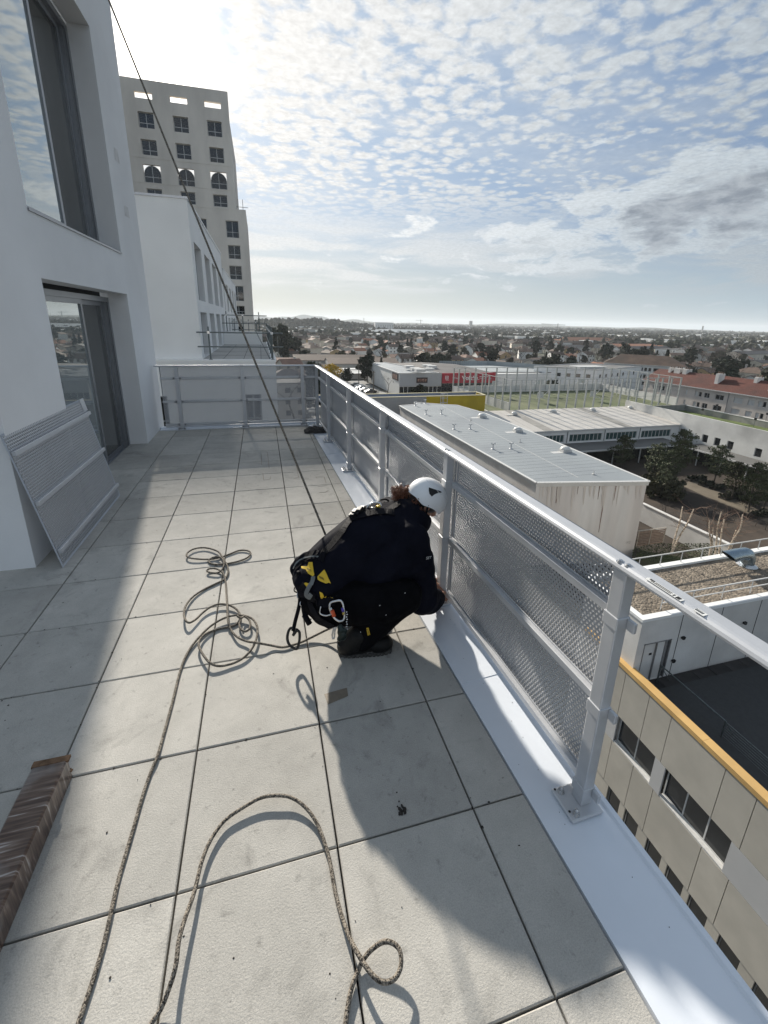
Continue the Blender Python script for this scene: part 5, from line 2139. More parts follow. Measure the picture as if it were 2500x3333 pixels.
m.box((s0.x, SY + .1, GZ), (s1.x, SY + .48, zb_ - 2.7))
part('plinth', m, mat('blue_grey_plinth', (.24, .26, .31), .8), sh)
# sign board
sg0, sg1 = at_y(*z5(962, 215), SY), at_y(*z5(1530, 312), SY)
sb_ = root('shop_sign', (sg0.x, SY, sg0.z), 'long red shop sign board with white lettering and a round white emblem', 'sign')
m = MB()
m.box((sg0.x, SY - .25, zb_ + .95), (sg1.x, SY + .4, zt_ - .02))
part('board', m, mat('red_sign_board', (.36, .012, .030), .5, 0, .08, .3, world=True), sb_)
m = MB()
m.box((sg0.x, SY - .1, GZ), (sg1.x, SY + .35, zb_ + .94))
part('shopfront', m, M_win_dark, sh)
M_lett = mat('white_lettering', (.72, .70, .70), .5)


def text_on(parent, txt, x, y, z, size, m, axis_u=(1, 0, 0), axis_v=(0, 0, 1), depth=.05, name='lettering', sx=1.0, shear=0.0, center=False, bold=0.0):
    cu = bpy.data.curves.new('lettering', 'FONT')
    cu.body = txt
    cu.size = size
    cu.extrude = depth
    cu.offset = bold
    cu.shear = shear
    if center:
        cu.align_x = 'CENTER'
        cu.align_y = 'CENTER'
    tmp = bpy.data.objects.new('tmp', cu)
    me = bpy.data.meshes.new_from_object(tmp)
    bpy.data.objects.remove(tmp)
    bpy.data.curves.remove(cu)
    me.name = 'lettering'
    me.materials.clear()
    me.materials.append(m)
    U, V_ = Vector(axis_u), Vector(axis_v)
    N_ = U.cross(V_)
    o = bpy.data.objects.new(name, me)
    C.objects.link(o)
    R_ = Matrix(((U.x * sx, V_.x, N_.x), (U.y * sx, V_.y, N_.y), (U.z * sx, V_.z, N_.z))).to_4x4()
    o.parent = parent
    base = Vector((0, 0, 0))
    q = parent
    while q is not None:
        base += Vector(q.location)
        q = q.parent
    o.matrix_local = Matrix.Translation(Vector((x, y, z)) - base) @ R_
    return o


def spx(a, b):
    return at_y(1420 + a * .13261, 1200 + b * .13261, SY - .26)


p = spx(630, 262)
q = spx(965, 262)
hgt = (spx(630, 160).z - p.z)
text_on(sb_, 'Volt\u00e9o', p.x, p.y, p.z, hgt * 1.15, M_lett, bold=.05, sx=(q.x - p.x) / (hgt * 1.15 * 2.35))
bars = MB()                                                  # small lines of print too fine to read
for (xa, xb, ya, yb) in ((405, 425, 212, 240), (432, 452, 212, 240), (470, 480, 200, 245), (496, 520, 222, 246), (1062, 1110, 186, 203), (1118, 1128, 186, 203), (1136, 1196, 184, 203), (1216, 1280, 190, 204), (1066, 1084, 232, 240), (1092, 1132, 232, 240), (1158, 1190, 230, 240), (1218, 1232, 232, 240), (1296, 1352, 228, 240)):
    p, q = spx(xa, yb), spx(xb, ya)
    bars.box((p.x, SY - .30, p.z), (q.x, SY - .26, q.z))
part('small_print', bars, M_lett, sb_, kind='stuff')
p = spx(725, 272)
m = MB()
m.box((p.x, SY - .30, p.z - .1), (p.x + 5.2, SY - .26, p.z + .02))
part('underline', m, M_lett, sb_)
p0, p1 = spx(218, 260), spx(302, 178)
em = MB()
for (a, b, c, e) in ((0, 1, 0, .14), (0, 1, .86, 1), (0, .14, .14, .86), (.86, 1, .14, .86), (.3, .7, .3, .4), (.3, .7, .55, .65), (.25, .35, .3, .7), (.65, .75, .3, .7)):
    em.box((p0.x + (p1.x - p0.x) * a, SY - .31, p0.z + (p1.z - p0.z) * c), (p0.x + (p1.x - p0.x) * b, SY - .26, p0.z + (p1.z - p0.z) * e))
em.box((p0.x + .3, SY - .31, p0.z - .35), (p1.x + .2, SY - .26, p0.z - .2))
part('emblem', em, M_lett, sb_, kind='stuff')


def poster(label, a, b, ydir):
    """dark banner with a row of pale figures"""
    r = root('banner', a, label, 'banner')
    u = (b - a)
    u.z = 0
    L0 = u.length
    u.normalize()
    n_ = Vector((u.y, -u.x, 0))
    H0 = abs(b.z - a.z)
    lo_ = Vector((a.x, a.y, min(a.z, b.z)))
    m = MB()
    m.obox(lo_ + u * L0 / 2 + Vector((0, 0, H0 / 2)) + n_ * .12, u * L0 / 2, n_ * .08, Vector((0, 0, H0 / 2)))
    part('board', m, mat('dark_banner', (.030, .016, .018), .6), r)
    for k in range(5):
        c = lo_ + u * L0 * (.15 + .17 * k) + Vector((0, 0, H0 * .5)) + n_ * .22
        m = MB()
        hh = H0 * (.24 + .06 * (k % 2))
        m.obox(c, u * L0 * .035, n_ * .01, Vector((0, 0, hh)))
        m.obox(c + Vector((0, 0, hh * .35)) + u * L0 * .03 * (1 - 2 * (k % 2)), u * L0 * .06, n_ * .011, Vector((0, 0, hh * .25)))
        part('figure', m, mat('faded_figure_print', (.34, .20, .15), .7, 0, .3, 1, rnd=.3), r)


poster('dark banner with pale dancing figures on the front of the white shop', at_y(*z5(680, 320), SY - .02), at_y(*z5(802, 260), SY - .02), 0)
pa, pb2 = at_x(*z5(424, 260), s0.x - .15), at_x(*z5(485, 225), s0.x - .15)
r = root('banner', pa, 'dark banner on the side wall of the white shop behind the bare tree', 'banner')
m = MB()
m.box((pa.x - .16, min(pa.y, pb2.y), zt_ - 2.6), (pa.x + .1, max(pa.y, pb2.y), zt_ - .3))
part('board', m, mat('dark_banner', (.030, .016, .018), .6), r)
m = MB()
yy0, yy1 = sorted((pa.y, pb2.y))
for k in range(4):
    yk = yy0 + (yy1 - yy0) * (.2 + .2 * k)
    m.box((pa.x - .2, yk - .25, zt_ - 2.2), (pa.x - .165, yk + .25, zt_ - .8))
part('figures', m, mat('faded_figure_print', (.34, .20, .15), .7), r, kind='stuff')
# hidden-roof corrugated parapet building right of the sign
cpb = root('corrugated_parapet', (e1.x, 165, GZ), 'flat roofed hall with a tall corrugated parapet right of the red sign', 'building')
pA, pB, pC = at_z(*z5(1000, 155), zt_ + .2), at_z(*z5(1270, 155), zt_ + .2), at_z(1500 + 560 * .3617, 1150 + 180 * .3617, zt_)
m = MB()
ra, rb, rc = Vector((70, 176, 0)), Vector((92, 176, 0)), Vector((118, 146, 0))
for (a, b, nseg, st_) in ((ra, rb, 22, 0), (rb, rc, 34, 1)):
    for k in range(nseg):
        p, q = a.lerp(b, k / nseg), a.lerp(b, (k + 1) / nseg)
        c = (p + q) / 2 + Vector((.15, -.2, 0))
        m.add([(p.x, p.y, GZ), (c.x, c.y, GZ), (q.x, q.y, GZ), (p.x, p.y, zt_ + 1.4), (c.x, c.y, zt_ + 1.4), (q.x, q.y, zt_ + 1.4)], [(0, 1, 4, 3), (1, 2, 5, 4)])
part('parapet', m, mat('grey_corrugated_sheet', (.33, .36, .37), .5, .3, .15, .25, world=True), cpb)
m = MB()
m.add([(70, 150, zt_ - .3), (118, 146, zt_ - .3), (92, 175.8, zt_ - .3), (70, 175.8, zt_ - .3)], [(0, 1, 2, 3)])
part('roof', m, mat('pale_wet_roof', (.36, .38, .38), .5, 0, .2, .2, world=True), cpb)
m = MB()
m.box((e1.x, 146, GZ), (e1.x + 37, 152, zt_ - .6))
part('hall_wall', m, M_wallt[1], cpb)

# ------------------------------------------------------------------ white school annex beyond the court
ax = root('annex', (100, 133, GZ), 'white flat roofed annex with dark square windows behind the court fence', 'building')
m = MB()
A0, A1 = at_z(1500 + 575 * .3617, 1150 + 345 * .3617, GZ), None
wall_open(m, (98, 150), (.78, -.62), (-.62, -.78), 22, GZ, -13.2, [(1.5 + 3.4 * k, 3.0 + 3.4 * k, -16.2, -14.9) for k in range(6)], .3)
wall_open(m, (98 + .78 * 22, 150 - .62 * 22), (.93, .36), (.36, -.93), 34, GZ, -13.2, [(2 + 4.2 * k, 3.3 + 4.2 * k, -16.2, -14.9) for k in range(7)], .3)
part('wall', m, M_white2, ax)
m = MB()
c0 = Vector((98, 150, 0))
c1 = Vector((98 + .78 * 22, 150 - .62 * 22, 0))
c2 = c1 + Vector((.93, .36, 0)) * 34
c3_ = c0 + (c2 - c1)
m.prism([(p.x, p.y) for p in (c0, c1, c2, c3_)], -13.3, -13.19)
part('roof', m, M_flat, ax)
m = MB()
for p, q in ((c0, c1), (c1, c2), (c2, c3_), (c3_, c0)):
    m.bar((p.x, p.y, -13.1), (q.x, q.y, -13.1), .3, .35)
m.box((112, 142, -13.19), (124, 148, -12.6))
part('roof_edge', m, M_frame_w, ax)
for k in range(6):
    p = c0 + Vector((.78, -.62, 0)) * (1.5 + 3.4 * k)
    add_window(ax, (p.x, p.y, -16.2), (.78, -.62), (-.62, -.78), 1.5, 1.3, .25, M_frame_g, M_win_dark, 1, 1, .08)
for k in range(7):
    p = c1 + Vector((.93, .36, 0)) * (2 + 4.2 * k)
    add_window(ax, (p.x, p.y, -16.2), (.93, .36), (.36, -.93), 1.3, 1.3, .25, M_frame_g, M_win_dark, 1, 1, .08)
used.append((118, 148, 26))

# ------------------------------------------------------------------ long white flats with brown roof, and the red roofed flats
z8 = lambda a, b: (2000 + a * .3014, 1150 + b * .3014)


def flats(name, label, p0, p1, depth, zw, zr, wm, rm, wins, win_rows, hipend=True, sills=True):
    r = root(name, (p0.x, p0.y, GZ), label, 'building')
    u = (p1 - p0)
    u.z = 0
    L0 = u.length
    u.normalize()
    n_ = Vector((u.y, -u.x, 0))
    if n_.dot(CAM - p0) < 0:
        n_ = -n_
    m = MB()
    ops_ = [(a, b, z0, z1) for (a, b) in wins for (z0, z1) in win_rows if b < L0 - .2 and a > .1]
    wall_open(m, (p0.x, p0.y), (u.x, u.y), (n_.x, n_.y), L0, GZ, zw, ops_, .25)
    back0, back1 = p0 - n_ * depth, p1 - n_ * depth
    for a, b in ((p0, back0), (p1, back1), (back0, back1)):
        m.quad((a.x, a.y, GZ), (b.x, b.y, GZ), (b.x, b.y, zw), (a.x, a.y, zw))
    part('wall', m, wm, r)
    m = MB()
    ov = .5
    a, b = p0 + n_ * ov - u * ov, p1 + n_ * ov + u * ov
    c, e = back1 - n_ * ov + u * ov, back0 - n_ * ov - u * ov
    hi = depth * .45 if hipend else -ov
    r0, r1 = (p0 + back0) / 2 + u * hi, (p1 + back1) / 2 - u * hi
    vs = [(q.x, q.y, zw + .05) for q in (a, b, c, e)] + [(r0.x, r0.y, zr), (r1.x, r1.y, zr)]
    m.add(vs, [(0, 1, 5, 4), (1, 2, 5), (2, 3, 4, 5), (3, 0, 4), (0, 3, 2, 1)])
    part('roof', m, rm, r)
    m = MB()
    m.bar((a.x, a.y, zw), (b.x, b.y, zw), .16, .2)
    part('gutter', m, M_frame_w, r)
    for (wa, wb, z0, z1) in ops_:
        q = p0 + u * wa
        add_window(r, (q.x, q.y, z0), (u.x, u.y), (n_.x, n_.y), wb - wa, z1 - z0, .2, M_frame_w, M_win_dark if (int(wa * 7) % 4) else M_white_roof, 2 if wb - wa > 1 else 1, 1, .07)
        if sills:
            pass
    return r, u, n_, L0, r0, r1


def red_tile_mat():
    m = mat('red_clay_tile_roof', (.095, .024, .015), .8, 0, .22, .5, world=True, tint=(.062, .018, .013), detail=8)
    nt = m.node_tree
    N, L = nt.nodes, nt.links
    b = N['Principled BSDF']
    gm = N.new('ShaderNodeNewGeometry')
    w = N.new('ShaderNodeTexWave')
    w.bands_direction = 'Y'
    w.inputs['Scale'].default_value = .9
    w.inputs['Distortion'].default_value = .3
    L.new(gm.outputs['Position'], w.inputs['Vector'])
    bp = N.new('ShaderNodeBump')
    bp.inputs['Strength'].default_value = .8
    bp.inputs['Distance'].default_value = .12
    L.new(w.outputs[0], bp.inputs['Height'])
    L.new(bp.outputs[0], b.inputs['Normal'])
    return m


RW = -13.3
pR0 = at_z(*z8(325, 287), RW)
pR1 = at_z(*z8(1659, 485), RW)
uR = (pR1 - pR0).normalized()
pR1 = pR1 + uR * 30
M_flatw = mat('pinkish_flats_wall', (.62, .565, .51), .9, 0, .10, .4, .2, 6, world=True, tint=(.53, .48, .44), stretch=(1, 1, .3))
wl_ = []
Lr = (pR1 - pR0).length


def along(px):
    p = at_z(*z8(px[0], px[1]), RW - 1.8)
    return (p - pR0).dot(uR)


def hit_u(sx, sy):
    """distance along the flats' facade of a picture point"""
    d = ray(*z8(sx, sy))
    nn_ = Vector((uR.y, -uR.x, 0))
    t = (Vector((pR0.x, pR0.y, 0)) - Vector((CAM.x, CAM.y, 0))).dot(nn_) / d.dot(nn_)
    return (CAM + d * t - pR0).dot(uR)


for (xa, xb, yy_) in ((335, 385, 335), (418, 465, 350), (485, 512, 360), (516, 545, 365), (588, 608, 370), (770, 793, 400), (872, 905, 425), (912, 945, 430), (970, 1030, 440), (1090, 1185, 460), (1290, 1390, 490), (1445, 1520, 510), (1555, 1598, 530), (1605, 1645, 535)):
    ua, ub = hit_u(xa, yy_), hit_u(xb, yy_)
    wl_.append((min(ua, ub), max(ua, ub)))
ex_ = [(a + Lr * .56, b + Lr * .56) for a, b in wl_[:6]]
rf_, uu, nn__, L0, ra_, rb_ = flats('apartment_building', 'pinkish block of flats with a red tiled roof and chimneys behind the lawn wall', pR0, pR1, 11.5, RW, RW + 3.3, M_flatw, red_tile_mat(), sorted(wl_), [(RW - 2.25, RW - .95), (RW - 5.0, RW - 3.7), (RW - 7.8, RW - 6.5)], hipend=False)
for (sx, sy, w_) in ((1030, 330, .9), (1390, 300, .8), (1620, 380, .9), (630, 205, 1.2), (545, 215, 1.8), (470, 200, .8)):
    uu_ = hit_u(sx, sy)
    q = pR0 + uu * uu_ - nn__ * (3.2 if sx not in (1390, 630, 545, 470) else 5.5)
    m = MB()
    m.obox(Vector((q.x, q.y, RW + 2.1)), uu * w_ * .5, nn__ * 1.1, Vector((0, 0, 1.9)))
    ch_ = part('chimney', m, M_conc, rf_)
    m = MB()
    for k in range(3):
        m.cyl((q.x, q.y + (k - 1) * .6, RW + 4.0), (q.x, q.y + (k - 1) * .6, RW + 4.5), .16, 8)
    part('chimney_pots', m, M_rooft[0], rf_, kind='stuff')
m = MB()
q = pR0 + uu * hit_u(1225, 500) + nn__ * .06
m.bar((q.x, q.y, GZ), (q.x, q.y, RW - .1), .12, .12)
part('downpipe', m, M_frame_g, rf_)
used.append((112, 88, 20))
used.append((116, 66, 22))
BW = -12.6
pB0, pB1 = at_z(1600 + 1215 * .3014, 1000 + 600 * .3014, BW), at_z(2000 + 770 * .3014, 1000 + 650 * .3014, BW)
uB = (pB1 - pB0).normalized()
LB = (pB1 - pB0).length
flats('apartment_building', 'white four-storey flats with a wide brown tiled hipped roof beyond the court', pB0, pB1, 13, BW, BW + 3.6, M_wallt[1], mat('mossy_brown_tiles', (.145, .098, .072), .9, 0, .25, .4, .3, 4, world=True, tint=(.115, .085, .065)),
      [(LB * f, LB * f + w_) for f, w_ in ((.06, 1.4), (.16, 1.4), (.27, 1.0), (.34, 2.6), (.47, 1.0), (.52, 1.0), (.57, 1.0), (.63, 2.6), (.74, 1.3), (.80, 2.4), (.90, 1.2))], [(BW - 2.4, BW - 1.0), (BW - 5.2, BW - 3.7), (BW - 8.0, BW - 6.5)], hipend=True)
mid = (pB0 + pB1) / 2
used.append((mid.x, mid.y + 8, 24))

# ------------------------------------------------------------------ the mass of houses


def where(x, y):
    a, R_ = math.degrees(atan2(x, y)), sqrt(x * x + y * y)
    sec = 'left near the straight street' if a < 10 else 'behind the white shop' if a < 22 else 'beyond the court fence' if a < 36 else 'past the white flats' if a < 46 else 'past the red roofed flats'
    ring_ = 'close by' if R_ < 230 else 'midway' if R_ < 400 else 'far off'
    return sec + ', ' + ring_


azs = lambda: TR.uniform(radians(-2.5), radians(57))
HOUSES = 0
tries = 0
while HOUSES < 262 and tries < 9000:
    tries += 1
    R_ = sqrt(TR.uniform(120 ** 2, 720 ** 2)) if TR.random() < .72 else TR.uniform(120, 420)
    a = azs()
    x, y = R_ * sin(a), R_ * cos(a)
    if not free(x, y, 6.2):
        continue
    if abs((y - 120) * .26 - (x - 22) + 0) < 5 and y > 130 and y < 460:      # keep the straight street open
        continue
    used.append((x, y, 6.2))
    k = TR.choices(range(10), [6, 4, 5, 3, 3, 3, 3, 4, 1, 4])[0]
    base = radians(12) if TR.random() < .6 else radians(TR.uniform(-40, 90))
    place_house(PROTO[k], x, y, base + (pi / 2 if TR.random() < .4 else 0) + radians(TR.uniform(-8, 8)), ' '.join(LBL[k].split()[:7]) + ' ' + where(x, y), LBL[k] + 's', R_ < 330, s=TR.uniform(.88, 1.15))
    HOUSES += 1

# ------------------------------------------------------------------ street, cars
M_road = mat('grey_asphalt', (.20, .20, .195), .9, 0, .15, .2, .1, 5, world=True)
sa, sb2 = at_z(1050, 1182, GZ), at_z(1027, 1125, GZ)
dv_ = (sb2 - sa).normalized()
m = MB()
pn = Vector((-dv_.y, dv_.x, 0))
A_, B_ = sa - dv_ * 60, sb2 + dv_ * 120
m.add([A_ + pn * 4 + Vector((0, 0, .03)), A_ - pn * 4 + Vector((0, 0, .03)), B_ - pn * 4 + Vector((0, 0, .03)), B_ + pn * 4 + Vector((0, 0, .03))], [(0, 1, 2, 3)])
tag(ob('street', m.mesh('street', M_road)), kind='structure')
m = MB()
m.add([(4, 60, GZ + .03), (41, 90, GZ + .03), (41, 190, GZ + .03), (24, 190, GZ + .03), (4, 120, GZ + .03)], [(0, 1, 2, 3, 4)])
tag(ob('car_park', m.mesh('car_park', M_road)), kind='structure')


m = MB()
m.add([(4.5, -40, GZ + .02), (12.5, -40, GZ + .02), (12.5, 44, GZ + .02), (4.5, 66, GZ + .02)], [(0, 1, 2, 3)])
tag(ob('road', m.mesh('road', M_road)), kind='structure')
m = MB()
m.box((1.0, -40, GZ), (4.45, 66, GZ + .14))
m.box((12.55, -40, GZ), (14.4, 30, GZ + .14))
tag(ob('pavement', m.mesh('pavement', mat('pavement_concrete', (.24, .235, .22), .9, 0, .15, .5, .2, 5, world=True))), kind='structure')


def car_mesh():
    b = MB()
    prof = [(-2.1, .35), (-2.15, .75), (-1.9, .92), (-1.2, .98), (-.65, 1.42), (.75, 1.45), (1.45, 1.0), (2.05, .9), (2.15, .55), (2.05, .3)]
    n_ = len(prof)
    vs = [(x, s * (.82 if z < 1.1 else .66), z) for s in (-1, 1) for x, z in prof]
    b.add(vs, [tuple(range(n_)), tuple(range(n_, 2 * n_))[::-1]] + [(k, (k + 1) % n_, n_ + (k + 1) % n_, n_ + k) for k in range(n_)])
    g_ = MB()
    g_.add([(-1.12, -.70, 1.0), (-.62, -.60, 1.40), (-.62, .60, 1.40), (-1.12, .70, 1.0)], [(0, 1, 2, 3)])
    g_.add([(1.42, -.70, 1.03), (.80, -.60, 1.42), (.80, .60, 1.42), (1.42, .70, 1.03)], [(0, 1, 2, 3)])
    for s in (-1, 1):
        g_.add([(-1.0, s * .80, 1.02), (-.6, s * .675, 1.36), (.7, s * .675, 1.38), (1.25, s * .80, 1.04)], [(0, 1, 2, 3)])
    w_ = MB()
    w_.cyl((0, -.1, 0), (0, .1, 0), .32, 12)
    return b, g_.mesh('window', M_win_dark), w_.mesh('wheel', M_black)


cbm, cgm, cwm = car_mesh()
paint = {k: mat(k + '_car_paint', v, .3, 0, .04, 2, clear=.6) for k, v in dict(white=(.68, .68, .66), silver=(.40, .41, .42), black=(.02, .02, .022), blue=(.04, .07, .14), grey=(.16, .165, .17)).items()}
cme = {k: cbm.mesh('body', v) for k, v in paint.items()}


def car(x, y, rz, col, label, group):
    r = root('parked_car', (x, y, GZ + .03), label, 'car', group, rz=rz)
    for nm, me, l in [('body', cme[col], (0, 0, 0)), ('window', cgm, (0, 0, .02))] + [('wheel', cwm, (a, b, .32)) for a in (-1.3, 1.3) for b in (-.78, .78)]:
        o = bpy.data.objects.new(nm, me)
        C.objects.link(o)
        o.parent = r
        o.location = l


colz = ['white', 'silver', 'white', 'black', 'grey', 'white', 'blue', 'silver', 'grey', 'white']
for k in range(10):
    p = sa + dv_ * (8 + k * 17.5) + pn * (3.0 if k % 2 else -3.0)
    car(p.x, p.y, atan2(dv_.y, dv_.x), colz[k], colz[k] + ' car parked along the straight street', colz[k] + ' cars along the street')
for k, (px, py, col, l) in enumerate([(1172, 1262, 'white', 'white car nearest the side of the white shop'), (1178, 1268, 'silver', 'silver car parked below the white shop canopy'), (1190, 1274, 'white', 'white car lowest of the row beside the guardrail'), (1160, 1257, 'grey', 'grey car at the far end of the shop car row'), (1206, 1280, 'black', 'black car next to the shop entrance')]):
    x, y = gp(px, py)
    car(x, y, radians(8), col, l, None)
for k, (px, py, col) in enumerate([(1020, 1345, 'white'), (985, 1338, 'silver'), (1000, 1362, 'grey'), (1010, 1300, 'white')]):
    x, y = gp(px, py)
    car(x, y, radians(75), col, ['white car seen through the end panel near the corner post', 'silver car seen through the end panel', 'grey car lowest behind the end panel', 'white car highest behind the end panel'][k], None)
# annexe seen through the end panel
pq = gp(960, 1370)
place_house(flat_house(9, 8, 9, M_wallt[2], 3, 3), pq[0] - 1.5, pq[1] + 6, radians(2), 'grey three-storey house behind the far end panel', None)

# ------------------------------------------------------------------ trees
M_bark = mat('grey_bark', (.085, .072, .060), .95, 0, .3, 2, .3, 12, rnd=.15)
M_twig = mat('bare_twig', (.070, .058, .048), .95, 0, .2, 2, rnd=.2)
M_pine = mat('pine_foliage', (.052, .062, .028), .85, 0, .45, .8, rnd=.2)
M_ever = mat('dark_evergreen', (.020, .027, .014), .85, 0, .4, .5, rnd=.3)
M_olive = mat('olive_scrub', (.060, .058, .030), .9, 0, .4, .5, rnd=.3)
M_birch = mat('birch_bark', (.62, .53, .43), .8, 0, .4, 6, rnd=.1, stretch=(1, 1, 4), tint=(.20, .15, .11))
M_mimosa = mat('mimosa_bloom', (.50, .36, .02), .85, 0, .3, 1.5)


def bare_tree(seed, h, spread, levels=4, trunk_r=.18, mtrunk=None, upright=.6):
    R_ = random.Random(seed)
    trunk, twigs = MB(), MB()

    def branch(p, d, l, r, lev):
        n_ = 3
        pts_ = [p]
        for k in range(n_):
            d = (d + Vector((R_.gauss(0, .13), R_.gauss(0, .13), R_.gauss(.04, .09)))).normalized()
            pts_.append(pts_[-1] + d * l / n_)
        rs_ = [r * (1 - .45 * k / n_) for k in range(n_ + 1)]
        (trunk if lev >= levels - 1 else twigs).tube(pts_, r, 6 if lev >= levels - 1 else 3, 0, False, rs_)
        if lev <= 0:
            return
        for k in range(R_.choice((3, 4)) if lev > 1 else 3):
            t = R_.uniform(.35, 1.0)
            i = min(int(t * n_), n_ - 1)
            q = pts_[i].lerp(pts_[i + 1], t * n_ - i)
            side = Vector((R_.gauss(0, 1), R_.gauss(0, 1), R_.gauss(0, .35))).normalized()
            nd_ = (d * upright + side * spread + Vector((0, 0, .18))).normalized()
            branch(q, nd_, l * R_.uniform(.55, .78), rs_[i] * .58, lev - 1)
    branch(Vector((0, 0, 0)), Vector((0, 0, 1)), h * .42, trunk_r, levels)
    return trunk.mesh('trunk', mtrunk or M_bark), twigs.mesh('branches', mtrunk or M_twig)


def leaf_tree(seed, h, w, m, clumps=26, per=46, leaf=.28, trunk_r=.16, conic=False, flat=False, bare=.25, mtrunk=None):
    R_ = random.Random(seed)
    t = MB()
    t.tube([(0, 0, 0), (R_.gauss(0, .12), R_.gauss(0, .12), h * .4), (R_.gauss(0, .2), R_.gauss(0, .2), h * .85)], trunk_r, 7, 0, False, [trunk_r, trunk_r * .75, trunk_r * .3])
    V_ = []
    for k in range(clumps):
        z = h * (bare + (1 - bare) * (k + .5) / clumps)
        f = (z / h - bare) / (1 - bare)
        rad = w * (1 - f) ** .8 if conic else w * (sin(pi * (.12 + .80 * f)) ** .7)
        a = k * 2.399 + R_.uniform(-.5, .5)
        rr_ = rad * R_.uniform(.25, 1.0)
        c = Vector((cos(a) * rr_, sin(a) * rr_, z))
        if trunk_r > .05:
            t.tube([(0, 0, z * .8), tuple(c)], trunk_r * .25, 4, 0, False, [trunk_r * .28, .02])
        V_.append((c, rad * R_.uniform(.28, .46) + .15))
    cr = MB()
    for c, s in V_:
        for k in range(per):
            d = Vector((R_.gauss(0, 1), R_.gauss(0, 1), R_.gauss(0, .62 if not flat else .35)))
            d = d.normalized() * (R_.random() ** .5) * s
            q = c + d
            u = Vector((R_.gauss(0, 1), R_.gauss(0, 1), R_.gauss(0, 1))).normalized()
            v = u.orthogonal().normalized()
            l = leaf * R_.uniform(.6, 1.3)
            cr.quad(q - u * l - v * l * .5, q + u * l - v * l * .5, q + u * l * .7 + v * l * .5, q - u * l * .7 + v * l * .5)
    return t.mesh('trunk', mtrunk or M_bark), cr.mesh('crown', m)


def put_tree(pair, x, y, label, group=None, s=1.0, z=GZ, rz=None, name='tree', cat='tree', crown='crown'):
    r = root(name, (x, y, z), label, cat, group, rz=TR.uniform(0, 6.28) if rz is None else rz)
    r.scale = (s, s, s * TR.uniform(.92, 1.1))
    for nm, me in (('trunk', pair[0]), (crown, pair[1])):
        o = bpy.data.objects.new(nm, me)
        C.objects.link(o)
        o.parent = r
    return r


BARE = [bare_tree(i, 9, .75, 4) for i in range(4)]
BIG = bare_tree(31, 17, .62, 5, .5)
EVER = [leaf_tree(40 + i, 8.5, 3.0, M_ever, 20, 34, .55) for i in range(3)]
CONE = [leaf_tree(50 + i, 10, 2.2, M_ever, 20, 34, .5, conic=True, bare=.1) for i in range(2)]
OLIVE = [leaf_tree(60 + i, 5, 3.0, M_olive, 16, 34, .5, bare=.15) for i in range(2)]
PINE = [leaf_tree(70 + i, 6.4, 1.9, M_pine, 30, 78, .12, .14, flat=True, bare=.22) for i in range(4)]
kinds = [('bare grey winter tree', 'bare winter trees in the town', 'bare_tree', BARE), ('dark rounded evergreen tree', 'dark evergreen trees in the town', 'evergreen_tree', EVER), ('dark pointed tree', 'pointed dark trees in the town', 'conifer_tree', CONE), ('olive brown garden bush', 'garden bushes in the town', 'bush', OLIVE)]
NT = 0
tries = 0
while NT < 470 and tries < 20000:
    tries += 1
    R_ = sqrt(TR.uniform(95 ** 2, 760 ** 2)) if TR.random() < .6 else TR.uniform(95, 420)
    a = azs()
    x, y = R_ * sin(a), R_ * cos(a)
    if not free(x, y, 1.2):
        continue
    if abs((x - sa.x) * pn.x + (y - sa.y) * pn.y) < 6 and y > 110:
        continue
    used.append((x, y, 2.0))
    k = TR.choices(range(4), [46, 26, 8, 20])[0]
    l, gname, nm, pool = kinds[k]
    put_tree(TR.choice(pool), x, y, l + ' ' + where(x, y), gname, TR.uniform(.75, 1.45) * (1.2 if k == 0 else 1), name=nm, cat='bush' if k == 3 else 'tree', crown='branches' if k == 0 else 'crown')
    NT += 1
# trees one can pick out
for (px, py, pair, s, l) in [
        (1292, 1283, BARE[0], 1.15, 'tall bare tree at the corner of the white shop'), (1262, 1280, BARE[2], .85, 'smaller bare tree left of the shop corner tree'), (1420, 1285, BARE[1], .8, 'bare tree before the left end of the red sign'), (1480, 1288, BARE[3], .7, 'bare bush-like tree under the red sign'),
        (1930, 1262, BARE[1], 1.1, 'bare tree behind the middle of the court fence'), (1985, 1262, BARE[0], 1.2, 'bare tree behind the right part of the court fence'), (1895, 1265, BARE[3], .9, 'small bare tree behind the court hoop'),
        (1560, 1170, EVER[0], 1.3, 'dark broad evergreen left of a pair above the court'), (1590, 1172, EVER[1], 1.2, 'dark broad evergreen right of a pair above the court'), (1628, 1160, CONE[0], 1.0, 'pointed dark tree in front of the white two-storey house'), (1325, 1146, CONE[1], 1.1, 'narrow dark cypress in the middle distance, left of two'), (1337, 1146, CONE[0], 1.15, 'narrow dark cypress in the middle distance, right of two'),
        (920, 1165, EVER[2], 2.3, 'large dark tree just right of the scaffolding'), (945, 1160, EVER[0], 1.6, 'dark tree right of the large dark one by the scaffolding'), (1945, 1185, BARE[2], 1.0, 'bare tree above the court fence'), (1890, 1178, CONE[1], .5, 'small palm-like tree before the white gabled house'),
        (2240, 1190, EVER[1], 1.4, 'ivy clad dark tree left of the giant bare tree'), (1345, 1180, OLIVE[0], .8, 'dark bush between the shop roof and the white house')]:
    x, y = gp(px, py)
    put_tree(pair, x, y, l, None, s, name='tree', crown='branches' if pair in BARE else 'crown')
x, y = gp(2285, 1222)
put_tree(BIG, x, y, 'giant spreading bare tree behind the red roofed flats', None, 1.0, crown='branches')
put_tree(bare_tree(77, 15, .55, 5, .42), x + 9, y + 3, 'second big bare tree beside the giant one behind the flats', None, 1.0, crown='branches')
rs = random.Random(9)
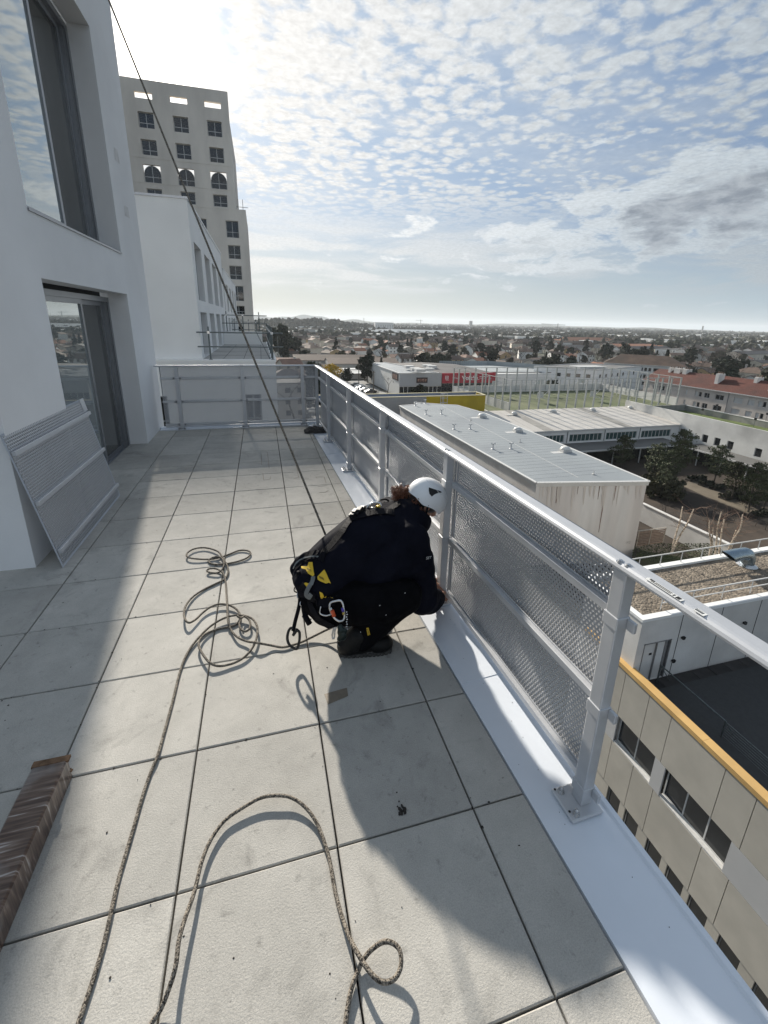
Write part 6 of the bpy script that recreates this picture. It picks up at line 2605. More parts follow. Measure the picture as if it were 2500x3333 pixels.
for k in range(46):
    x, y = gp(rs.uniform(2120, 2500), rs.uniform(1188, 1236))
    put_tree(rs.choice(BARE + OLIVE), x, y, 'bare scrub tree in the thicket behind the red roofed flats', 'scrub trees behind the flats', rs.uniform(.5, .9), crown='branches')
x, y = gp(1083, 1238)
put_tree(leaf_tree(90, 5.5, 3.6, M_mimosa, 24, 90, .22, bare=.1), x, y, 'bright yellow flowering mimosa by the corner of the guardrail', None, 1.15)
x, y = gp(1130, 1250)
put_tree(EVER[2], x, y, 'dark green garden tree right of the yellow mimosa', None, .75)
for k, (px, py) in enumerate([(1120, 1218), (1135, 1226), (1148, 1232)]):
    x, y = gp(px, py)
    place_house(gable_house(16, 5, 2.4, radians(8), M_wallt[2], M_white_roof, 0, 0, False), x, y, radians(4), ['farthest', 'middle', 'nearest'][k] + ' low pale roofed garage row behind the yellow mimosa', None, False, 'garage', 'garage')
# pines, birches and shrubs of the courtyard
for k, (a, b, s) in enumerate([(330, 345, 1.0), (620, 470, 1.05), (840, 395, 1.15), (730, 520, .95), (1170, 470, .95), (1325, 625, .95), (1480, 735, 1.0), (700, 600, .7), (1620, 700, .9)]):
    p = cy(a, b)
    put_tree(PINE[k % 4], p.x, p.y, ['pine nearest the pale metal roof, left in the courtyard', 'pine in the dense middle clump, left one', 'tallest pine in front of the canopy corner', 'pine in the dense middle clump, right one', 'slender pine before the square windows', 'pine on a slim trunk over the long hedge block', 'front right pine on a slim trunk beside the sandy path', 'low bushy pine by the hall corner', 'pine at the right edge of the courtyard'][k], 'pines in the courtyard', s, GZ, name='pine_tree')
SHRUB = [bare_tree(100 + i, 3.2, .8, 4, .05, M_twig, .5) for i in range(2)]
for k in range(26):
    p = cy(rs.uniform(620, 1659), rs.uniform(700, 1000) if k % 2 else rs.uniform(560, 900))
    if p.x > 77 or p.y < 17:
        continue
    put_tree(SHRUB[k % 2], p.x, p.y, 'low bare reddish shrub on the courtyard soil', 'bare shrubs on the courtyard soil', rs.uniform(.5, .9), name='shrub', cat='shrub', crown='branches')
for k in range(16):
    p = cy(rs.uniform(540, 830), rs.uniform(470, 640))
    put_tree(OLIVE[k % 2], p.x, p.y, 'olive green shrub beside the corner of the grey roofed hall', 'olive shrubs beside the hall', rs.uniform(.35, .6), name='shrub', cat='shrub')
for k in range(10):
    p = cy(330 + k * 14, 1050 + rs.uniform(-15, 15), GR)
    put_tree(SHRUB[k % 2], p.x, p.y, 'dark bare shrub at the foot of the hall wall', 'bare shrubs at the foot of the hall wall', .62, GR, name='shrub', cat='shrub', crown='branches')
m = MB()
for k in range(3200):
    p = cy(rs.uniform(440, 1290), rs.uniform(1020, 1180), GR)
    if p.y < 16.8:
        continue
    l = rs.uniform(.02, .055)
    u = Vector((rs.gauss(0, 1), rs.gauss(0, 1), .3)).normalized() * l
    v = u.orthogonal().normalized() * l
    m.quad(p - u - v, p + u - v, p + u + v + Vector((0, 0, .03)), p - u + v + Vector((0, 0, .03)))
tag(ob('ground_cover', m.mesh('ground_cover', M_pine)), kind='stuff')


def birch(base, tips, label, seed):
    r = root('birch_tree', base, label, 'tree', 'pollarded birches in the small garden')
    R_ = random.Random(seed)
    for t in tips:
        d = (t - base)
        pts_ = [base, base + d * .35 + Vector((R_.gauss(0, .08), R_.gauss(0, .08), 0)), base + d * .7 + Vector((R_.gauss(0, .1), R_.gauss(0, .1), 0)), t]
        m = MB()
        m.tube(catmull(pts_, 4), .07, 7, 0, True, [.105 - .055 * k / 12 for k in range(13)])
        part('trunk', m, M_birch, r)
    m = MB()
    for t in tips:
        d = (t - base)
        for k in range(9):
            q = base + d * R_.uniform(.55, 1.0)
            e = q + Vector((R_.gauss(0, .8), R_.gauss(0, .8), R_.uniform(.2, 1.3)))
            m.tube([q, q.lerp(e, .5) + Vector((R_.gauss(0, .1), R_.gauss(0, .1), .08)), e], .014, 4, 0, False, [.02, .013, .005])
            for _ in range(2):
                f = e + Vector((R_.gauss(0, .35), R_.gauss(0, .35), R_.uniform(.1, .5)))
                m.tube([q.lerp(e, .6), f], .006, 3, 0, False)
    part('twigs', m, mat('reddish_twig', (.20, .13, .095), .9, rnd=.1), r)


def bp_(sx, sy, sb, z=GR):
    """a point above a garden spot: picture row sb gives the spot, sy the height"""
    b = cy(sx[0], sb, z)
    d = ray(1900 + sx[1] * .3617, 1400 + sy * .3617)
    t = (Vector((b.x, b.y)) - Vector((CAM.x, CAM.y))).length / Vector((d.x, d.y)).length
    return CAM + d * t


b0_ = cy(790, 1110, GR)
birch(b0_, [bp_((790, 890), 690, 1110), bp_((790, 990), 710, 1110)], 'forked birch with two leaning pale trunks beside the slatted screen', 1)
birch(cy(1130, 1140, GR), [bp_((1130, 1130), 815, 1140), bp_((1150, 1165), 880, 1140)], 'straight birch stems left of the duct', 2)
birch(cy(1185, 1140, GR), [bp_((1185, 1240), 735, 1140)], 'tall slender birch in the middle of the row behind the parapet', 3)
birch(cy(1215, 1140, GR), [bp_((1215, 1265), 800, 1140)], 'short birch stem right of the tall slender one', 4)
birch(cy(1280, 1130, GR), [bp_((1280, 1430), 760, 1130), bp_((1280, 1370), 900, 1130)], 'leaning branched birch behind the air duct', 5)

# ------------------------------------------------------------------ far distance
rs = random.Random(99)
m = MB()


def lump(mb, c, r, rz, R_):
    vs, fs = [], []
    n_, mm = 6, 3
    for i in range(mm + 1):
        t = pi * .5 * i / mm
        for k in range(n_):
            a = 2 * pi * k / n_ + i * .4
            q = R_.uniform(.75, 1.2)
            vs.append((c[0] + r * cos(a) * cos(t) * q, c[1] + r * sin(a) * cos(t) * q, c[2] + rz * (sin(t) if i else -.2) * q))
    for i in range(mm):
        for k in range(n_):
            fs.append((i * n_ + k, i * n_ + (k + 1) % n_, (i + 1) * n_ + (k + 1) % n_, (i + 1) * n_ + k))
    mb.add(vs, fs)


for k in range(5200):
    R_ = 620 * (9.0 ** rs.random())
    a = rs.uniform(radians(-6), radians(60))
    sz = rs.uniform(3.5, 7.5) * (1 + R_ / 2600)
    lump(m, (R_ * sin(a), R_ * cos(a), GZ), sz, rs.uniform(4, 9.5) * (1 + R_ / 5200), rs)
tag(ob('far_wood', m.mesh('far_wood', mat('far_winter_wood', (.058, .054, .040), .95, 0, .35, .02, world=True, tint=(.040, .048, .028), detail=6))), kind='stuff')
for (nm, mw, cnt, rr0, rr1) in (('distant_town', M_wallt[1], 520, 640, 2600), ('distant_roofs', M_rooft[0], 700, 560, 1700)):
    m = MB()
    for k in range(cnt):
        R_ = rr0 * ((rr1 / rr0) ** rs.random())
        a = rs.uniform(radians(-5), radians(60))
        c = Vector((R_ * sin(a), R_ * cos(a), GZ))
        w_, d_, h_ = rs.uniform(8, 22), rs.uniform(8, 12), rs.uniform(4, 9)
        if nm == 'distant_roofs':
            m.add([(c.x - w_ / 2, c.y - d_ / 2, GZ + h_ * .6), (c.x + w_ / 2, c.y - d_ / 2, GZ + h_ * .6), (c.x + w_ / 2, c.y + d_ / 2, GZ + h_ * .6), (c.x - w_ / 2, c.y + d_ / 2, GZ + h_ * .6), (c.x - w_ / 2, c.y, GZ + h_ * .6 + 2.4), (c.x + w_ / 2, c.y, GZ + h_ * .6 + 2.4), (c.x - w_ / 2, c.y - d_ / 2, GZ), (c.x + w_ / 2, c.y - d_ / 2, GZ)],
                  [(0, 1, 5, 4), (1, 2, 5), (2, 3, 4, 5), (3, 0, 4), (6, 7, 1, 0)])
        else:
            m.box((c.x - w_ / 2, c.y - d_ / 2, GZ), (c.x + w_ / 2, c.y + d_ / 2, GZ + h_))
    tag(ob(nm, m.mesh(nm, mw)), kind='stuff')
# wooded rise and the blue hills on the left, and low ridges along the horizon
m = MB()
wh = at_z(1010, 1090, GZ)
cw_ = Vector((wh.x, wh.y, 0)).normalized() * 1300
side = Vector((cw_.y, -cw_.x, 0)).normalized()
for k in range(900):
    t = rs.uniform(-1, 1)
    e = max(0.0, 1 - abs(t) ** 2.2)
    if t > .3:
        e *= max(.35, 1 - (t - .3) * .9)
    c = cw_ + side * (t * 240) + cw_.normalized() * rs.uniform(-60, 160)
    lump(m, (c.x, c.y, GZ + 21 * e * rs.uniform(.2, 1)), rs.uniform(6, 11), rs.uniform(6, 12), rs)
tag(ob('wooded_hill', m.mesh('wooded_hill', mat('far_winter_wood', (.058, .054, .040)))), kind='stuff')
bl = big(1108, 1062, 34, 12, 18, 0, 'distant slab of flats beside the wooded rise', 1, None, 8, 4)
x, y = Vector((1.0, 1, 0)).normalized().xy
c = Vector((cw_.x, cw_.y, 0)) + side * 190
bl.location = (c.x, c.y - 60, GZ + 6)
bl.scale = (1.5, 1.2, .95)


def ridge(dist, a0, a1, hmax, seed, name):
    R_ = random.Random(seed)
    n_ = 90
    ph = [R_.uniform(0, 6.28) for _ in range(6)]
    vs, fs = [], []
    for k in range(n_ + 1):
        a = a0 + (a1 - a0) * k / n_
        t = k / n_
        h = hmax * (.55 + .2 * sin(t * 9 + ph[0]) + .14 * sin(t * 23 + ph[1]) + .07 * sin(t * 61 + ph[2])) * min(1, 6 * t, 6 * (1 - t))
        vs += [(dist * sin(a), dist * cos(a), GZ - 2), ((dist + 150) * sin(a), (dist + 150) * cos(a), GZ + max(1, h)), ((dist + 900) * sin(a), (dist + 900) * cos(a), GZ - 2)]
    for k in range(n_):
        b = k * 3
        fs += [(b, b + 3, b + 4, b + 1), (b + 1, b + 4, b + 5, b + 2)]
    m = MB()
    m.add(vs, fs)
    tag(ob(name, m.mesh(name, mat('far_hillside', (.065, .07, .05), .95, 0, .3, .003, world=True))), kind='structure')


ridge(7500, radians(-12), radians(12), 120, 3, 'hills')
ridge(5600, radians(-10), radians(16), 62, 4, 'hills')
ridge(6200, radians(10), radians(62), 46, 5, 'hills')
# masts, cranes, poles
for (px, py, dist, h, kind, l) in [(1369, 1052, 2400, 40, 'crane', 'thin distant tower crane above the horizon, left one'), (1815, 1063, 1500, 32, 'crane', 'distant tower crane with long jib above the horizon, right one'), (1184, 1060, 2000, 40, 'mast', 'faint lattice mast on the horizon right of the wooded rise'), (900, 1095, 300, 14, 'mast', 'thin lamp mast left of the wooded rise'), (1262, 1090, 420, 16, 'mast', 'pale lamp mast among the far sheds')]:
    d = ray(px, py)
    q = Vector((d.x, d.y, 0)).normalized() * dist
    r = root('tower_crane' if kind == 'crane' else 'lamp_mast', (q.x, q.y, GZ), l, kind)
    m = MB()
    m.bar((q.x, q.y, GZ), (q.x, q.y, GZ + h), dist * .0007 + .15, None)
    part('mast', m, M_pole, r)
    if kind == 'crane':
        jl = 26 if px < 1500 else 50
        m = MB()
        jd = Vector((1, -.3, 0)).normalized()
        m.bar(q + Vector((0, 0, GZ + h * .92)) - jd * jl, q + Vector((0, 0, GZ + h * .92 - 2)) + jd * jl * .45, 1.2, 1.2)
        part('jib', m, M_pole, r)
for (px, dist, w_, h, l) in [(1531, 2600, 15, 40, 'distant square tower block on the horizon'), (2287, 3200, 7, 42, 'distant water tower stub on the right horizon')]:
    d = ray(px, 1070)
    q = Vector((d.x, d.y, 0)).normalized() * dist
    place_house(flat_house(w_, w_ * .7, h, M_wallt[2], 4, 6), q.x, q.y, 0, l, None, False, 'tower', 'tower_block')
# utility poles in the streets
for k, (px, py, l) in enumerate([(1168, 1262, 'dark utility pole left of the white shop'), (1216, 1290, 'dark post beside the shop car park'), (1745, 1185, 'wooden utility pole among roofs above the court'), (1810, 1190, 'second wooden utility pole among roofs above the court')]):
    x, y = gp(px, py)
    m = MB()
    m.cyl((x, y, GZ), (x, y, GZ + 8.5), .16, 6)
    m.bar((x - .7, y, GZ + 8), (x + .7, y, GZ + 8), .12, .12)
    tag(ob('utility_pole', m.mesh('utility_pole', M_bark)), l, 'pole')
# ================================================================== the crouching rope-access worker
from mathutils import noise as mnoise
from mathutils.geometry import delaunay_2d_cdt
zw = lambda a, b: (900 + a * .36167, 1500 + b * .36167)
WR = random.Random(4)
person = root('person', (-.20, 1.48, 0), 'person in black work clothes, harness and white helmet crouching at the guardrail post', 'person')
M_cloth = mat('black_softshell', (.0075, .0080, .0135), .75, 0, .25, 9, .25, 700, spec=.05)
M_trouser = mat('black_work_trousers', (.0048, .0048, .0058), .85, 0, .3, 12, .3, 900, spec=.06)
M_skin = mat('skin', (.42, .23, .16), .5, 0, .1, 20, .1, 300, spec=.4)
M_web = mat('black_webbing', (.008, .008, .011), .6, 0, .2, 40, .4, 1500, spec=.07)
M_webg = mat('grey_webbing', (.16, .17, .17), .6, 0, .2, 40, .3, 1200)
M_yel = mat('yellow_patch', (.72, .47, .03), .6, 0, .08, 20)
M_leather = mat('black_boot_leather', (.006, .006, .006), .5, 0, .4, 30, .4, 300, spec=.22)


def ell(mb, c, rx, ry=None, rz=None, n=16, m=10, rot=None):
    ry, rz = ry or rx, rz or rx
    c = Vector(c)
    vs = []
    for i in range(m + 1):
        t = -pi / 2 + pi * i / m
        for k in range(n):
            a = 2 * pi * k / n
            q = Vector((rx * cos(t) * cos(a), ry * cos(t) * sin(a), rz * sin(t)))
            vs.append(c + (rot @ q if rot else q))
    fs = []
    for i in range(m):
        for k in range(n):
            fs.append((i * n + k, i * n + (k + 1) % n, (i + 1) * n + (k + 1) % n, (i + 1) * n + k))
    mb.add(vs, fs)


def limb(mb, pts, rs, n=14, sub=5):
    """tapered limb of overlapping balls and tubes along points"""
    P_ = [Vector(p) for p in pts]
    for i in range(len(P_) - 1):
        for k in range(sub + 1):
            t = k / sub
            ell(mb, P_[i].lerp(P_[i + 1], t), rs[i] + (rs[i + 1] - rs[i]) * t, n=n, m=8)


def remesh(mb, name, m, voxel=.010, smooth=4, fold=None):
    me = mb.mesh('tmp', m)
    o = bpy.data.objects.new('tmp', me)
    C.objects.link(o)
    md = o.modifiers.new('r', 'REMESH')
    md.mode = 'VOXEL'
    md.voxel_size = voxel
    if smooth:
        s_ = o.modifiers.new('s', 'SMOOTH')
        s_.factor = .5
        s_.iterations = smooth
    dg = bpy.context.evaluated_depsgraph_get()
    dg.update()
    out = bpy.data.meshes.new_from_object(o.evaluated_get(dg))
    bpy.data.objects.remove(o)
    bpy.data.meshes.remove(me)
    out.name = name
    out.materials.clear()
    out.materials.append(m)
    if fold:
        nrm = [v.normal.copy() for v in out.vertices]
        for v, nn in zip(out.vertices, nrm):
            v.co += nn * fold(v.co)
    out.polygons.foreach_set('use_smooth', [True] * len(out.polygons))
    out.update()
    return out


def child(name, me, **k):
    return ob(name, me, person, None, **k)


def folds(amp, s1, axis):
    ax = Vector(axis).normalized()

    def f(p):
        q = p - ax * (p.dot(ax) * .72)
        a = mnoise.noise(q * s1)
        b = mnoise.noise(q * s1 * 2.3 + Vector((7, 3, 1)))
        c = mnoise.noise(p * 5)
        return amp * ((1 - abs(a)) * 1.2 - .8 + b * .45) + amp * .7 * c
    return f


# --- joints -----------------------------------------------------------------
HD = Vector((.226, 1.728, .708))                            # head centre
hf, hu = Vector((.72, .06, -.69)).normalized(), Vector((.69, .0, .72)).normalized()
hs = hf.cross(hu).normalized()                              # wearer's right, towards the camera
hu = hs.cross(hf).normalized()
NK = Vector((.10, 1.725, .63))
SR, ER, HR_ = Vector((.075, 1.535, .555)), Vector((.140, 1.475, .215)), Vector((.268, 1.60, .105))
SL, EL, HL = Vector((.05, 1.905, .56)), Vector((.165, 1.96, .29)), Vector((.275, 1.80, .13))
PV = Vector((-.385, 1.565, .335))
KR, AR = Vector((.01, 1.385, .315)), Vector((-.235, 1.385, .085))
KL, AL = Vector((.06, 1.74, .36)), Vector((-.20, 1.73, .085))

# --- body: head with face, neck, trunk, limbs and hands as one surface --------
b = MB()
Rh = Matrix((hf, -hs, hu)).transposed()
ell(b, HD + hu * .012, .098, .076, .100, rot=Rh, n=22, m=14)
ell(b, HD + hf * .045 - hu * .062, .050, .052, .062, rot=Rh)
ell(b, HD + hf * .082 - hu * .098, .022, .026, .020, rot=Rh)
b.tube([HD + hf * .090 - hu * .002, HD + hf * .118 - hu * .040], .012, 8, 0, True, [.009, .016])
ell(b, HD + hf * .108 - hu * .044, .014, .017, .012, rot=Rh)
for s in (-1, 1):
    ell(b, HD - hu * .022 + hs * .078 * s - hf * .004, .020, .010, .032, rot=Rh)
    ell(b, HD + hf * .083 + hs * .030 * s - hu * .012, .014, .015, .010, rot=Rh)
    ell(b, HD + hf * .082 + hs * .028 * s + hu * .010, .018, .024, .010, rot=Rh)
ell(b, HD + hf * .094 - hu * .074, .012, .024, .007, rot=Rh)
limb(b, [HD - hf * .03 - hu * .06, NK, Vector((.02, 1.69, .56))], [.056, .062, .09])
limb(b, [Vector((.02, 1.69, .55)), Vector((-.18, 1.62, .48)), PV + Vector((.05, 0, .04))], [.10, .085, .065])
for (s_, e_, h_) in ((SR, ER, HR_), (SL, EL, HL)):
    limb(b, [NK - Vector((.04, 0, .04)), s_, e_, h_], [.055, .050, .038, .028])
for (k_, a_, sy) in ((KR, AR, -.1), (KL, AL, .1)):
    limb(b, [PV + Vector((.03, sy * .8, .02)), k_ + Vector((-.02, 0, 0)), a_ + Vector((0, 0, .01))], [.045, .040, .030])


def hand(mb, w, fwd_, palm, grip):
    """palm and five fingers of unequal length, bent; w wrist, fwd_ towards the fingers, palm = direction the palm faces"""
    f_ = Vector(fwd_).normalized()
    p_ = (Vector(palm) - f_ * Vector(palm).dot(f_)).normalized()
    s_ = f_.cross(p_).normalized()
    for i in range(4):
        off = (i - 1.5) * .0195
        limb(mb, [w + s_ * off * .7, w + f_ * .075 + s_ * off], [.017, .0135], 8, 5)
        l_ = (.038, .043, .040, .031)[i]
        a = w + f_ * .080 + s_ * off
        d1 = (f_ * cos(grip * .7) + p_ * sin(grip * .7)).normalized()
        d2 = (f_ * cos(grip * 1.6) + p_ * sin(grip * 1.6)).normalized()
        d3 = (f_ * cos(grip * 2.3) + p_ * sin(grip * 2.3)).normalized()
        q1 = a + d1 * l_
        q2 = q1 + d2 * l_ * .68
        q3 = q2 + d3 * l_ * .5
        limb(mb, [a, q1, q2, q3], [.0105, .0095, .0088, .0075], 8, 4)
    t0 = w + f_ * .022 + s_ * .030
    t1 = t0 + (f_ * .55 + s_ * .65 + p_ * .45).normalized() * .042
    t2 = t1 + (f_ * .85 + s_ * .1 + p_ * .5).normalized() * .030
    t3 = t2 + (f_ * .9 - s_ * .25 + p_ * .45).normalized() * .022
    limb(mb, [t0, t1, t2, t3], [.0150, .0120, .0105, .0085], 8, 4)


hand(b, HR_ + Vector((.022, .026, -.006)), (.55, .80, -.22), (.35, -.25, -.85), .75)
hand(b, HL + Vector((.008, -.02, -.006)), (.35, -.9, -.30), (.6, .2, -.8), .8)
child('body', remesh(b, 'body', M_skin, .0046, 3))
e_ = MB()
for s in (-1, 1):
    ell(e_, HD + hf * .090 + hs * .031 * s - hu * .006, .0085, n=10, m=8)
child('eyes', e_.mesh('eyes', mat('eye_white', (.6, .58, .55), .2)), smooth=True)

# --- trousers and jacket ------------------------------------------------------
t = MB()
ell(t, PV + Vector((.01, .0, -.045)), .165, .185, .150)
limb(t, [PV + Vector((.02, -.095, -.05)), KR + Vector((-.12, 0, -.02)), KR], [.130, .112, .088])
limb(t, [KR, KR.lerp(AR, .5) + Vector((-.035, 0, 0)), AR + Vector((.01, 0, .01))], [.088, .088, .062])
limb(t, [PV + Vector((.02, .095, -.05)), KL], [.130, .092])
limb(t, [KL, KL.lerp(AL, .5) + Vector((-.03, 0, 0)), AL], [.092, .086, .062])
trous = remesh(t, 'trousers', M_trouser, .009, 5, folds(.0095, 11, (1, .1, .25)))
child('trousers', trous)
j = MB()
limb(j, [PV + Vector((.02, .02, .075)), Vector((-.235, 1.605, .470)), Vector((-.09, 1.655, .532)), Vector((.03, 1.70, .555))], [.150, .180, .182, .156], 18, 6)
ell(j, PV + Vector((-.005, .01, .05)), .178, .190, .120)
ell(j, Vector((-.11, 1.56, .40)), .19, .17, .19)
ell(j, Vector((.02, 1.54, .43)), .14, .13, .17)
limb(j, [NK + Vector((-.045, 0, -.03)), SR], [.115, .098])
limb(j, [NK + Vector((-.045, 0, -.03)), SL], [.115, .098])
limb(j, [SR, SR.lerp(ER, .5) + Vector((.012, -.01, 0)), ER, ER.lerp(HR_, .5) + Vector((0, 0, -.006)), HR_ + Vector((.010, .012, .0))], [.102, .092, .085, .072, .054], 16, 6)
limb(j, [SL, EL, HL + Vector((-.005, .01, 0))], [.098, .072, .045], 16, 6)
for a_, b_ in ((180, 955), (215, 905), (270, 868), (335, 852), (400, 856), (455, 880)):
    ell(j, at_d(*zw(a_, b_ + 12), 2.415), .036, n=12, m=8)
# collar roll of the hood round the neck
for k in range(20):
    a = 2 * pi * k / 20
    c = NK + Vector((.035, -.005, .006)) + Vector((.062 * cos(a) * .72, .120 * sin(a), -.062 * cos(a) * .69))
    ell(j, c, .050 + (.012 if sin(a) < 0 else 0), n=12, m=8)
jack = remesh(j, 'jacket', M_cloth, .009, 4, folds(.0125, 9.0, (1, .2, .35)))
jo = child('jacket', jack)

# --- surface picking: rays from a view point onto the clothes, to lay webbing and patches on them
allv, allf = [], []
for me in (jack, trous):
    o_ = len(allv)
    allv += [v.co.copy() for v in me.vertices]
    allf += [tuple(i + o_ for i in p.vertices) for p in me.polygons]
BV = BVHTree.FromPolygons(allv, allf)


def pick(px, off=.003, want_n=False):
    d = ray(*zw(*px))
    dn = d.normalized()
    loc, nn, _, _ = BV.ray_cast(CAM, dn)
    if loc is None:
        loc, nn, _, _ = BV.find_nearest(CAM + d * 2.45)
    if nn.dot(dn) > 0:
        nn = -nn
    q = loc + nn * off
    return (q, nn) if want_n else q


def strap(name, pts, w, m, off=.004, th=.003, n=6, par=None):
    P_ = []
    c2 = catmull([Vector((a, b_, 0)) for a, b_ in pts], n)
    for c in c2:
        P_.append(pick((c.x, c.y), off, True))
    mb = MB()
    vs = []
    for i, (p, nn) in enumerate(P_):
        tdir = (P_[min(i + 1, len(P_) - 1)][0] - P_[max(i - 1, 0)][0]).normalized()
        s_ = tdir.cross(nn).normalized()
        vs += [p - s_ * w / 2, p + s_ * w / 2, p + s_ * w / 2 + nn * th, p - s_ * w / 2 + nn * th]
    fs = []
    for i in range(len(P_) - 1):
        a = i * 4
        for k in range(4):
            fs.append((a + k, a + (k + 1) % 4, a + 4 + (k + 1) % 4, a + 4 + k))
    fs += [(0, 3, 2, 1), tuple(range(len(vs) - 4, len(vs)))]
    mb.add(vs, fs)
    me = mb.mesh(name, m)
    if par is not None:
        return ob(name, me, par)
    return child(name, me)


def patch(name, poly, m, off=.004, step=16, par=None, label=None):
    pts = [Vector(p) for p in poly]
    dense = []
    for a, b_ in zip(pts, pts[1:] + pts[:1]):
        k = max(1, int((b_ - a).length / step))
        dense += [a.lerp(b_, i / k) for i in range(k)]
    n0 = len(dense)
    xs, ys_ = [p.x for p in dense], [p.y for p in dense]
    y_ = min(ys_) + step * .5

    def inside(q):
        c = False
        for a, b_ in zip(dense, dense[1:] + dense[:1]):
            if (a.y > q.y) != (b_.y > q.y) and q.x < (b_.x - a.x) * (q.y - a.y) / (b_.y - a.y) + a.x:
                c = not c
        return c
    while y_ < max(ys_):
        x_ = min(xs) + step * .5
        while x_ < max(xs):
            q = Vector((x_, y_))
            if inside(q) and min((q - e).length for e in dense) > step * .45:
                dense.append(q)
            x_ += step
        y_ += step
    r = delaunay_2d_cdt([p.to_2d() for p in dense], [(i, (i + 1) % n0) for i in range(n0)], [list(range(n0))], 1, 1e-4)
    vs2, fs2 = r[0], r[2]
    mb = MB()
    mb.add([pick((p.x, p.y), off) for p in vs2], [tuple(f) for f in fs2])
    me = mb.mesh(name, m)
    if par is not None:
        return ob(name, me, par, label=label)
    return child(name, me, label=label)


def print_on(txt, org, ux, uy, m, off, par, bold=.03):
    """flat lettering laid on the clothes: picture-space origin and the two text axes"""
    cu = bpy.data.curves.new('lettering', 'FONT')
    cu.body = txt
    cu.size = 1.0
    cu.offset = bold
    tmp = bpy.data.objects.new('tmp', cu)
    me = bpy.data.meshes.new_from_object(tmp)
    bpy.data.objects.remove(tmp)
    bpy.data.curves.remove(cu)
    for v in me.vertices:
        v.co = pick((org[0] + ux[0] * v.co.x + uy[0] * v.co.y, org[1] + ux[1] * v.co.x + uy[1] * v.co.y), off)
    me.materials.clear()
    me.materials.append(m)
    return ob('lettering', me, par)


# harness webbing
strap('back_strap', [(700, 500), (640, 570), (560, 680), (480, 780), (420, 835)], .040, M_web, .005, .003)
strap('back_strap', [(1060, 470), (960, 462), (860, 470), (760, 500), (700, 520)], .045, M_web, .005, .004)
strap('shoulder_strap', [(960, 470), (1050, 420), (1120, 380)], .042, M_web, .005, .003)
strap('waist_belt', [(175, 960), (250, 880), (330, 850), (400, 856), (440, 868)], .050, M_web, .005, .004)
#strap('hip_band', [(240, 1000), (300, 930), (380, 980), (470, 1060)], .030, M_web, .007, .004)
strap('leg_loop', [(230, 1120), (300, 1210), (420, 1275), (520, 1262)], .046, M_web, .006, .004)
strap('leg_loop', [(330, 1180), (320, 1300), (400, 1420), (520, 1500)], .040, M_web, .006, .004)
p_ = patch('yellow_patch', [(300, 915), (333, 912), (338, 1000), (346, 1030), (335, 1048), (290, 1020), (270, 985), (235, 975), (232, 958), (285, 956)], M_yel, .009)
print_on('PETZL', (286, 990), (12.5, 5.0), (-5, -21), M_ink, .0125, p_, .03)
p_ = patch('yellow_patch', [(433, 980), (487, 1108), (470, 1098), (445, 1106), (375, 1075), (372, 1050)], M_yel, .009)
print_on('ASTRO', (388, 1060), (13.5, 5.6), (-4, -20), M_ink, .0125, p_, .03)
patch('yellow_patch', [(255, 1108), (270, 1100), (298, 1108), (278, 1142)], M_yel, .009, 12)
patch('yellow_patch', [(388, 1172), (415, 1185), (428, 1212), (452, 1218), (450, 1232), (400, 1224)], M_yel, .010, 12)
patch('yellow_patch', [(470, 1232), (490, 1226), (510, 1236)], M_yel, .010, 10)
strap('grey_gear_tape', [(340, 1050), (335, 1090), (300, 1140), (280, 1190), (300, 1215), (325, 1190)], .022, M_webg, .012, .003)
strap('hem_piping', [(165, 975), (190, 920), (240, 885), (310, 868), (390, 866)], .008, M_webg, .008, .003)
sl_p = patch('sleeve_mark', [(1338, 856), (1388, 846), (1384, 884), (1332, 888)], M_cloth, .004, 14)
print_on('SET', (1338, 884), (28, -4), (5, -32), mat('pale_print', (.42, .42, .42), .6), .0075, sl_p, .02)
bt_p = patch('leg_tag', [(812, 1500), (832, 1496), (846, 1560), (824, 1568)], M_yel, .005, 10)
print_on('Solid', (826, 1502), (9, 30), (-17, 3), M_ink, .0075, bt_p, .01)
# light dust specks and seams on the cloth
sp = MB()
for (a, b_) in ((1155, 1190), (985, 1385), (760, 1540), (930, 1300)):
    q, nn = pick((a, b_), .003, True)
    u = nn.orthogonal().normalized() * .0026
    v = nn.cross(u) * .6
    sp.quad(q - u - v, q + u - v, q + u + v, q - u + v)
child('dust_specks', sp.mesh('dust_specks', M_stick), kind='stuff')

# dorsal buckle block and attachment ring
bk = MB()
c0, n0_ = pick((735, 490), .012, True)
for k in range(7):
    c, nn = pick((690 + k * 15, 500 - k * 9 + (k % 2) * 8), .012 + (k % 3) * .005, True)
    u = nn.orthogonal().normalized()
    bk.obox(c, u * .017, nn.cross(u) * .014, nn * .011)
child('dorsal_buckle', bevel_mesh(bk.mesh('dorsal_buckle', M_black), .003, 1))


def ring_path(center, u, v, hw, hh, n=36, power=3.0):
    out = []
    for k in range(n):
        t_ = 2 * pi * k / n
        ct, st = cos(t_), sin(t_)
        s_ = (abs(ct) ** power + abs(st) ** power) ** (-1 / power)
        out.append(center + u * hw * ct * s_ + v * hh * st * s_)
    return out + [out[0]]


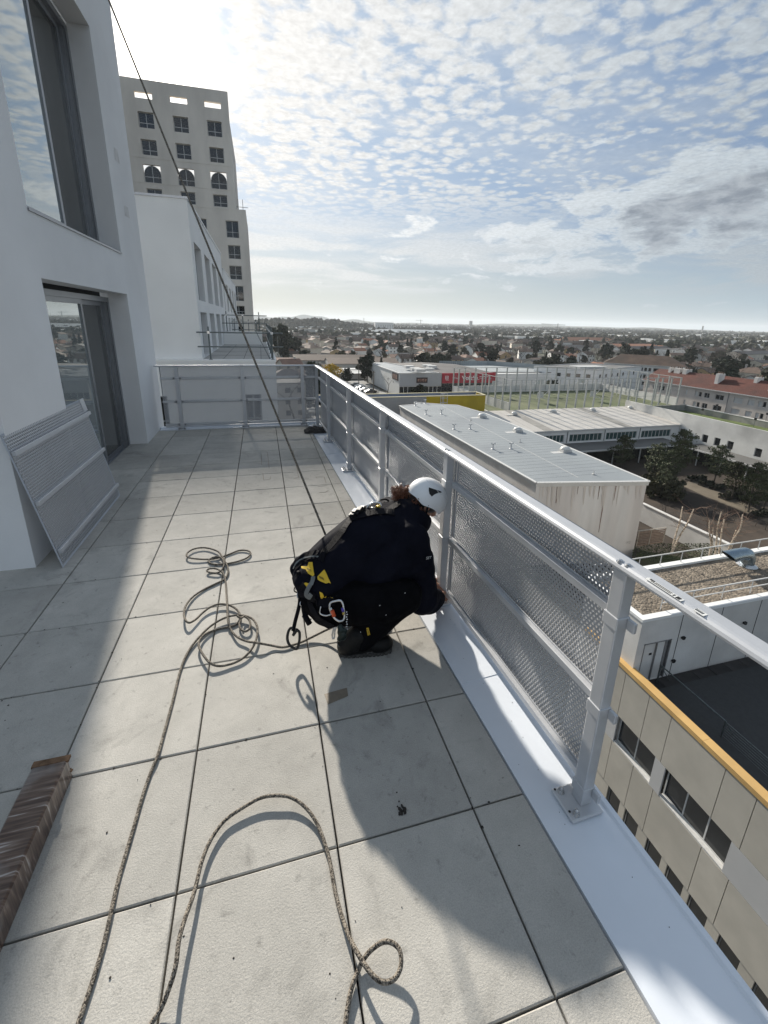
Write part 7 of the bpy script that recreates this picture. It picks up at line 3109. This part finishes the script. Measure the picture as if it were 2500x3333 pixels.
def carabiner(name, pts_px, dep_off, r, m, pieces=(), label=None):
    """pts_px: closed outline in picture coordinates of the worker crop"""
    cc = catmull([Vector((a, b_, 0)) for a, b_ in pts_px + [pts_px[0]]], 5)
    mean = sum(((pick((a, b_), 0) - CAM).dot(fwd) for a, b_ in pts_px), 0.0) / len(pts_px)
    dd = mean - dep_off
    P_ = [at_d(*zw(c.x, c.y), dd) for c in cc]
    mb = MB()
    mb.tube(P_, r, 8, 0, False)
    rt = child(name, mb.mesh(name, m), smooth=True, label=label)
    for (nm, px_list, rr_, mm_) in pieces:
        q = MB()
        q.tube([at_d(*zw(a, b_), dd - .001) for a, b_ in px_list], rr_, 10)
        ob(nm, q.mesh(nm, mm_), rt, smooth=True)
    return rt


M_gold = mat('gold_alloy', (.55, .40, .10), .3, .9, .1, 20)
M_purple = mat('purple_anodised', (.10, .07, .38), .3, .6)
M_redo = mat('orange_sleeve', (.62, .10, .03), .45)
carabiner('dorsal_ring', [(800, 450), (830, 400), (870, 378), (915, 376), (940, 395), (935, 425), (905, 448), (880, 430), (870, 420), (840, 432)], .025, .0055, M_steel,
          [('gold_eye', [(895, 420), (925, 410), (938, 418)], .0095, M_gold)])
carabiner('carabiner', [(545, 1258), (578, 1258), (598, 1290), (606, 1340), (612, 1410), (590, 1440), (555, 1438), (520, 1410), (497, 1370), (478, 1320), (490, 1275)], .035, .0058, M_steel,
          [('locking_sleeve', [(498, 1345), (520, 1400)], .0098, M_redo), ('gate_collar', [(485, 1320), (496, 1345)], .0082, M_steel), ('purple_band', [(592, 1322), (602, 1358)], .0075, M_purple), ('gold_band', [(602, 1360), (606, 1382)], .0072, M_gold)],
          'large silver locking carabiner with orange sleeve')
carabiner('descender_plate', [(555, 1415), (545, 1480), (525, 1530), (520, 1590), (505, 1600), (502, 1560), (520, 1490), (540, 1430)], .05, .0042, M_steel)
ds = MB()
c = at_d(*zw(590, 1545), (pick((590, 1400), 0) - CAM).dot(fwd) - .045)
for (a, b_, r_) in ((575, 1500, .016), (585, 1540, .022), (598, 1580, .020), (570, 1600, .015), (620, 1530, .012)):
    q = at_d(*zw(a, b_), (c - CAM).dot(fwd))
    ell(ds, q, r_, r_ * .6, r_ * 1.2, n=12, m=8)
child('descender', remesh(ds, 'descender', mat('dark_green_alloy', (.02, .03, .028), .3, .5), .004, 3))
ch = MB()
for k in range(9):
    q = at_d(*zw(632 + (k % 2) * 4, 1360 + k * 22), (c - CAM).dot(fwd) + .01)
    ell(ch, q, .0045, n=8, m=6)
child('toothed_strap', ch.mesh('toothed_strap', M_steel), smooth=True, kind='stuff')
# lanyards and the black hook at the left hip
LD = 2.36
g_ = MB()
g_.tube(catmull([pick((215, 1010), .012), at_d(*zw(190, 1090), LD), at_d(*zw(205, 1180), LD), at_d(*zw(235, 1260), LD)], 6), .011, 8)
g_.tube(catmull([at_d(*zw(215, 1180), LD), at_d(*zw(205, 1300), LD - .01), at_d(*zw(170, 1440), LD - .02), at_d(*zw(150, 1530), LD - .03)], 6), .010, 8)
child('lanyard', g_.mesh('lanyard', M_web), smooth=True)
g_ = MB()
g_.tube(catmull([at_d(*zw(235, 1180), LD - .005), at_d(*zw(240, 1300), LD - .01), at_d(*zw(255, 1390), LD - .01)], 6), .012, 8)
g_.tube([at_d(*zw(250, 1385), LD - .01), at_d(*zw(300, 1470), LD - .01)], .015, 10)
child('lanyard', g_.mesh('lanyard', M_web), smooth=True)
hk = MB()
hk.tube([at_d(*zw(c_.x, c_.y), LD - .03) for c_ in catmull([Vector((a, b_, 0)) for a, b_ in ((175, 1520), (205, 1540), (208, 1600), (195, 1670), (175, 1692), (120, 1660), (98, 1600), (110, 1530), (140, 1500), (160, 1540), (150, 1570), (185, 1520), (175, 1520))], 5)], .0072, 8, 0, False)
child('snap_hook', hk.mesh('snap_hook', M_black), smooth=True)
for k, (a, b_) in enumerate([(190, 1010), (185, 1050), (192, 1090), (200, 1140), (180, 1160), (205, 1200), (225, 1235), (240, 1270)]):
    q = MB()
    ce = at_d(*zw(a, b_), LD - .012)
    u = Vector((WR.gauss(0, 1), WR.gauss(0, 1), WR.gauss(0, 1))).normalized()
    v = u.orthogonal().normalized()
    q.tube(ring_path(ce, u, v, .012, .022, 16), .0035, 6, 0, False)
    child('gear_ring', q.mesh('gear_ring', M_steel if k % 2 else M_black), smooth=True)
q = MB()
q.tube(catmull([at_d(*zw(400, 1310), (pick((440, 1340), 0) - CAM).dot(fwd) - .012), at_d(*zw(392, 1370), (pick((440, 1340), 0) - CAM).dot(fwd) - .012), at_d(*zw(440, 1392), (pick((440, 1340), 0) - CAM).dot(fwd) - .012), at_d(*zw(492, 1382), (pick((440, 1340), 0) - CAM).dot(fwd) - .012)], 5), .004, 6)
child('belt_bracket', q.mesh('belt_bracket', M_steel), smooth=True)
q = MB()
q.tube(catmull([pick((940, 345), .0) + Vector((0, 0, .0)), pick((1000, 380), .02), pick((1020, 395), .012)], 5), .008, 6)
lp_ = [at_d(*zw(a, b_), 2.60) for a, b_ in ((935, 352), (980, 345), (1010, 362), (1018, 385), (990, 392), (965, 370))]
q2 = MB()
q2.tube(catmull(lp_, 5), .0055, 6)
child('hood_loop', q2.mesh('hood_loop', M_web), smooth=True)

# --- boots ----------------------------------------------------------------------


def boot(heel, toe, ankle):
    heel, toe = Vector(heel), Vector(toe)
    d = (toe - heel)
    L_ = d.length
    d.normalize()
    s_ = Vector((-d.y, d.x, 0))
    mb = MB()
    Rb = Matrix((d, s_, Vector((0, 0, 1)))).transposed()
    ell(mb, heel + d * .045 + Vector((0, 0, .055)), .052, .046, .056, rot=Rb)
    ell(mb, heel + d * L_ * .42 + Vector((0, 0, .058)), .088, .048, .060, rot=Rb)
    ell(mb, heel + d * (L_ - .070) + Vector((0, 0, .048)), .074, .054, .052, rot=Rb)
    ell(mb, heel + d * (L_ - .045) + s_ * .006 + Vector((0, 0, .045)), .048, .050, .046, rot=Rb)
    limb(mb, [heel + d * .062 + Vector((0, 0, .06)), ankle + Vector((0, 0, .035))], [.058, .064])
    up_ = child('boot', remesh(mb, 'boot', M_leather, .006, 3, lambda p: .0022 * mnoise.noise(p * 38)))
    so_ = MB()
    n_ = 26
    ring = []
    for k in range(n_):
        a = 2 * pi * k / n_
        x = L_ / 2 + cos(a) * L_ / 2
        wdt = .040 + .012 * max(0, (x / L_ - .4)) - .006 * (1 - abs(x / L_ - .42)) * .6
        ring.append(heel + d * x + s_ * (math.copysign(abs(sin(a)) ** .62, sin(a)) * wdt))
    so_.prism([(p.x, p.y) for p in ring], .0006, .030)
    for k in range(13):
        c = heel + d * (L_ * (k + .6) / 13.4)
        for s in (-1, 1):
            so_.obox(c + s_ * s * (.033 + .012 * (k / 13.0)) * max(0, 1 - (2 * (k + .6) / 13.4 - 1) ** 4) ** .5 + Vector((0, 0, .012)), d * .0075, s_ * .0045, Vector((0, 0, .0114)))
    ob('sole', so_.mesh('sole', mat('dusty_rubber_sole', (.060, .058, .054), .9, 0, .4, 60)), up_)
    lc = MB()
    for k in range(5):
        c = heel + d * (L_ * (.50 + .06 * k)) + Vector((0, 0, .112 - .009 * k))
        lc.tube([c - s_ * .026, c + Vector((0, 0, .008)), c + s_ * .026], .0028, 6)
    lc.tube([heel + d * .004 + Vector((0, 0, .075)) - s_ * .03, heel - d * .006 + Vector((0, 0, .078)), heel + d * .004 + Vector((0, 0, .075)) + s_ * .03], .002, 5)
    ob('lace', lc.mesh('lace', M_webg), up_, kind='stuff')


boot((-.352, 1.402, 0), (-.062, 1.372, 0), AR)
boot((-.315, 1.74, 0), (-.025, 1.72, 0), AL)

# --- hair, helmet -----------------------------------------------------------------
hr = MB()
for k in range(520):
    a, b_ = WR.gauss(0, 1), WR.gauss(0, 1)
    if k < 400:
        c = at_d(*zw(1140 + WR.uniform(-98, 95), 290 + WR.uniform(-56, 60)), 2.63 + WR.uniform(-.055, .055))
    else:
        c = HD - hf * .055 - hu * .05 + Vector((WR.gauss(0, .025), WR.gauss(0, .045), WR.gauss(0, .025)))
    u = Vector((WR.gauss(0, 1), WR.gauss(0, 1), WR.gauss(0, 1))).normalized()
    v = u.orthogonal().normalized()
    w_ = u.cross(v)
    r_ = WR.uniform(.005, .0095)
    turns = WR.uniform(1.2, 2.0)
    ln = WR.uniform(.006, .016)
    hr.tube([c + (v * cos(t_) + w_ * sin(t_)) * r_ + u * ln * (t_ / 6.28) for t_ in [turns * 6.28 * i / 11 for i in range(12)]], .0015, 4, 0, False)
hc = MB()
ell(hc, at_d(*zw(1150, 300), 2.64), .036, .050, .026)
ell(hc, HD - hf * .04 - hu * .035, .068, .068, .062, rot=None)
child('hair', hr.mesh('hair', mat('curly_brown_hair', (.16, .060, .030), .4, 0, .5, 60)), kind='stuff')
child('hair_mass', remesh(hc, 'hair_mass', mat('dark_hair', (.022, .011, .007), .7), .006, 2, lambda p: .004 * mnoise.noise(p * 90)))
M_helm = mat('white_helmet_shell', (.80, .81, .82), .30, 0, .03, 8, .03, 60, spec=.5, clear=.2)


def helm_pt(az, t_, k=1.0):
    """az round the head from the front, t_ from the crown (0) down"""
    fx, sx_, uz = .126 * k, .106 * k, .116 * k
    bulge = 1 + .05 * max(0, cos(az)) * sin(t_)
    return HD + hu * .012 + hf * (fx * sin(t_) * cos(az) * bulge - .004) + hs * (sx_ * sin(t_) * sin(az)) + hu * (uz * cos(t_))


def rim(az):
    c = cos(az)
    return radians(98 + (13 if c < 0 else 4) * abs(c) ** 1.5 + 10 * max(0, 1 - abs(abs(az) - 1.95) / .55))


hm_ = MB()
na, nt_ = 56, 18
vs = []
for i in range(nt_ + 1):
    for k in range(na):
        az = -pi + 2 * pi * k / na
        vs.append(helm_pt(az, rim(az) * i / nt_, 1 + (.012 if 3 < i < 6 else 0) * 0))
fs = []
for i in range(nt_):
    for k in range(na):
        fs.append((i * na + k, i * na + (k + 1) % na, (i + 1) * na + (k + 1) % na, (i + 1) * na + k))
base = len(vs)
for k in range(na):
    az = -pi + 2 * pi * k / na
    vs.append(helm_pt(az, rim(az) + .02, 1.012))
for k in range(na):
    az = -pi + 2 * pi * k / na
    vs.append(helm_pt(az, rim(az) + .01, .93))
for k in range(na):
    fs.append((nt_ * na + k, nt_ * na + (k + 1) % na, base + (k + 1) % na, base + k))
    fs.append((base + k, base + (k + 1) % na, base + na + (k + 1) % na, base + na + k))
hm_.add(vs, fs)
helm = child('helmet', hm_.mesh('helmet', M_helm), smooth=True)
ln_ = MB()
for (a0, a1, t0, t1) in ((-2.9, 2.9, .93, .93),):
    ln_.tube([helm_pt(a0 + (a1 - a0) * k / 40, t0 + .06 * cos(a0 + (a1 - a0) * k / 40), 1.004) for k in range(41)], .0022, 5, 0, False)
ob('shell_ridge', ln_.mesh('shell_ridge', M_helm), helm, smooth=True)
# dark wing-shaped vent on the right side
vt = MB()
wing = [(a_ + .42, t_) for a_, t_ in [(1.92, 1.10), (1.55, .92), (1.28, .80), (1.12, .78), (1.20, .86), (1.36, .98), (1.46, 1.16), (1.50, 1.34), (1.66, 1.32), (1.80, 1.22)]]
for sgn in (1, -1):
    o_ = len(vt.v)
    vt.v += [tuple(helm_pt(sgn * a, t_, 1.022)) for a, t_ in wing]
    cxa, cxt = sum(a for a, _ in wing) / len(wing), sum(t_ for _, t_ in wing) / len(wing)
    vt.v.append(tuple(helm_pt(sgn * cxa, cxt, 1.030)))
    for k in range(len(wing)):
        vt.f.append((o_ + k, o_ + (k + 1) % len(wing), o_ + len(wing)))
        vt.mi.append(0)
ob('helmet_vent', vt.mesh('helmet_vent', M_black), helm)
cs = MB()
cs.tube(catmull([helm_pt(1.75, 1.75, .95), HD + hs * .082 - hu * .07 + hf * .02, HD + hf * .06 - hu * .125, HD - hs * .082 - hu * .07 + hf * .02, helm_pt(-1.75, 1.75, .95)], 6), .006, 6)
ob('chin_strap', cs.mesh('chin_strap', M_web), helm, smooth=True)
cr_ = MB()
ell(cr_, HD - hu * .012 - hf * .005, .098, .090, .052, rot=Rh)
ob('head_band', cr_.mesh('head_band', M_black), helm, smooth=True)
# ================================================================== ropes and small things on the terrace
M_rope = None


def rope_mat():
    m = bpy.data.materials.new('flecked_kernmantle_rope')
    m.use_nodes = True
    nt = m.node_tree
    N, L = nt.nodes, nt.links
    b = N['Principled BSDF']
    b.inputs['Roughness'].default_value = .9
    gm = N.new('ShaderNodeNewGeometry')
    v = N.new('ShaderNodeTexVoronoi')
    v.inputs['Scale'].default_value = 330
    L.new(gm.outputs['Position'], v.inputs['Vector'])
    sp = N.new('ShaderNodeSeparateColor')
    L.new(v.outputs['Color'], sp.inputs[0])
    cr = N.new('ShaderNodeValToRGB')
    e = cr.color_ramp.elements
    e[0].position, e[0].color = .25, (.030, .025, .020, 1)
    e[1].position, e[1].color = .80, (.30, .26, .21, 1)
    L.new(sp.outputs[0], cr.inputs[0])
    L.new(cr.outputs[0], b.inputs['Base Color'])
    bp = N.new('ShaderNodeBump')
    bp.inputs['Strength'].default_value = .7
    bp.inputs['Distance'].default_value = .002
    bp.invert = True
    L.new(v.outputs['Distance'], bp.inputs['Height'])
    L.new(bp.outputs[0], b.inputs['Normal'])
    return m


M_rope = rope_mat()
RR = .0062


def rope(name, label, pts, sub=7, r=RR):
    c = catmull(pts, sub)
    mb = MB()
    mb.tube(c, r, 10)
    o = ob(name, mb.mesh(name, M_rope), None, smooth=True)
    return tag(o, label, 'rope')


r1 = lambda a, b, z=0.0: at_z(a * .48222, 2400 + b * .48222, RR + z)
r2 = lambda a, b, z=0.0: at_z(800 + a * .48222, 2400 + b * .48222, RR + z)
r6 = lambda a, b, z=0.0: at_z(500 + a * .48222, 1700 + b * .48222, RR + z)
rope('rope', 'loose flecked rope arching across the nearest pavers with a small loop at its right end',
     [r1(940, 2080), r1(1020, 1935, .002), r1(1090, 1825, .010), r1(1160, 1640, .030), r1(1190, 1520, .040), r1(1208, 1370, .042), r1(1250, 1220, .034), r1(1310, 1050, .022), r1(1365, 830, .016), r1(1430, 680, .012), r1(1520, 560, .010), r1(1640, 475, .012),
      r2(100, 410, .016), r2(210, 393, .018), r2(310, 408, .016), r2(405, 475, .012), r2(480, 580, .008), r2(538, 730, .006), r2(570, 850, .004), r2(600, 1020, .002), r2(640, 1180, .004), r2(700, 1350, .018), r2(775, 1490, .030), r2(850, 1598, .034), r2(925, 1652, .034), r2(1005, 1628, .034),
      r2(1047, 1540, .034), r2(1040, 1440, .036), r2(990, 1388, .034), r2(925, 1382, .030), r2(850, 1432, .020), r2(798, 1495, .010), r2(757, 1580, .006), r2(715, 1690, .006), r2(687, 1830, .004), r2(670, 1960, .002), r2(650, 2100)])
path = [r1(470, 2080), r1(527, 1935), r1(570, 1810), r1(640, 1600), r1(700, 1400), r1(750, 1180, .004), r1(800, 960), r1(852, 780), r1(905, 600), r1(962, 400), r1(1020, 230), r1(1062, 130, .003), r1(1100, 0)]
path += [r6(130, 1205), r6(180, 1005), r6(225, 890, .002), r6(290, 795, .004), r6(380, 705, .008), r6(470, 650, .014), r6(550, 628, .016), r6(620, 632, .018), r6(672, 657, .018), r6(700, 710, .018), r6(694, 785, .016), r6(660, 858, .012), r6(600, 920, .008), r6(520, 957, .006), r6(440, 970, .010), r6(380, 948, .018), r6(332, 890, .020), r6(304, 830, .018), r6(318, 785, .014), r6(355, 752, .008), r6(430, 722), r6(500, 708), r6(555, 690), r6(583, 655, .002), r6(580, 615, .004), r6(550, 580, .008), r6(500, 557, .012), r6(440, 553, .014), r6(380, 575, .012), r6(330, 612, .010), r6(285, 655, .012), r6(240, 678, .020), r6(213, 655, .022), r6(206, 605, .018), r6(225, 550, .010), r6(275, 495, .004), r6(350, 448), r6(425, 412), r6(478, 385), r6(500, 350, .004), r6(503, 310, .008), r6(485, 270, .012), r6(462, 230, .014),
         r6(430, 195, .010), r6(350, 172, .008), r6(272, 180, .010), r6(226, 210, .012), r6(232, 236, .012), r6(290, 247, .010), r6(375, 250, .004), r6(450, 237, .002), r6(520, 212, .002), r6(580, 190, .004), r6(636, 192, .006), r6(655, 212, .006), r6(625, 243, .004), r6(545, 270, .002), r6(450, 284), r6(392, 280), r6(370, 262, .002), r6(395, 240, .006), r6(440, 232, .016), r6(470, 255, .020), r6(472, 300, .016), r6(440, 338, .010), r6(390, 341, .008), r6(360, 328, .010), r6(380, 313, .010), r6(430, 316, .008), r6(470, 345, .008), r6(486, 400, .004), r6(492, 480, .002), r6(497, 560, .020), r6(502, 660, .022), r6(520, 722, .006), r6(562, 772, .012), r6(625, 802, .012), r6(700, 814, .026), r6(800, 832, .008), r6(880, 843, .004), r6(990, 812, .002), r6(1070, 775, .010), r6(1150, 735, .03), r6(1215, 705, .06)]
rope('rope', 'long flecked rope tangled in loops on the pavers and running out at the lower left', path)
lp_ = [r6(588, 655, .012), r6(578, 690, .010), r6(590, 722, .010), r6(618, 737, .010), r6(645, 722, .012), r6(654, 690, .014), r6(643, 657, .014), r6(612, 636, .020)]
rope('rope', 'small round bight of rope inside the tangle, right of its crossing', [r6(565, 632, .02)] + lp_ + [r6(590, 650, .030)])
# taut working line from the worker's harness up to the roof edge of the near building
b0 = at_d(702 * 1.50693, 1152 * 1.50693, 2.66)
b1 = at_d(598 * 1.50693, 918 * 1.50693, 2.86)
tp_ = at_d(235 * 1.50693, -6 * 1.50693, 3.35)
e0 = b0 + (b0 - tp_).normalized() * .16
u_ = (tp_ - b0).normalized()
tt = (7.9 - b0.z) / u_.z
e1_ = b0 + u_ * min(tt, 9.0)
mb = MB()
mb.tube([e0.lerp(e1_, k / 30) + Vector((0, 0, -.10 * 4 * (k / 30) * (1 - k / 30) * .25)) for k in range(31)], .0066, 8)
tag(ob('rope', mb.mesh('rope', M_rope), None, smooth=True), 'taut dark rope running from the worker steeply up past the tall window', 'rope')

# film-wrapped timber at lower left
def wrapped_mat():
    m = bpy.data.materials.new('film_wrapped_cardboard')
    m.use_nodes = True
    nt = m.node_tree
    N, L = nt.nodes, nt.links
    b = N['Principled BSDF']
    gm = N.new('ShaderNodeNewGeometry')
    mp = N.new('ShaderNodeMapping')
    mp.inputs['Scale'].default_value = (6, 90, 10)
    mp.inputs['Rotation'].default_value = (0, 0, .05)
    L.new(gm.outputs['Position'], mp.inputs['Vector'])
    n1 = N.new('ShaderNodeTexNoise')
    n1.inputs['Scale'].default_value = 1.0
    n1.inputs['Detail'].default_value = 6
    n1.inputs['Distortion'].default_value = .15
    L.new(mp.outputs[0], n1.inputs['Vector'])
    n2 = N.new('ShaderNodeTexNoise')
    n2.inputs['Scale'].default_value = 5
    n2.inputs['Detail'].default_value = 4
    L.new(gm.outputs['Position'], n2.inputs['Vector'])
    cr = N.new('ShaderNodeValToRGB')
    e = cr.color_ramp.elements
    e[0].position, e[0].color = .36, (.060, .034, .024, 1)
    e[1].position, e[1].color = .52, (.125, .078, .056, 1)
    x = e.new(.62)
    x.color = (.20, .145, .115, 1)
    y = e.new(.74)
    y.color = (.55, .52, .50, 1)
    L.new(n1.outputs[0], cr.inputs[0])
    mx = N.new('ShaderNodeMix')
    mx.data_type = 'RGBA'
    rg = N.new('ShaderNodeMapRange')
    rg.inputs[1].default_value, rg.inputs[2].default_value = .50, .68
    rg.inputs[4].default_value = .65
    L.new(n2.outputs[0], rg.inputs[0])
    L.new(rg.outputs[0], mx.inputs[0])
    L.new(cr.outputs[0], mx.inputs[6])
    mx.inputs[7].default_value = (.34, .33, .32, 1)
    L.new(mx.outputs[2], b.inputs['Base Color'])
    b.inputs['Roughness'].default_value = .28
    b.inputs['Specular IOR Level'].default_value = .6
    b.inputs['Coat Weight'].default_value = .5
    b.inputs['Coat Roughness'].default_value = .15
    bp = N.new('ShaderNodeBump')
    bp.inputs['Strength'].default_value = .35
    bp.inputs['Distance'].default_value = .003
    L.new(n1.outputs[0], bp.inputs['Height'])
    L.new(bp.outputs[0], b.inputs['Normal'])
    return m


wt = root('wrapped_bundle', (-1.50, 0, 0), 'long narrow brown cardboard bundle wrapped in clear film at the lower left', 'bundle')
M_wrap = wrapped_mat()
me_m = MB()
ny = 60
vs, fs = [], []
rs_ = random.Random(2)
prof = [(-.058, .0015), (-.060, .085), (-.054, .091), (.048, .0925), (.054, .086), (.056, .0015)]
for i in range(ny + 1):
    y_ = -1.6 + 2.6 * i / ny
    for (x_, z_) in prof:
        vs.append((-1.50 + x_ + .0016 * mnoise.noise(Vector((x_ * 12, y_ * 5, 1))), y_, max(.0015, z_ + .0016 * mnoise.noise(Vector((x_ * 12, y_ * 6, 5))) if z_ > .01 else z_)))
k_ = len(prof)
for i in range(ny):
    for j_ in range(k_):
        fs.append((i * k_ + j_, i * k_ + (j_ + 1) % k_, (i + 1) * k_ + (j_ + 1) % k_, (i + 1) * k_ + j_))
fs += [tuple(range(k_)), tuple(range(ny * k_, ny * k_ + k_))]
me_m.add(vs, fs)
part('wrapping', me_m, M_wrap, wt)
en = MB()
for i in range(26):
    x_ = -1.558 + .112 * rs_.random()
    z_ = rs_.uniform(.005, .092)
    en.obox((x_, 1.003, z_), (rs_.uniform(.004, .012), 0, 0), (0, rs_.uniform(.003, .012), rs_.uniform(-.003, .003)), (0, 0, rs_.uniform(.001, .005)))
en.box((-1.56, .99, .084), (-1.44, 1.015, .094))
part('torn_end', en, mat('torn_cardboard', (.16, .095, .055), .9, 0, .4, 40), wt)

# crumpled grey cloth at the far corner
cl = MB()
n_ = 34
pc = at_z(1025, 1404, 0)
for i in range(n_ + 1):
    for j_ in range(n_ + 1):
        a, b_ = i / n_, j_ / n_
        e = (sin(pi * a) * sin(pi * b_)) ** .5
        h_ = .012 + e * (.05 + .055 * abs(mnoise.noise(Vector((a * 4, b_ * 4, 2)))) + .03 * abs(mnoise.noise(Vector((a * 9, b_ * 9, 6)))))
        x_ = pc.x - .16 + .34 * a + .03 * mnoise.noise(Vector((b_ * 5, a * 2, 9)))
        y_ = pc.y - .14 + .26 * b_ + .03 * mnoise.noise(Vector((a * 5, b_ * 2, 4)))
        cl.v.append((x_, y_, h_ if e > .05 else .003))
for i in range(n_):
    for j_ in range(n_):
        q = i * (n_ + 1) + j_
        cl.f.append((q, q + n_ + 1, q + n_ + 2, q + 1))
        cl.mi.append(0)
tag(ob('cloth', cl.mesh('cloth', mat('grey_rag', (.060, .056, .054), .95, 0, .3, 20, .4, 400)), smooth=True), 'crumpled dark grey cloth lying at the corner post', 'cloth')
# strip of brown tape and mud crumbs
tq = [(115, 745), (268, 702), (276, 757), (140, 815)]
m = MB()
pts_ = [at_z(1000 + a * .48222, 1900 + b * .48222, .0012) for a, b in tq]
m.add(pts_ + [p + Vector((0, 0, .0008)) for p in pts_], [(0, 3, 2, 1), (4, 5, 6, 7), (0, 1, 5, 4), (1, 2, 6, 5), (2, 3, 7, 6), (3, 0, 4, 7)])
tag(ob('tape_strip', m.mesh('tape_strip', mat('brown_tape', (.20, .165, .125), .5, 0, .15, 30))), 'short strip of brown tape on the paver beside the worker', 'tape')
m = MB()
rs_ = random.Random(8)
pm_ = r2(1060, 495)
for k in range(16):
    ell(m, (pm_.x + rs_.gauss(0, .008), pm_.y + rs_.gauss(0, .008), .002), rs_.uniform(.003, .008), rs_.uniform(.003, .008), .003, 8, 5)
for (a, b) in ((1025, 460), (1038, 468), (1020, 365), (1035, 425)):
    p = r2(a, b)
    ell(m, (p.x, p.y, .0012), .0028, .0028, .002, 8, 5)
tag(ob('mud_crumbs', m.mesh('mud_crumbs', mat('dark_mud', (.030, .026, .022), .95, 0, .4, 90))), 'dark clump of mud crumbs on a shaded paver', 'mud', None, 'stuff')
m = MB()
for k in range(170):
    x_, y_ = rs_.uniform(-2.2, .18), rs_.uniform(-.4, 6.5)
    s_ = rs_.uniform(.0012, .0042)
    ell(m, (x_, y_, .0008), s_, s_ * rs_.uniform(.5, 1.2), .0014, 6, 4)
for k in range(90):                                          # crumbs caught along the joints
    if k % 2:
        x_, y_ = -.5 * rs_.randint(0, 4) + rs_.gauss(0, .004), rs_.uniform(-.3, 5)
    else:
        x_, y_ = rs_.uniform(-2.1, .15), .5 * rs_.randint(0, 9) + rs_.gauss(0, .004)
    s_ = rs_.uniform(.002, .006)
    ell(m, (x_, y_, .0004), s_, s_ * rs_.uniform(.4, 1.3), .0016, 6, 4)
for k in range(26):
    y_ = rs_.uniform(-.3, 3.2)
    ell(m, (rs_.uniform(edge_in(y_) + .02, edge_out(y_) - .05), y_, -.0045), .0016, .0014, .0012, 6, 4)
tag(ob('grit', m.mesh('grit', mat('dark_mud', (.03, .026, .022)))), kind='stuff')
# faint outlines and smears left on the pavers
M_stain2 = mat('rust_brown_smear', (.30, .27, .23), .9, 0, .3, 30)


def smear(pts, w, name='stain'):
    m_ = MB()
    P_ = [at_z(300 + a * .5425, 1350 + b * .5425, .0016) for a, b in pts]
    for p, q in zip(P_[:-1], P_[1:]):
        m_.bar(p, q, w, .0006)
    return m_


stn = MB()
for pts in ([(1040, 222), (1052, 225), (1062, 320)], [(1070, 370), (1068, 386), (1030, 392), (1024, 350)], [(1014, 232), (1018, 300)], [(1205, 210), (1240, 375), (1210, 382)], [(1346, 380), (1344, 373), (1392, 373), (1404, 410)], [(1418, 455), (1400, 464), (1362, 466)], [(1355, 430), (1410, 425)]):
    q = smear(pts, .008)
    stn.add(q.v, q.f)
ob('stain', stn.mesh('stain', M_stain2), terrace, kind='stuff')
# ================================================================== the air between here and the horizon
hz = MB()
hz.box((-15000, -15000, GZ - 3), (15000, 15000, 140))
hzm = bpy.data.materials.new('hazy_air')
hzm.use_nodes = True
hn = hzm.node_tree
hn.nodes.clear()
hv_ = hn.nodes.new('ShaderNodeVolumePrincipled')
hv_.inputs['Color'].default_value = (.86, .92, .98, 1)
hv_.inputs['Density'].default_value = 1.05e-4
hv_.inputs['Anisotropy'].default_value = .15
ho = hn.nodes.new('ShaderNodeOutputMaterial')
hn.links.new(hv_.outputs[0], ho.inputs['Volume'])
tag(ob('haze', hz.mesh('haze', hzm)), kind='stuff')
